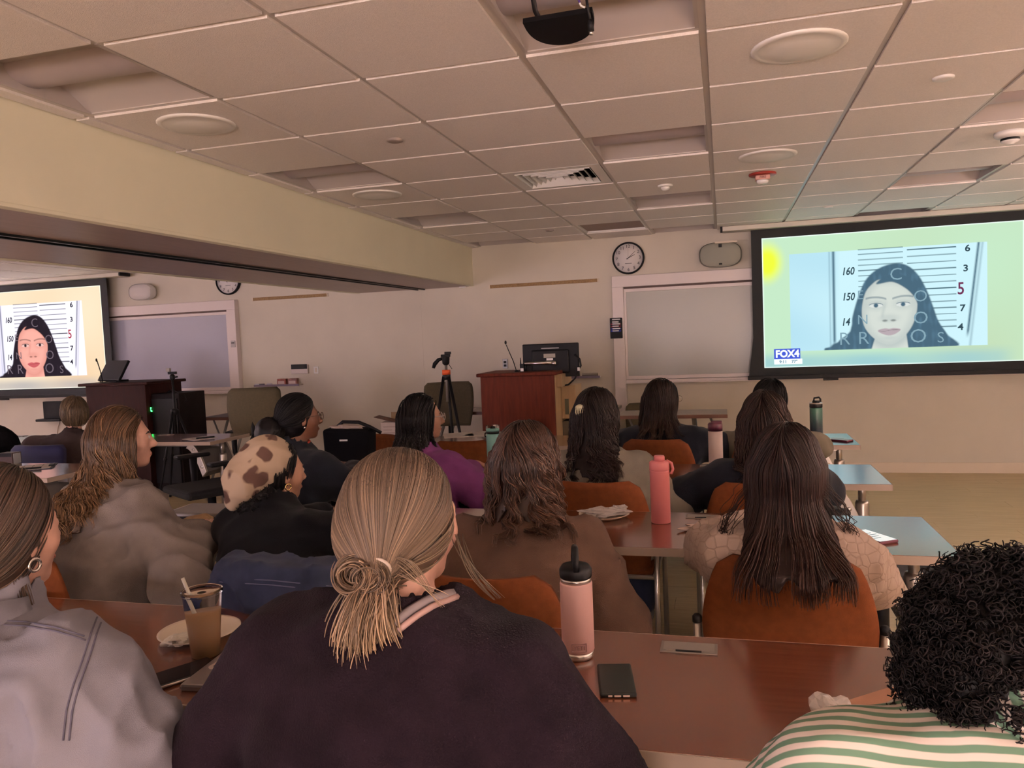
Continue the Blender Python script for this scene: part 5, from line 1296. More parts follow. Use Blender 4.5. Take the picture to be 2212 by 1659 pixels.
def stripe_mat(name, ca, cb, period, vec=(0, 0, 1), warp=0.012, duty=0.0):
    m = bpy.data.materials.new(name); m.use_nodes = True; nt = m.node_tree; b = nt.nodes['Principled BSDF']; b.inputs['Roughness'].default_value = 0.85
    tc = nt.nodes.new('ShaderNodeTexCoord'); n = nt.nodes.new('ShaderNodeTexNoise'); n.inputs['Scale'].default_value = 9; nt.links.new(tc.outputs['Object'], n.inputs['Vector'])
    dt = nt.nodes.new('ShaderNodeVectorMath'); dt.operation = 'DOT_PRODUCT'; dt.inputs[1].default_value = vec; nt.links.new(tc.outputs['Object'], dt.inputs[0])
    a = nt.nodes.new('ShaderNodeMath'); a.operation = 'MULTIPLY_ADD'; a.inputs[1].default_value = warp; nt.links.new(n.outputs['Fac'], a.inputs[0]); nt.links.new(dt.outputs['Value'], a.inputs[2])
    s = nt.nodes.new('ShaderNodeMath'); s.operation = 'MULTIPLY'; s.inputs[1].default_value = 2*PI/period; nt.links.new(a.outputs[0], s.inputs[0])
    si = nt.nodes.new('ShaderNodeMath'); si.operation = 'SINE'; nt.links.new(s.outputs[0], si.inputs[0])
    r = nt.nodes.new('ShaderNodeMapRange'); r.inputs['From Min'].default_value = duty-0.25; r.inputs['From Max'].default_value = duty+0.25; nt.links.new(si.outputs[0], r.inputs['Value'])
    mx = nt.nodes.new('ShaderNodeMix'); mx.data_type = 'RGBA'; mx.inputs['A'].default_value = (*ca, 1); mx.inputs['B'].default_value = (*cb, 1); nt.links.new(r.outputs[0], mx.inputs['Factor']); nt.links.new(mx.outputs['Result'], b.inputs['Base Color'])
    MATS[name] = m; return m
stripe_b = stripe_mat('green stripe body', (0.66, 0.58, 0.52), (0.13, 0.24, 0.16), 0.0150, (0.12, 0.72, 0.68), 0.010)
stripe_c = stripe_mat('green stripe collar', (0.66, 0.58, 0.52), (0.13, 0.24, 0.16), 0.0135, (1.0, 0.5, 0.0), 0.003)
def spot_mat(name, ca, cb, scale, thr, warp=0.35, edge=0.03):
    m = bpy.data.materials.new(name); m.use_nodes = True; nt = m.node_tree; b = nt.nodes['Principled BSDF']; b.inputs['Roughness'].default_value = 0.85
    tc = nt.nodes.new('ShaderNodeTexCoord'); n = nt.nodes.new('ShaderNodeTexNoise'); n.inputs['Scale'].default_value = scale*0.9; nt.links.new(tc.outputs['Object'], n.inputs['Vector'])
    mv = nt.nodes.new('ShaderNodeVectorMath'); mv.operation = 'MULTIPLY_ADD'; mv.inputs[1].default_value = (warp/scale*2,)*3; nt.links.new(n.outputs['Color'], mv.inputs[0]); nt.links.new(tc.outputs['Object'], mv.inputs[2])
    v = nt.nodes.new('ShaderNodeTexVoronoi'); v.inputs['Scale'].default_value = scale; nt.links.new(mv.outputs[0], v.inputs['Vector'])
    r = nt.nodes.new('ShaderNodeMapRange'); r.inputs['From Min'].default_value = thr-edge; r.inputs['From Max'].default_value = thr+edge; nt.links.new(v.outputs['Distance'], r.inputs['Value'])
    mx = nt.nodes.new('ShaderNodeMix'); mx.data_type = 'RGBA'; mx.inputs['A'].default_value = (*ca, 1); mx.inputs['B'].default_value = (*cb, 1); nt.links.new(r.outputs[0], mx.inputs['Factor']); nt.links.new(mx.outputs['Result'], b.inputs['Base Color'])
    MATS[name] = m; return m
cow = spot_mat('cow print', (0.075, 0.035, 0.025), (0.40, 0.30, 0.215), 13, 0.36, 0.55, 0.04)
def quilt_mat(name):
    m = bpy.data.materials.new(name); m.use_nodes = True; nt = m.node_tree; b = nt.nodes['Principled BSDF']; b.inputs['Roughness'].default_value = 0.9
    tc = nt.nodes.new('ShaderNodeTexCoord'); v = nt.nodes.new('ShaderNodeTexVoronoi'); v.feature = 'DISTANCE_TO_EDGE'; v.distance = 'EUCLIDEAN' if hasattr(v, 'distance') else None; v.inputs['Scale'].default_value = 34; v.inputs['Randomness'].default_value = 0.6
    nt.links.new(tc.outputs['Object'], v.inputs['Vector'])
    r = nt.nodes.new('ShaderNodeMapRange'); r.inputs['From Min'].default_value = 0.03; r.inputs['From Max'].default_value = 0.08; nt.links.new(v.outputs['Distance'], r.inputs['Value'])
    mx = nt.nodes.new('ShaderNodeMix'); mx.data_type = 'RGBA'; mx.inputs['A'].default_value = (0.36, 0.27, 0.225, 1); mx.inputs['B'].default_value = (0.42, 0.32, 0.27, 1); nt.links.new(r.outputs[0], mx.inputs['Factor']); nt.links.new(mx.outputs['Result'], b.inputs['Base Color'])
    bp = nt.nodes.new('ShaderNodeBump'); bp.inputs['Strength'].default_value = 0.4; bp.inputs['Distance'].default_value = 0.004; nt.links.new(r.outputs[0], bp.inputs['Height']); nt.links.new(bp.outputs[0], b.inputs['Normal'])
    MATS[name] = m; return m
quilt = quilt_mat('pale quilted print')

# ------------------------------------------------------------------ hair styles
def head_q(I, P): return (P-I['h'])@I['R']
def down_dir(I, part=0.0, back=0.5, side=0.7, out=0.0, swirl=0.0):
    R = I['R']
    def d(P, t, ids):
        q = head_q(I, P); top = np.clip((q[:, 2]-0.02)/0.07, 0, 1); sg = np.tanh((q[:, 0]-part)/0.02)
        D = np.stack([sg*side*top*1.4+swirl*(ids-0.5), -back*top-0.05, -(1-0.55*top)], 1)@R.T
        w = np.clip((-0.02-q[:, 2])/0.06, 0, 1)[:, None]; g = np.stack([out*(ids-0.5), 0*ids, -1+0*ids], 1)
        return D*(1-w)+g*w
    return d
def long_hair(I, zend, wm, we, c0, c1, n=900, wave=0.0, wl=0.09, curl=False, xo=0.0, yb=0.0, t=0.012, part=0.0, rad=0.0016, seed=1, fold=0.004, ds=0.018, back=0.5, side=0.7, jag=0.05, depth=0.024, cutx=0.035, zf=0.055, out=0.15, lobes=None, clump=14, tight=0.65, over=0.0):
    h, nb, sz, s, cen = I['h'], I['nb'], I['sz'], I['hs'], I['cen']
    S = cap_volume(I, t)
    B = I['R']@np.array((0, -1, 0)); bx, by = B[0], min(B[1], -0.4)
    pr = [(h[2]+0.005, h[0]+bx*0.03*s, h[1]+by*0.035*s, 0.080*s+t, 0.075*s+t), (h[2]-0.075*s, h[0]+bx*0.045*s, h[1]+by*0.050*s, 0.084*s+t, 0.060*s+t)]
    zz = nb[2]-0.01; pr.append((zz, (h[0]+bx*0.04+cen(zz)[0])/2+xo*0.3, nb[1]-0.060, wm*0.9, 0.058))
    for q in np.linspace(0.25, 1.0, 4):
        z = sz+(zend-sz)*q; cy = cen(z)[1]-0.128-0.008+yb-over*min(1, 3.0*q)
        pr.append((z, cen(z)[0]+xo*q, cy, wm+(we-wm)*q, depth+0.012*(1-q)))
    S.loft([p for p in pr if True], 0.05, 2.2)
    if lobes:
        for a, b, ra, rb in lobes: S.cap(a, b, ra, rb, 0.04)
    H = HairB(); A0 = np.array([p[1:3] for p in pr])
    lo = np.array([min(p[1]-p[3] for p in pr)-0.06, min(min(p[2]-p[4] for p in pr), h[1]-0.14)-0.04, zend-0.03]); hi = np.array([max(max(p[1]+p[3] for p in pr), h[0]+0.11)+0.06, h[1]+0.14, h[2]+0.14])
    if lobes:
        for a, b, ra, rb in lobes: lo = np.minimum(lo, np.minimum(a, b)-ra-0.03); hi = np.maximum(hi, np.maximum(a, b)+ra+0.03)
    fc = face_cut(I, cutx, zf)
    def cut(X, Y, Z):
        c = fc(X, Y, Z); z_ = zend+0.045+jag*0.5*(np.sin(X*61+1)*0.5+np.sin(X*133+2)*0.3)
        return np.maximum(c, z_-Z)
    H.base(S, lo, hi, 0.0105, np.array(c0)*0.6, fold, 95, (1, 1, 0.12), seed, cut, shrink=0.004 if wave < 0.008 else 0.008)
    R_ = hf_points(I, n, seed+5, zmin=0.0)
    L = (h[2]+0.10-zend)*1.18; steps = int(L/ds)
    A = grow(S, R_, steps, ds, down_dir(I, part, back, side, out), 0.006, wave, wl, 0.2, curl, seed, clump=clump, tight=tight)
    # trim each strand where it passes the hem
    ends = zend-jag*0.6+jag*1.2*np.random.default_rng(seed).random(len(A)); Z = A[..., 2]; below = Z < ends[:, None]
    first = np.where(below.any(1), below.argmax(1), A.shape[1]-1)
    for i in range(len(A)):
        k = first[i]
        if k < A.shape[1]-1: A[i, k:] = A[i, k]+np.linspace(0, 0.004, A.shape[1]-k)[:, None]*np.array((0, 0, -1))
    H.strands(A, rad, c0, c1, 0.25, seed); I['hairS'] = S
    return H, S
def gather_dir(tie):
    def d(P, t, ids):
        D = tie-P; L = np.linalg.norm(D, axis=1, keepdims=True); return D/(L+1e-6)
    return d
def gathered(I, tie, n, c0, c1, t=0.012, rad=0.0015, seed=2, ds=0.012, back=0.0, cutx=0.02, steps=22, ears=False):
    """hair pulled back to a tie point (local)"""
    S = cap_volume(I, t, back); H = HairB(); h = I['h']
    S.cap(I['f'](np.array((0, -0.06, -0.02))*I['hs']), tie, 0.055, 0.020, 0.04)
    if ears:
        for s_ in (-1, 1): S.ell(I['f'](np.array((s_*0.068, -0.012, -0.010))*I['hs']), np.array((0.024, 0.048, 0.050))*I['hs'], I['R'], 0.03)
    H.base(S, h-0.18, h+0.16, 0.009, np.array(c0)*0.8, 0.003, 120, (1, 0.3, 0.3), seed, face_cut(I, cutx))
    sec = lambda v: (v[:, 1] < 0.45+0.7*v[:, 2]) & (v[:, 2] > -0.55) & ((v[:, 1] > -0.3) | (v[:, 2] > 0.2))
    A = grow(S, hf_points(I, n, seed, sec), steps, ds, gather_dir(tie), 0.004, seed=seed, stiff=0.35)
    d = np.linalg.norm(A-tie, axis=2) < 0.022
    for i in range(len(A)):
        if d[i].any(): k = d[i].argmax(); A[i, k:] = A[i, k]
    H.strands(A, rad, c0, c1, 0.25, seed, 0.7); return H, S
def short_hair(I, c0, c1, n=1100, t=0.014, rad=0.0016, seed=4, steps=7, ds=0.011, cutx=0.035, wave=0.0, low=-0.05):
    S = cap_volume(I, t, 0.0, low); H = HairB(); h = I['h']
    H.base(S, h-0.17, h+0.16, 0.009, np.array(c0)*0.8, 0.003, 140, (1, 0.5, 0.4), seed, face_cut(I, cutx))
    A = grow(S, hf_points(I, n, seed, lambda v: (v[:, 1] < 0.4+0.7*v[:, 2]) & (v[:, 2] > -0.75)), steps, ds, down_dir(I, 0.02, 0.5, 0.5), 0.007, wave, 0.03, 0.0, False, seed)
    H.strands(A, rad, c0, c1, 0.22, seed); return H, S
def coils(H, centers, normals, r, L, turns, rad, c0, c1, seed):
    g = np.random.default_rng(seed); N = len(centers); M = 15; t = np.linspace(0, 1, M)
    ax = normals+g.normal(0, 0.5, (N, 3)); ax /= np.linalg.norm(ax, axis=1, keepdims=True)
    u = np.cross(ax, g.normal(size=(N, 3))); u /= np.linalg.norm(u, axis=1, keepdims=True); v = np.cross(ax, u); ph = g.uniform(0, 6.28, N)
    th = ph[:, None]+2*PI*turns*t[None, :]; rr = r*g.uniform(0.6, 1.3, N)
    A = centers[:, None, :]+ax[:, None, :]*(L*(t-0.5))[None, :, None]+(u[:, None, :]*np.cos(th)[..., None]+v[:, None, :]*np.sin(th)[..., None])*rr[:, None, None]
    H.strands(A, rad, c0, c1, 0.35, seed, 0.6)
def band_on(S, pts, off, w, th, name, m, parent):
    """ribbon/tube following a surface"""
    P = np.array(pts, float)
    for _ in range(6): v, n = S.grad(P); P = P-n*(v-off)[:, None]
    return MB().tube([tuple(p) for p in P], [w]*len(P) if not isinstance(w, (list, tuple)) else w, 8).build(name, m, parent)
def march(I, px, py, off=0.004):
    """first point of the clothed body met by the sight line through a pixel, in person coordinates"""
    if 'bvh' not in I:
        me = I['top'].data; I['bvh'] = BVHTree.FromPolygons([v.co for v in me.vertices], [tuple(p.vertices) for p in me.polygons])
    M_ = Matrix.Rotation(-I['root'].rotation_euler.z, 3, 'Z'); d = (M_ @ ray(px, py)).normalized(); o = M_ @ (Vector((0, 0, CAM_H))-I['root'].location)
    hit = I['bvh'].ray_cast(o, d)
    return np.array(hit[0]+hit[1]*off) if hit[0] is not None else None
def px_tube(I, pts, r, name, m, off=0.004, n=4):
    P = interp_path([(a, b, 0) for a, b in pts], max(8, len(pts)*n)); Q = [march(I, p[0], p[1], off) for p in P]; Q = [q for q in Q if q is not None]; return MB().tube([tuple(q) for q in Q], r, 6).build(name, m, I['root'])
def interp_path(pts, n=16):
    P = np.array(pts, float); d = np.r_[0, np.cumsum(np.linalg.norm(np.diff(P, axis=0), axis=1))]; t = np.linspace(0, d[-1], n); return np.stack([np.interp(t, d, P[:, i]) for i in range(3)], 1)
def dg(x): return math.radians(x)
BLK0, BLK1 = (0.005, 0.004, 0.005), (0.009, 0.007, 0.007)
DBR0, DBR1 = (0.022, 0.011, 0.009), (0.050, 0.024, 0.017)

# --- near row -----------------------------------------------------------------
# blonde ponytail, plum sweater
I = person('blonde', (868, 975), 1.16, (-0.50, 1.00), dg(0), dg(-24), 'person in a dark plum sweater with a blonde low ponytail in the centre', SK_LIGHT, purple_dark, jean, 'sweater', 0.93, hpitch=dg(-4), hair_t=0.010,
           sw=0.195, bulk=0.030, fold=0.016, fs=15, res=0.0095, open_neck=0.012, el=[(-0.34, 0.04, 0.72), (0.34, 0.04, 0.72)], wr=[(-0.12, 0.30, 0.80), (0.12, 0.30, 0.80)], torso=1.04, neck=(-0.055, -0.135), collar=-0.012, tilt=0.015)
c0, c1 = (0.130, 0.084, 0.057), (0.35, 0.24, 0.160)
tie = I['f'](np.array((0.052, -0.100, -0.060)))
H, S = gathered(I, tie, 3000, c0, c1, 0.008, 0.0012, 21, 0.0105, cutx=0.026, steps=30, ears=True)
g = np.random.default_rng(5)
def tail(H, tie, n, L, spread, dirv, c0, c1, rad, seed, M=16, back=0.02, sweep=0.6, jit=0.010):
    g = np.random.default_rng(seed); t = np.linspace(0, 1, M)[None, :, None]; d = np.array(dirv, float); K = max(3, n//28); grp = g.integers(0, K, n)
    a = g.normal(0, jit, (n, 1, 3)); sk = g.normal(0, 1, (K, 1, 3))[grp]*0.85+g.normal(0, 0.45, (n, 1, 3)); sp = sk*np.array((spread, spread*0.55, spread*0.2)); LL = L*(g.uniform(0.82, 1.05, K)[grp]*g.uniform(0.94, 1.05, n))[:, None, None]
    A = tie+a*(1-0.5*t)+d*LL*t+sp*(t**sweep)*np.array((1, 1, 0.3))+np.array((0, -back, 0))*np.sin(t*PI)
    H.strands(A, rad, c0, c1, 0.3, seed)
tail(H, tie+np.array((0.0, -0.012, -0.010)), 1500, 0.105, 0.026, (-0.10, -0.12, -0.99), (0.25, 0.155, 0.098), (0.58, 0.40, 0.25), 0.0012, 31)
def wrap(H, c, n, R0, turns, rad, c0, c1, seed, sq=(1.25, 0.4, 0.85), jr=0.004, jy=0.012):
    g = np.random.default_rng(seed); M = 18; tt = np.linspace(0, 1, M); th = g.uniform(0, 6.28, n)[:, None]+tt[None, :]*g.uniform(*turns, n)[:, None]; r = (R0+g.normal(0, jr, n))[:, None]
    A = c+np.stack([r*sq[0]*np.cos(th), g.normal(0, jy, n)[:, None]+sq[1]*r*np.sin(th), r*sq[2]*np.sin(th)], 2); H.strands(A, rad, c0, c1, 0.3, seed, 0.8)
wrap(H, tie+np.array((-0.004, -0.010, 0.004)), 150, 0.017, (1.2, 2.6), 0.0015, (0.15, 0.09, 0.06), (0.34, 0.23, 0.15), 41)
wrap(H, tie+np.array((-0.030, -0.012, 0.006)), 120, 0.020, (1.5, 3.2), 0.0014, (0.17, 0.10, 0.065), (0.40, 0.27, 0.17), 42, (1.2, 0.5, 0.9), 0.006)
A = []
for k in range(14):          # fine loose locks from the temple
    a = I['f'](np.array((0.072, 0.050+g.normal(0, 0.006), -0.02)))
    A.append([a+np.array((0.055*q*q+0.004*math.sin(5*q+k), 0.03*q, -0.115*q)) for q in np.linspace(0, 1, 16)])
for k in range(10):          # wisps at the nape
    A.append([tie+np.array((0.02+0.055*q+0.003*k*q, 0.02*q, 0.012+0.015*math.sin(q*3+k*0.4)-0.05*q*q)) for q in np.linspace(0, 1, 16)])
H.strands(np.array(A)+g.normal(0, 0.0012, (24, 1, 3)), 0.0009, c0, (0.42, 0.29, 0.19), 0.25, 43)
H.build(I['root'])
MB().tube([tuple(tie+np.array((0.019*math.cos(a)*1.2, -0.012, 0.012+0.015*math.sin(a)))) for a in [2*PI*k/18 for k in range(19)]], 0.0028, 8).build('hair_tie', mat('hair tie', (0.55, 0.45, 0.38), 0.4), I['root'])
nb = I['nb']
px_tube(I, [(846, 1352), (885, 1322), (930, 1296), (975, 1284)], 0.008, 'undershirt_strap', mat('strap grey', (0.24, 0.20, 0.21), 0.8), 0.002)
px_tube(I, [(862, 1362), (900, 1334), (945, 1306), (985, 1292)], 0.005, 'undershirt_strap', mat('strap pink', (0.42, 0.27, 0.25), 0.8), 0.003)

# light denim jacket at left
I = person('denim', (-10, 1010), 1.08, (-1.22, 0.97), dg(-4), dg(-4), 'person in a light denim jacket at the left edge with a hoop earring', SK_LIGHT, denim_l, jean, 'denim_jacket', 0.98, hair_t=0.010, neck=(-0.05, -0.135),
           sw=0.195, bulk=0.034, fold=0.021, fs=30, res=0.0095, el=[(-0.30, 0.05, 0.66), (0.325, 0.06, 0.74)], wr=[(-0.10, 0.24, 0.70), (0.16, 0.16, 0.60)], torso=1.05)
c0, c1 = (0.055, 0.030, 0.020), (0.12, 0.07, 0.045)
tie = I['f'](np.array((0, -0.115, -0.075)))
H, S = gathered(I, tie, 1800, c0, c1, 0.013, 0.0014, 51, 0.0115, cutx=0.020, steps=26)
tail(H, tie, 350, 0.12, 0.022, (-0.1, -0.1, -1), c0, c1, 0.0015, 52)
A = []
for k in range(18):
    a = I['f'](np.array((0.074, -0.03+g.normal(0, 0.006), -0.055))); A.append([a+np.array((0.004*q, 0.02*q, -0.11*q))+g.normal(0, 0.0006, 3) for q in np.linspace(0, 1, 12)])
H.strands(np.array(A), 0.0009, c0, c1, 0.2, 53); H.build(I['root'])
earring(I, 1, True, 0.011)
G = I['G']; seam = mat('denim seam', (0.085, 0.080, 0.115), 0.9); sh, cen, sz = I['sh'], I['cen'], I['sz']
for dx, dy in ((0, 0), (3, 9)): px_tube(I, [(6+dx, 1341+dy), (60+dx, 1344+dy), (120+dx, 1355+dy), (182+dx, 1374+dy)], 0.0016, 'yoke_seam', seam, 0.0005)
for dx in (0, 13): px_tube(I, [(214+dx, 1322), (196+dx, 1368), (178+dx, 1425), (158+dx, 1480), (143+dx, 1535), (136+dx, 1600)], 0.0016, 'sleeve_seam', seam, 0.0005)
nb = I['nb']
mbc = MB(); ring = []
for l, (rr, dz, oy) in enumerate(((0.078, 0.045, 0.0), (0.092, 0.012, -0.008), (0.112, -0.012, -0.014))):
    ring.append([nb+np.array((rr*math.cos(a), oy+rr*0.95*math.sin(a), dz-0.012*(1+math.sin(a)))) for a in [PI*0.86+(PI*1.28)*k/20 for k in range(21)]])
vs = [p for r_ in ring for p in r_]; mbc.add(vs, [(l*21+i, l*21+i+1, (l+1)*21+i+1, (l+1)*21+i) for l in range(2) for i in range(20)], True); o = mbc.build('collar', denim_l, I['root']); sd = o.modifiers.new('t', 'SOLIDIFY'); sd.thickness = 0.006

# curly hair, green striped shirt at right
I = person('curly', (2178, 1212), 1.02, (0.36, 0.94), dg(5), dg(-10), 'person with dark curly hair in a green and white striped shirt at the right edge', SK_DEEP, stripe_b, jean, 'striped_shirt', 0.98, hpitch=dg(-16), hair_t=0.026, neck=(-0.055, -0.020), collar=0.0,
           sw=0.195, bulk=0.026, fold=0.010, fs=28, res=0.0095, el=[(-0.27, 0.10, 0.80), (0.28, 0.12, 0.76)], wr=[(0.02, 0.30, 0.80), (0.12, 0.34, 0.79)])
S = Sdf(); f = I['f']; S.ell(f((0, -0.024, 0.034)), (0.100, 0.106, 0.098), I['R'], 0.03); S.ell(f((0, -0.048, -0.035)), (0.084, 0.066, 0.058), I['R'], 0.05); S.ell(f((-0.066, 0.0, -0.03)), (0.036, 0.05, 0.06), I['R'], 0.05); S.ell(f((0.066, 0.0, -0.03)), (0.036, 0.05, 0.06), I['R'], 0.05)
H = HairB(); h = I['h']; V, F = sdf_mesh(S, h-0.2, h+0.2, 0.010, 0.012, 70, 9, cut=face_cut(I, 0.06), shrink=0.006); H.add(V, F, (0.002, 0.0017, 0.002))
sel = np.random.default_rng(3).integers(0, len(V), 5200); _, nn = S.grad(V[sel]); coils(H, V[sel]+nn*np.random.default_rng(4).uniform(-0.004, 0.016, (len(sel), 1)), nn, 0.0052, 0.020, 2.0, 0.0012, (0.006, 0.005, 0.006), (0.016, 0.011, 0.011), 61)
H.build(I['root'])
nb = I['nb']; mbc = MB(); ring = []
for l, (rr, dz, oy) in enumerate(((0.070, 0.055, 0.0), (0.076, 0.020, -0.004), (0.095, -0.008, -0.010), (0.118, -0.034, -0.014))):
    ring.append([nb+np.array((rr*math.cos(a), oy+rr*math.sin(a), dz-0.010*(1+math.sin(a)))) for a in [PI*0.80+(PI*1.40)*k/24 for k in range(25)]])
vs = [p for r_ in ring for p in r_]; mbc.add(vs, [(l*25+i, l*25+i+1, (l+1)*25+i+1, (l+1)*25+i) for l in range(3) for i in range(24)], True); o = mbc.build('collar', stripe_c, I['root']); sd = o.modifiers.new('t', 'SOLIDIFY'); sd.thickness = 0.004

# --- second row ---------------------------------------------------------------
I = person('grey', (262, 880), 2.42, (-2.10, 2.10), dg(-16), dg(-46), 'person in a grey sweatshirt with long light brown wavy hair, face in profile', SK_LIGHT, grey_sw, blackc, 'sweatshirt', 0.97, hair_t=0.012,
           sw=0.180, bulk=0.028, fold=0.016, fs=24, el=[(-0.27, 0.06, 0.70), (0.34, 0.12, 0.68)], wr=[(-0.10, 0.26, 0.79), (0.16, 0.34, 0.79)], torso=1.03)
H, S = long_hair(I, 0.80, 0.125, 0.150, (0.075, 0.036, 0.018), (0.30, 0.165, 0.075), 1500, 0.015, 0.10, True, -0.05, -0.012, part=0.01, seed=71, cutx=0.030, rad=0.0018, depth=0.034, jag=0.05, clump=22, out=0.5,
                 lobes=[(I['f'](np.array((0.070, 0.035, -0.02))), I['f'](np.array((0.075, 0.03, -0.13))), 0.018, 0.016)])
H.build(I['root'])
I = person('bandana', (598, 948), 2.48, (-1.40, 2.15), dg(-4), dg(-30), 'person in black with a cow-print bandana over dark hair and a hoop earring', SK_MID, blackc, blackc, 'black_top', 0.93, hpitch=dg(-4), hair_t=0.016,
           sw=0.165, bulk=0.018, fold=0.006, neck=(-0.065, -0.105), el=[(-0.34, 0.28, 0.79), (0.20, 0.28, 0.79)], wr=[(-0.12, 0.52, 0.79), (0.02, 0.52, 0.79)])
H, S = short_hair(I, BLK0, BLK1, 500, 0.006, seed=81, cutx=0.030); f, s = I['f'], I['hs']
P_ = Sdf(); P_.ell(f(np.array((0, -0.085, -0.115))*s), (0.080, 0.075, 0.080), None, 0.03); V, F = sdf_mesh(P_, f(np.array((0, -0.085, -0.115))*s)-0.12, f(np.array((0, -0.085, -0.115))*s)+0.12, 0.010, 0.012, 70, 9); H.add(V, F, BLK0)
sel = np.random.default_rng(3).integers(0, len(V), 700); _, nn = P_.grad(V[sel]); coils(H, V[sel], nn, 0.007, 0.03, 1.6, 0.0016, BLK0, BLK1, 82); H.build(I['root'])
K = Sdf(); K.ell(f(np.array((0, -0.040, 0.050))*s), np.array((0.088, 0.086, 0.084))*s, I['R'], 0.03); K.chain([f(np.array(p)*s) for p in ((0, -0.07, 0.04), (0, -0.14, -0.02), (0, -0.185, -0.105))], [0.080, 0.066, 0.022], 0.06)
hq = I['h']; R = I['R']
def kc(X, Y, Z):
    x, y, z = X-hq[0], Y-hq[1], Z-hq[2]; hy = R[0, 1]*x+R[1, 1]*y+R[2, 1]*z; hz = R[0, 2]*x+R[1, 2]*y+R[2, 2]*z
    return np.maximum(hy-0.035-0.15*hz, (-0.055-hz)-0.9*(-hy-0.09)*(hy < -0.09))
V, F = sdf_mesh(K, hq-0.26, hq+0.18, 0.009, 0.006, 45, 12, cut=kc); np_mesh('bandana', V, F, cow, I['root'])
earring(I, 1, True, 0.011, mat('gold', (0.8, 0.55, 0.25), 0.25, metal=1.0))

I = person('brown', (1140, 912), 2.30, (-0.62, 2.06), dg(2), dg(-14), 'person in a brown sweater with shoulder-length wavy brown hair', SK_LIGHT, brown_sw, khaki, 'sweater', 0.97, hair_t=0.012,
           sw=0.18, bulk=0.024, fold=0.014, fs=26, el=[(-0.28, 0.12, 0.74), (0.325, 0.06, 0.63)], wr=[(-0.08, 0.36, 0.79), (0.14, 0.22, 0.70)], knees=[(-0.10, 0.42, 0.53), (0.24, 0.36, 0.55)])
H, S = long_hair(I, 0.875, 0.115, 0.125, (0.045, 0.019, 0.012), (0.16, 0.072, 0.040), 1900, 0.017, 0.085, True, 0.02, -0.006, part=-0.01, seed=91, rad=0.0017, depth=0.026, jag=0.06, out=0.5, clump=30, tight=0.86)
H.build(I['root'])
I = person('longdark', (1700, 917), 2.27, (0.155, 2.30), dg(-2), dg(-16), 'person with very long straight dark hair in a pale printed top', SK_LIGHT, quilt, jean, 'printed_top', 0.95, hair_t=0.012,
           sw=0.160, bulk=0.022, fold=0.014, fs=34, el=[(-0.215, 0.12, 0.78), (0.225, 0.06, 0.72)], wr=[(-0.10, 0.34, 0.79), (0.12, 0.30, 0.79)])
H, S = long_hair(I, 0.755, 0.112, 0.120, (0.022, 0.011, 0.010), (0.055, 0.025, 0.018), 1800, 0.004, 0.2, False, 0.0, -0.012, part=0.0, seed=101, rad=0.0017, depth=0.026, jag=0.06, out=0.12, clump=20, tight=0.5, over=0.075)
gg_ = np.random.default_rng(8); A = []
for k in range(40):
    sd_ = 1 if k % 2 else -1; a = np.array((sd_*0.10, I['h'][1]-0.09, 1.0+gg_.normal(0, 0.03))); A.append([a+np.array((sd_*(0.05+0.03*gg_.random())*math.sin(q*2.4), 0.01*q, -0.20*q)) for q in np.linspace(0, 1, 14)])
H.strands(np.array(A)+gg_.normal(0, 0.004, (40, 1, 3)), 0.0012, (0.03, 0.015, 0.012), (0.05, 0.025, 0.018), 0.2, 102); H.build(I['root'])

# --- third row ------------------------------------------------------------------
I = person('bun', (645, 850), 3.45, (-2.10, 3.42), dg(-20), dg(-42), 'person in black with round glasses and a low bun, in profile before the black tote', SK_DEEP, navy_sw, blackc, 'sweater', 0.97, hair_t=0.012, res=0.013,
           sw=0.18, bulk=0.030, fold=0.008, el=[(-0.28, 0.10, 0.76), (0.30, 0.14, 0.72)], wr=[(-0.10, 0.36, 0.79), (0.06, 0.34, 0.79)])
tie = I['f'](np.array((0, -0.125, -0.035)))
H, S = gathered(I, tie, 700, BLK0, BLK1, 0.010, 0.0016, 111, 0.014, cutx=0.030, steps=20)
bc = I['f'](np.array((0, -0.160, -0.070))); P_ = Sdf(); P_.ell(bc, (0.070, 0.062, 0.085)); V, F = sdf_mesh(P_, bc-0.11, bc+0.11, 0.009, 0.006, 90, 4); H.add(V, F, BLK0); wrap(H, bc, 160, 0.064, (1.5, 4), 0.002, BLK0, BLK1, 112, (1.05, 0.95, 1.2), 0.004, 0.02); H.build(I['root'])
glasses(I, ('brown', (0.10, 0.05, 0.03))); earring(I, 1, False, 0.006)
nb = I['nb']; MB().tube([tuple(nb+np.array((0.072*math.cos(a), 0.01+0.068*math.sin(a), 0.022+0.012*math.sin(a)))) for a in [2*PI*k/20 for k in range(21)]], 0.006, 8).build('collar_trim', mat('red trim', (0.55, 0.08, 0.05), 0.7), I['root'])
I = person('braids', (912, 852), 3.66, (-1.42, 3.45), dg(-14), dg(-54), 'person in a violet sweatshirt with long dark braids and glasses', SK_MID, violet, blackc, 'sweatshirt', 0.95, hair_t=0.012, res=0.013,
           sw=0.17, bulk=0.026, fold=0.008, el=[(-0.27, 0.16, 0.78), (0.29, 0.10, 0.70)], wr=[(-0.05, 0.40, 0.79), (0.08, 0.32, 0.79)])
h, s = I['h'], I['hs']
H, S = long_hair(I, 0.86, 0.10, 0.085, BLK0, (0.014, 0.011, 0.010), 240, 0.0035, 0.022, True, -0.03, 0.0, cutx=0.015, seed=121, rad=0.0042, part=0.0, ds=0.010, out=0.2, jag=0.08, clump=0)
A = []
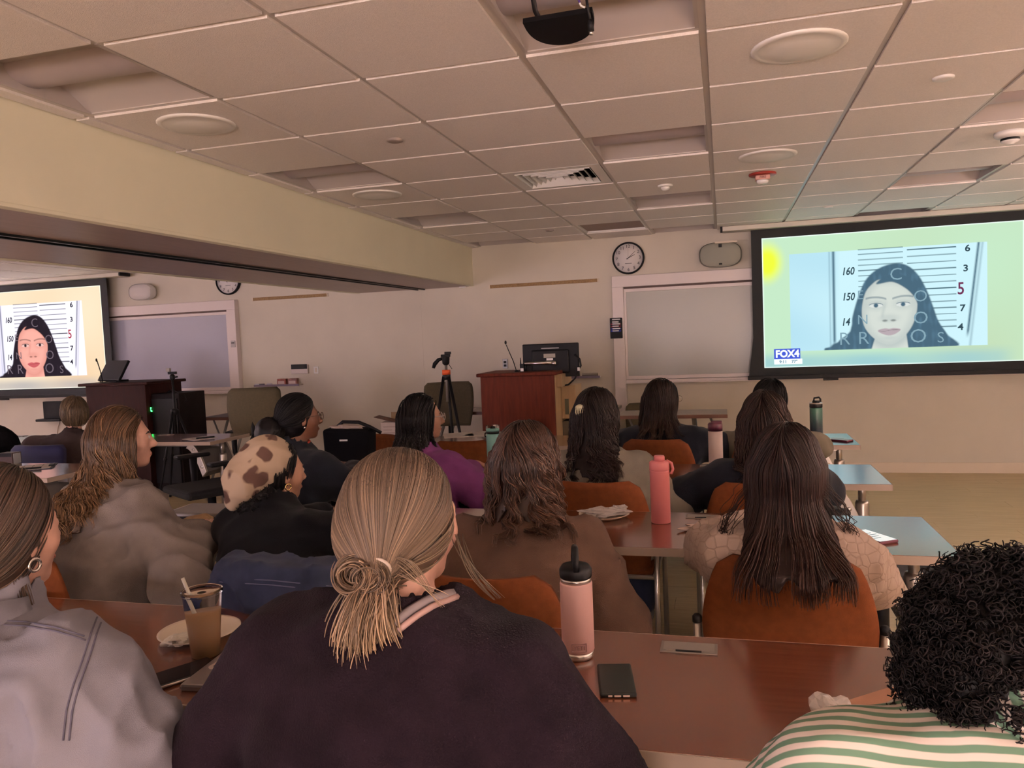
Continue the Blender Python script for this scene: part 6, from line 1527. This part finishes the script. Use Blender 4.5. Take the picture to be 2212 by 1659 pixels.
for k in range(5):
    for q in (0, 1):
        a = I['f'](np.array((0.075, -0.02+0.006*k, -0.03))*s); t_ = np.linspace(0, 1, 70); ph = t_*75+q*PI
        A.append(np.stack([a[0]+0.055*t_+0.012*k*t_+0.0035*np.cos(ph), a[1]+0.04*np.sin(t_*2.2)-0.015*k*t_+0.0035*np.sin(ph), a[2]-0.30*t_], 1))
H.strands(np.array(A), 0.0045, BLK0, (0.02, 0.014, 0.011), 0.2, 122, 0.7); H.build(I['root'])
glasses(I, ('pale', (0.45, 0.38, 0.34))); earring(I, 1, True, 0.013); nb = I['nb']
for k, (c, dz, r_) in enumerate((((0.62, 0.56, 0.58), 0.034, 0.062), ((0.02, 0.02, 0.08), 0.024, 0.065), ((0.62, 0.56, 0.58), 0.013, 0.068))):
    MB().tube([tuple(nb+np.array((r_*math.cos(a), 0.008+r_*math.sin(a), dz))) for a in [2*PI*q/20 for q in range(21)]], 0.0065, 8).build('collar_stripe', mat('collar %d' % k, c, 0.8), I['root'])
I = person('curlygrey', (1290, 838), 3.46, (-0.52, 3.33), dg(0), dg(-20), 'person in a stone grey sweatshirt with long dark curly hair and a claw clip', SK_LIGHT, stone_sw, jean, 'sweatshirt', 0.97, hair_t=0.014, res=0.013,
           sw=0.175, bulk=0.028, fold=0.008, el=[(-0.27, 0.14, 0.76), (0.30, 0.05, 0.66)], wr=[(-0.08, 0.36, 0.79), (0.14, 0.26, 0.77)])
H, S = long_hair(I, 0.80, 0.112, 0.095, (0.016, 0.010, 0.009), (0.045, 0.026, 0.020), 1000, 0.013, 0.06, True, -0.03, -0.006, seed=131, rad=0.0021, jag=0.07, out=0.5, clump=18, tight=0.75); H.build(I['root'])
c = I['f'](np.array((-0.02, -0.118, 0.045))); mb = MB(); mb.ell(c, (0.026, 0.014, 0.016), 12, 8)
for k in range(5): mb.tube([tuple(c+np.array((-0.02+0.01*k, -0.01, 0.0))), tuple(c+np.array((-0.02+0.01*k, -0.018, -0.02))), tuple(c+np.array((-0.018+0.009*k, -0.005, -0.034)))], 0.003, 6)
mb.build('hair_clip', mat('clip shell', (0.42, 0.38, 0.24), 0.3), I['root'])
I = person('navyhair', (1652, 846), 3.46, (0.12, 3.34), dg(4), dg(-12), 'person in navy with long loose dark brown hair, behind the longest-haired person', SK_LIGHT, nightc, blackc, 'navy_top', 0.97, hair_t=0.012, res=0.013,
           sw=0.175, bulk=0.028, el=[(-0.30, 0.10, 0.72), (0.28, 0.12, 0.74)], wr=[(-0.08, 0.36, 0.79), (0.10, 0.36, 0.79)])
H, S = long_hair(I, 0.80, 0.125, 0.15, DBR0, (0.07, 0.035, 0.025), 1000, 0.012, 0.10, True, -0.02, -0.006, seed=141, clump=20, rad=0.0022, jag=0.06, out=0.3); H.build(I['root'])

# --- front row --------------------------------------------------------------------
I = person('glasses', (1432, 820), 4.70, (-0.36, 4.58), dg(-6), dg(-42), 'person in a black jacket with long dark hair and glasses in the front row', SK_LIGHT, nightc, blackc, 'jacket', 0.97, hair_t=0.012, res=0.014,
           sw=0.18, bulk=0.034, el=[(-0.28, 0.12, 0.76), (0.30, 0.10, 0.76)], wr=[(-0.08, 0.36, 0.79), (0.14, 0.36, 0.79)])
H, S = long_hair(I, 0.82, 0.13, 0.145, (0.018, 0.010, 0.008), (0.05, 0.028, 0.020), 600, 0.006, 0.12, False, -0.02, -0.01, seed=151, rad=0.0028, jag=0.05, out=0.2); H.build(I['root']); glasses(I, ('clear', (0.35, 0.32, 0.26)))
I = person('short', (1664, 820), 4.70, (0.24, 4.58), dg(0), dg(-14), 'person with short black hair in a beige top in the front row', SK_TAN, beige_t, jean, 'tee', 0.97, hair_t=0.012, res=0.014, sw=0.18, bulk=0.016,
           el=[(-0.27, 0.10, 0.76), (0.27, 0.08, 0.76)], wr=[(-0.08, 0.36, 0.79), (0.10, 0.36, 0.79)])
H, S = short_hair(I, BLK0, BLK1, 700, 0.012, 0.0020, 161); H.build(I['root'])
I = person('leftblond', (158, 858), 4.95, (-4.92, 4.74), dg(18), dg(46), 'person with short sandy hair in a brown shirt, far left before the blue chair back', SK_LIGHT, umber, jean, 'shirt', 0.98, hair_t=0.014, res=0.014, sw=0.17, bulk=0.016,
           el=[(-0.26, 0.14, 0.76), (0.26, 0.14, 0.76)], wr=[(-0.08, 0.38, 0.79), (0.10, 0.38, 0.79)])
H, S = short_hair(I, (0.13, 0.085, 0.045), (0.22, 0.15, 0.085), 800, 0.016, 0.0020, 171); H.build(I['root'])

# chairs under the people
CH = {'blonde': 'rust chair under the blonde person in plum', 'denim': 'rust chair under the person in light denim', 'curly': 'rust chair under the person in green stripes', 'grey': 'rust chair behind the person in grey sweatshirt', 'bandana': 'rust chair draped with a denim jacket behind the person in black',
      'brown': 'rust chair behind the person in brown sweater', 'longdark': 'rust chair with wide orange back below the longest dark hair', 'bun': 'rust chair under the person with the low bun', 'braids': 'rust chair under the person in violet', 'curlygrey': 'rust chair behind the person in stone grey sweatshirt',
      'navyhair': 'rust chair behind the person in navy', 'glasses': 'rust chair behind the front-row person in black jacket', 'short': 'rust chair behind the front-row person in beige'}
for k, lab in CH.items():
    I = PEOPLE[k]; r_ = I['root']; yw = r_.rotation_euler.z; d = Matrix.Rotation(yw, 3, 'Z') @ Vector((0, 0.055, 0)); chair(r_.location.x+d.x+(0.25 if k == 'bandana' else 0), r_.location.y+d.y+{'bandana': -0.09, 'longdark': 0.015}.get(k, 0), yw, lab)
a = at_y(990, 945, 4.35); chair(a.x, 4.62, 0.06, 'empty rust chair at the front row behind the teal bottle')
# ------------------------------------------------------------------ things on the tables
def bottle_root(name, px, py, label, cat='bottle', rz=0.0):
    p = at_z(px, py, TZ); return empty(name, p, rz, label, cat)
# pale pink tumbler with a black handled lid
root = bottle_root('tumbler', 1250, 1418, 'pale pink insulated tumbler with black lid on the nearest table', 'tumbler', 0.25)
pink = mat('pale pink powder coat', (0.66, 0.40, 0.37), 0.5, bump=0.1, bscale=900)
MB().lathe([(0.029, 0.0), (0.0325, 0.003), (0.0335, 0.016)], n=40).build('steel_base', chrome_m, root)
MB().lathe([(0.0335, 0.016), (0.0358, 0.020), (0.0358, 0.166), (0.0345, 0.170)], n=40).build('body', pink, root)
MB().lathe([(0.0335, 0.170), (0.0335, 0.180)], n=40).build('steel_rim', chrome_m, root)
MB().lathe([(0.0345, 0.180), (0.0355, 0.184), (0.0355, 0.198), (0.030, 0.206), (0.012, 0.209)], n=40).build('lid', black_m, root)
MB().tube([(0.0, -0.030, 0.198), (0.0, -0.024, 0.222), (0.0, -0.010, 0.243), (0.0, 0.008, 0.243), (0.0, 0.024, 0.222), (0.0, 0.030, 0.198)], 0.0075, 10).build('handle', black_m, root)
ink = mat('logo grey', (0.30, 0.17, 0.16), 0.5)
text('logo', 'YETI', 0.0125, ink, root, (0.0, -0.0362, 0.033), (PI/2, 0, 0), extr=0.0006)
for (a, b_, c, d) in ((-0.0165, 0.0165, 0.0245, 0.0252), (-0.0165, 0.0165, 0.0412, 0.0419), (-0.0165, -0.0158, 0.0245, 0.0419), (0.0158, 0.0165, 0.0245, 0.0419)):
    MB().b2(a, b_, -0.0368 if abs(a) == abs(b_) else -0.0350, -0.030, c, d).build('logo_frame', ink, root)
# coral bottle
root = bottle_root('water_bottle', 1428, 1128, 'coral pink tall bottle with a loop lid on the second row table')
coral = mat('coral coat', (0.62, 0.19, 0.19), 0.45)
MB().lathe([(0.033, 0), (0.036, 0.003), (0.036, 0.19), (0.0365, 0.194), (0.0365, 0.197)], n=36).build('body', coral, root); MB().lathe([(0.0355, 0.197), (0.0368, 0.200), (0.0368, 0.226), (0.030, 0.231)], n=36).build('collar', coral, root)
MB().lathe([(0.020, 0.228), (0.020, 0.246), (0.018, 0.250)], n=24).build('cap', coral, root); MB().tube([(0.026, 0, 0.232), (0.044, 0, 0.222), (0.049, 0, 0.200), (0.043, 0, 0.184), (0.036, 0, 0.186)], 0.0055, 8).build('loop', coral, root)
# teal bottle
root = bottle_root('water_bottle', 1068, 1014, 'teal bottle with a grey carry cap on the third row table')
teal = mat('teal coat', (0.22, 0.50, 0.47), 0.4)
MB().lathe([(0.034, 0), (0.037, 0.003), (0.037, 0.185), (0.033, 0.196)], n=32).build('body', teal, root); MB().lathe([(0.0345, 0.196), (0.0355, 0.200), (0.0355, 0.208)], n=32).build('band', black_m, root); MB().lathe([(0.034, 0.208), (0.034, 0.219), (0.026, 0.224)], n=32).build('cap', teal, root)
MB().tube([(-0.030, 0, 0.204), (-0.044, 0, 0.196), (-0.045, 0, 0.182), (-0.036, 0, 0.176)], 0.004, 8).build('loop', black_m, root); MB().lathe([(0.014, 0.222), (0.010, 0.236)], n=16).build('spout', black_m, root)
cl = mat('clear plastic', (0.97, 0.97, 0.97), 0.03, trans=1.0, ior=1.15); MB().lathe([(0.036, 0.208), (0.037, 0.238), (0.036, 0.240)], n=28, cap=False).build('clear_cup', cl, root)
# white bottle, maroon cap
root = bottle_root('water_bottle', 1547, 1010, 'white bottle with a maroon flip cap on the third row table')
wht = mat('blush white coat', (0.62, 0.50, 0.47), 0.45); mar = mat('maroon plastic', (0.07, 0.015, 0.03), 0.35)
MB().lathe([(0.034, 0), (0.036, 0.003), (0.036, 0.19)], n=32).build('body', wht, root); MB().lathe([(0.0365, 0.19), (0.0365, 0.225), (0.030, 0.232), (0.010, 0.234)], n=32).build('cap', mar, root); MB().b2(-0.02, 0.034, -0.012, 0.012, 0.222, 0.242).build('flip_lid', mar, root, bevel=0.004)
# dark green bottle
root = bottle_root('water_bottle', 1764, 953, 'dark green ombre bottle with a black handled lid on the front row table')
mgo = bpy.data.materials.new('green ombre'); mgo.use_nodes = True; nt = mgo.node_tree; b = nt.nodes['Principled BSDF']; tc = nt.nodes.new('ShaderNodeTexCoord'); sx = nt.nodes.new('ShaderNodeSeparateXYZ'); cr = nt.nodes.new('ShaderNodeValToRGB')
cr.color_ramp.elements[0].position = 0.08; cr.color_ramp.elements[0].color = (0.020, 0.030, 0.045, 1); cr.color_ramp.elements[1].position = 0.20; cr.color_ramp.elements[1].color = (0.055, 0.16, 0.12, 1); nt.links.new(tc.outputs['Object'], sx.inputs[0]); nt.links.new(sx.outputs['Z'], cr.inputs[0]); nt.links.new(cr.outputs[0], b.inputs['Base Color']); b.inputs['Roughness'].default_value = 0.35
MB().lathe([(0.034, 0), (0.037, 0.004), (0.037, 0.20), (0.035, 0.206)], n=32).build('body', mgo, root); MB().lathe([(0.0355, 0.206), (0.0375, 0.209), (0.0375, 0.234)], n=32).build('cap', black_m, root); MB().lathe([(0.0378, 0.228), (0.0378, 0.236)], n=32).build('cap_ring', chrome_m, root)
MB().lathe([(0.022, 0.234), (0.020, 0.248)], n=20).build('spout_base', black_m, root); MB().tube([(-0.012, 0, 0.246), (-0.010, 0, 0.264), (0.018, 0, 0.268), (0.026, 0, 0.258), (0.026, 0, 0.240)], 0.0055, 8).build('handle', black_m, root)

# iced coffee in a clear cup, straw, domed lid rim
root = bottle_root('iced_coffee_cup', 445, 1415, 'clear plastic cup of iced coffee with a straw on the left near table', 'cup')
cof = mat('milky coffee', (0.42, 0.25, 0.13), 0.35); 
MB().lathe([(0.030, 0.002), (0.0385, 0.105)], n=36).build('coffee', cof, root)
MB().lathe([(0.031, 0.0), (0.0315, 0.002), (0.0435, 0.148)], n=36, cap=False).build('cup_wall', cl, root); MB().lathe([(0.0435, 0.146), (0.0465, 0.149), (0.0465, 0.155), (0.043, 0.157), (0.040, 0.150), (0.010, 0.149)], n=36, cap=False).build('lid', cl, root)
MB().tube([(0.01, -0.005, 0.03), (-0.028, -0.01, 0.150), (-0.040, -0.012, 0.185)], 0.0042, 10).build('straw', mat('straw', (0.72, 0.70, 0.62), 0.4), root)
# paper plates
plate_m = mat('paper plate', (0.72, 0.62, 0.50), 0.7)
def plate(px, py, r, label, z=TZ):
    p = at_z(px, py, z); root = empty('paper_plate', p, 0.3, label, 'plate', 'paper plates'); n = 64; prof = [(0.001, 0.002), (r*0.68, 0.002), (r*0.74, 0.004), (r*0.93, 0.013), (r, 0.015), (r, 0.0165), (r*0.92, 0.0148), (r*0.73, 0.006), (r*0.66, 0.004), (0.001, 0.004)]
    mb = MB().lathe(prof, n=n, cap=False)
    mb.v = [Vector((v[0], v[1], v[2]+(0.0012*math.sin(32*math.atan2(v[1], v[0])) if math.hypot(v[0], v[1]) > r*0.72 else 0))) for v in mb.v]; mb.build('dish', plate_m, root); return root
def crumple(root, c, r, name, m, seed=1, amp=0.35):
    g = np.random.default_rng(seed); mb = MB(); mb.ell(c, r, 20, 12)
    V = np.array([tuple(v) for v in mb.v]); q = V-np.array(c); nz = noise3(q[:, 0], q[:, 1], q[:, 2], 2.6/min(r), seed)+0.5*noise3(q[:, 0], q[:, 1], q[:, 2], 6/min(r), seed+1); V = np.array(c)+q*(1+amp*nz)[:, None]; V[:, 2] = np.maximum(V[:, 2], c[2]-r[2]*0.9); mb.v = [tuple(v) for v in V]
    return mb.build(name, m, root, smooth=False)
r_ = plate(432, 1372, 0.098, 'paper plate behind the iced coffee on the left near table')
crumple(r_, (-0.03, -0.065, 0.016), (0.025, 0.035, 0.010), 'napkin', mat('napkin', (0.66, 0.62, 0.54), 0.8), 3); MB().ell((-0.045, -0.035, 0.007), (0.018, 0.010, 0.003)).build('crumbs', mat('crumbs', (0.18, 0.10, 0.04), 0.8), r_)
r_ = plate(1305, 1117, 0.098, 'paper plate with crumpled film on the second row table'); film = mat('cling film', (0.85, 0.80, 0.77), 0.15, trans=0.3, ior=1.2)
crumple(r_, (0.0, 0.0, 0.020), (0.085, 0.055, 0.014), 'cling_film', film, 5, 0.45); crumple(r_, (0.06, 0.01, 0.028), (0.035, 0.025, 0.013), 'cling_film', film, 6, 0.5)
r_ = plate(1033, 1017, 0.095, 'paper plate with a bite of food on the third row table'); crumple(r_, (0.0, -0.03, 0.014), (0.045, 0.02, 0.010), 'food', mat('food', (0.16, 0.07, 0.04), 0.6), 7)
r_ = plate(428, 1145, 0.105, 'paper plate with bread on the second row table at left'); crumple(r_, (-0.01, 0.03, 0.030), (0.06, 0.05, 0.026), 'bread', mat('bread', (0.42, 0.27, 0.14), 0.7), 8, 0.15)
p = at_z(1525, 1143, TZ); root = empty('napkin', p, 0.5, 'crumpled paper napkin left of the person in the pale printed top', 'napkin'); crumple(root, (0, 0, 0.011), (0.075, 0.022, 0.012), 'paper', mat('napkin paper', (0.60, 0.48, 0.42), 0.8), 9, 0.5)

# phones
def phone(px, py, rz, label, case, screen=None, L=0.150, W=0.074, z=TZ, marks=False, ports=False):
    p = at_z(px, py, z); root = empty('phone', p, rz, label, 'phone')
    MB().b2(-W/2, W/2, -L/2, L/2, 0.0, 0.010).build('case', case, root, bevel=0.0045, seg=3)
    if screen: MB().b2(-W/2+0.004, W/2-0.004, -L/2+0.005, L/2-0.005, 0.010, 0.0106).build('screen', screen, root)
    if marks:
        for k in range(5): MB().b2(-0.024, -0.024+0.046*(0.5+0.5*abs(math.sin(k*2.3))), 0.045-k*0.020, 0.049-k*0.020, 0.0106, 0.0109).build('screen_text', mat('phone ink', (0.10, 0.12, 0.14), 0.5), root)
    if ports:
        for a, b_ in ((-0.020, -0.012), (-0.008, 0.005), (0.009, 0.022)): MB().b2(a, b_, -L/2-0.0006, -L/2, 0.003, 0.0065).build('port', mat('port metal', (0.8, 0.66, 0.58), 0.3, metal=0.3), root)
    return root
phone(1331, 1474, 0.20, 'black phone lying face down on the nearest table beside the tumbler', mat('phone black', (0.014, 0.017, 0.015), 0.5, bump=0.1, bscale=700), None, 0.140, 0.072, ports=True)
phone(1885, 1163, 0.55, 'phone in a maroon case with a lit screen on the second row table', mat('case maroon', (0.10, 0.015, 0.035), 0.35), mat('lit phone screen', (0.7, 0.75, 0.75), 0.2, emit=(0.85, 0.95, 0.95), estr=0.55), marks=True)
phone(1812, 952, 0.9, 'phone in a dark case on the front row table beside the green bottle', mat('case maroon', (0.10, 0.015, 0.035), 0.35), mat('pale phone back', (0.45, 0.5, 0.45), 0.3))
phone(494, 1152, 1.35, 'pale pink phone on the second row table left of the person in black', mat('case clear', (0.30, 0.22, 0.20), 0.3), mat('phone pink', (0.60, 0.42, 0.38), 0.3))
root = phone(388, 1462, -0.55, 'dark phone with a metal rim on the left near table beside the denim sleeve', mat('phone dark', (0.02, 0.017, 0.018), 0.3), mat('phone glass', (0.012, 0.010, 0.012), 0.1), 0.158, 0.078)
MB().tube([(0.039, -0.07, 0.006), (0.039, 0.07, 0.006)], 0.0025).build('rim', chrome_m, root)

# laptops
def stickers(root, L, W, seed):
    g = random.Random(seed)
    for k in range(6):
        x, y = g.uniform(-W*0.38, W*0.38), g.uniform(-L*0.36, L*0.36); a = g.uniform(0.018, 0.032); n = 18; pts = [(x+a*(1+0.18*math.sin(3*t+k))*math.cos(t), y+a*0.8*(1+0.2*math.cos(4*t+k))*math.sin(t)) for t in [2*PI*q/n for q in range(n)]]
        s_ = MB().prism(pts, 0.0162, 0.0165, 'Z').build('sticker', mat('sticker edge', (0.58, 0.48, 0.44), 0.5), root)
        MB().prism([(x+(u-x)*0.68, y+(v-y)*0.68) for u, v in pts], 0.0165, 0.0168, 'Z').build('sticker_print', mat('sticker %d' % (k % 3), ((0.18, 0.10, 0.22), (0.22, 0.17, 0.10), (0.10, 0.08, 0.07))[k % 3], 0.5, noise=0.5, nscale=70), s_)
p = at_z(588, 1452, TZ); root = empty('laptop', p, 0.10, 'closed silver laptop covered in stickers beside the iced coffee', 'laptop')
MB().b2(-0.155, 0.155, -0.105, 0.105, 0.0, 0.0155).build('shell', mat('laptop silver', (0.30, 0.27, 0.27), 0.35, metal=0.6), root, bevel=0.005); MB().b2(-0.155, 0.155, -0.105, 0.105, 0.0075, 0.0082).build('lid_gap', black_m, root); stickers(root, 0.21, 0.31, 5)
p = at_z(455, 1112, TZ); root = empty('laptop', p, 0.05, 'grey closed laptop on the second row table beyond the bread plate', 'laptop')
MB().b2(-0.15, 0.15, -0.10, 0.10, 0.012, 0.030).build('shell', mat('laptop grey', (0.34, 0.32, 0.29), 0.4, metal=0.4), root, bevel=0.006); MB().b2(-0.13, 0.13, -0.085, 0.085, 0.0, 0.012).build('base', black_m, root)

# papers, clipboards, boxes, bags
paper_m = mat('paper', (0.66, 0.60, 0.55), 0.8)
def sheet(px, py, w, l, rz, label, z=TZ, pen=None, board=None):
    p = at_z(px, py, z); root = empty('clipboard' if board else 'paper_sheet', p, rz, label, 'clipboard' if board else 'paper')
    if board: MB().b2(-w/2-0.01, w/2+0.01, -l/2-0.01, l/2+0.015, 0.0, 0.004).build('board', board, root); MB().b2(-0.04, 0.04, l/2-0.015, l/2+0.012, 0.005, 0.014).build('clip', black_m, root)
    MB().b2(-w/2, w/2, -l/2, l/2, 0.004 if board else 0.0, 0.0055 if board else 0.0015).build('sheet', paper_m, root)
    for k in range(4): MB().b2(-w*0.38, w*(0.2+0.12*(k % 2)), l*(0.3-0.18*k), l*(0.3-0.18*k)+0.004, 0.0056 if board else 0.0016, 0.0059 if board else 0.0019).build('print_line', mat('print ink', (0.12, 0.11, 0.12), 0.7), root)
    if pen: MB().rod((w*0.3, -l*0.3, 0.012), (w*0.5, l*0.35, 0.012), 0.006).build('pen', black_m, root)
    return root
sheet(432, 947, 0.22, 0.20, -0.5, 'white paper with a black pen on the aisle table at left', pen=True)
sheet(55, 1012, 0.24, 0.30, -0.9, 'clipboard with paper on the table at the left edge', pen=True, board=mat('clipboard dark', (0.02, 0.02, 0.04), 0.5))
sheet(990, 940, 0.22, 0.28, 0.4, 'white handout on the front row table near the tripod'); sheet(1045, 937, 0.2, 0.26, -0.3, 'white handout on the front row table beside the teal bottle cap'); o = sheet(995, 876, 0.28, 0.2, 0.1, 'white papers on the long desk left of the right podium'); o.location = (at_y(995, 880, 7.38).x, 7.38, TZ)
p = at_z(22, 1001, TZ); root = empty('tissue_box', p, 0.1, 'small dark box on the table at the left edge', 'box'); MB().b2(-0.055, 0.055, -0.04, 0.04, 0, 0.075).build('box', mat('box brown', (0.05, 0.025, 0.022), 0.5), root, bevel=0.003); MB().b2(-0.048, 0.05, -0.041, -0.04, 0.05, 0.074).build('front_panel', black_m, root); MB().b2(0.05, 0.058, -0.03, 0.03, 0.0, 0.07).build('clear_side', mat('box side', (0.35, 0.36, 0.38), 0.2), root)
root = empty('backpack', (-5.72, 4.86, 0.50), 0, 'black backpack slumped on the chair at the far left edge', 'bag'); crumple(root, (0, 0, 0.20), (0.24, 0.18, 0.22), 'bag_body', blackmat_m, 11, 0.12); MB().tube([(-0.1, -0.15, 0.35), (-0.02, -0.2, 0.43), (0.08, -0.15, 0.36)], 0.014).build('strap', black_m, root)
# white carton on a stand-in of the front table, with brown flaps
a = at_y(853, 945, 5.2)
root = empty('carton', (a.x, 5.18, TZ), 0.12, 'white cardboard carton with an open dark flap at the end of the front table', 'carton')
MB().b2(-0.075, 0.075, -0.06, 0.06, 0.0, 0.135).build('box', mat('carton white', (0.50, 0.42, 0.36), 0.7), root, bevel=0.002); MB().box((-0.02, -0.03, 0.155), (0.19, 0.13, 0.004), Matrix.Rotation(0.25, 3, 'Y')).build('flap', mat('carton flap', (0.10, 0.045, 0.03), 0.7), root)
for k in range(4): MB().b2(-0.055, 0.03-0.02*(k % 2), -0.0615, -0.06, 0.10-k*0.022, 0.104-k*0.022).build('print_line', mat('carton ink', (0.26, 0.20, 0.17), 0.7), root)
MB().b2(-0.02, 0.10, 0.03, 0.034, 0.10, 0.20).build('back_flap', mat('kraft', (0.30, 0.20, 0.11), 0.8), root)
# black tote on the third row, beside the person with the bun
a = at_y(725, 965, 4.15)
root = empty('tote_bag', (a.x, 4.34, 0.0), 0.15, 'large black tote bag standing on a chair beyond the person with the bun', 'bag')
zt = at_y(725, 925, 4.3).z
MB().prism([(-0.135, 0.46), (0.125, 0.46), (0.15, zt-0.01), (-0.15, zt)], -0.08, 0.08).build('bag_body', blackmat_m, root, bevel=0.02, seg=3); MB().tube([(-0.10, 0, zt-0.01), (-0.04, 0, zt+0.035), (0.06, 0, zt+0.03), (0.13, 0.0, zt-0.0), (0.20, 0.0, zt-0.04)], 0.011).build('strap', black_m, root); MB().b2(-0.04, 0.01, -0.083, -0.08, zt-0.075, zt-0.065).build('tag', white_m, root)
crumple(root, (-0.03, 0.0, zt), (0.09, 0.04, 0.018), 'contents', mat('contents', (0.45, 0.36, 0.30), 0.7), 12, 0.3)
o = chair(root.location.x, 4.40, PI*0.95, 'rust chair carrying the black tote bag')
# denim jacket over a chair back
I = PEOPLE['bandana']; r_ = I['root']
D_ = Sdf(); D_.loft([(0.50, 0, -0.26, 0.235, 0.065), (0.64, 0, -0.268, 0.235, 0.075), (0.80, 0, -0.280, 0.205, 0.072), (0.870, 0, -0.284, 0.17, 0.052)], 0.03, 3.0); D_.cap((0.20, -0.25, 0.80), (0.27, -0.24, 0.52), 0.055, 0.045, 0.05); D_.cap((-0.20, -0.25, 0.80), (-0.27, -0.24, 0.52), 0.055, 0.045, 0.05)
V, F = sdf_mesh(D_, (-0.36, -0.42, 0.44), (0.36, -0.12, 0.95), 0.010, 0.010, 34, 17); d = Matrix.Rotation(r_.rotation_euler.z, 3, 'Z') @ Vector((0, 0.055, 0))
root = empty('denim_jacket', (r_.location.x+d.x+0.25, r_.location.y+d.y-0.09, 0), r_.rotation_euler.z, 'blue denim jacket hung over the chair of the person in black', 'jacket'); np_mesh('jacket_body', V, F, denim_d, root)
for dz in (0.0, -0.012): band_on(D_, interp_path([(-0.19, -0.37, 0.835+dz), (0, -0.38, 0.842+dz), (0.19, -0.37, 0.835+dz)], 20), 0.003, 0.0016, 0, 'stitching', mat('stitch', (0.10, 0.10, 0.16), 0.8), root)
# amber bottle and a drink on the desk by the tripod
p = at_z(958, 878, TZ); root = empty('soda_bottle', (p.x, 7.3, TZ), 0, 'amber plastic bottle with white cap on the desk behind the tripod', 'bottle'); MB().lathe([(0.030, 0), (0.032, 0.01), (0.032, 0.13), (0.014, 0.18), (0.012, 0.20)], n=20).build('body', mat('amber', (0.35, 0.20, 0.08), 0.3), root); MB().lathe([(0.014, 0.20), (0.014, 0.22)], n=16).build('cap', white_m, root); MB().lathe([(0.0326, 0.05), (0.0326, 0.11)], n=20).build('label_band', mat('bottle label', (0.5, 0.4, 0.3), 0.6), root)
# kraft bag corner and film by the striped shirt
p = at_z(1990, 1535, TZ); root = empty('paper_bag', p, 0.5, 'flat brown paper bag on the nearest table behind the curly hair', 'paper bag'); MB().prism([(-0.13, 0.06), (0.0, 0.085), (0.16, 0.05), (0.15, -0.09), (-0.02, -0.06)], 0.0, 0.006, 'Z').build('bag', mat('kraft bag', (0.36, 0.18, 0.11), 0.7, noise=0.1, nscale=20), root); MB().prism([(0.02, 0.03), (0.15, 0.02), (0.14, -0.07), (0.03, -0.04)], 0.006, 0.010, 'Z').build('fold', mat('kraft fold', (0.20, 0.10, 0.06), 0.7), root)
p = at_z(1800, 1560, TZ); root = empty('cling_film', p, 0.3, 'crumpled clear film on the nearest table beside the striped sleeve', 'film'); crumple(root, (0, 0, 0.024), (0.034, 0.03, 0.026), 'film', film, 14, 0.4)
# black chair beyond the second row's right end
a = at_y(1922, 1072, 3.42); office_chair(a.x-0.04, 3.40, -1.35, a.z, 'black chair at the right end between second and third row', blue=mat('black upholstery', (0.008, 0.008, 0.009), 0.8), arms=False)
# ------------------------------------------------------------------ lettering becomes plain meshes
bpy.context.view_layer.update()
dg_ = bpy.context.evaluated_depsgraph_get()
for o in [o for o in scene.objects if o.type == 'FONT']:
    me = bpy.data.meshes.new_from_object(o.evaluated_get(dg_)); n = bpy.data.objects.new('tmp', me); C.objects.link(n)
    n.parent = o.parent; n.location = o.location; n.rotation_euler = o.rotation_euler; n.scale = o.scale
    nm = o.name; bpy.data.objects.remove(o); n.name = nm
scene.cycles.max_bounces = 7; scene.cycles.diffuse_bounces = 4; scene.cycles.glossy_bounces = 3; scene.cycles.transmission_bounces = 6; scene.cycles.transparent_max_bounces = 6
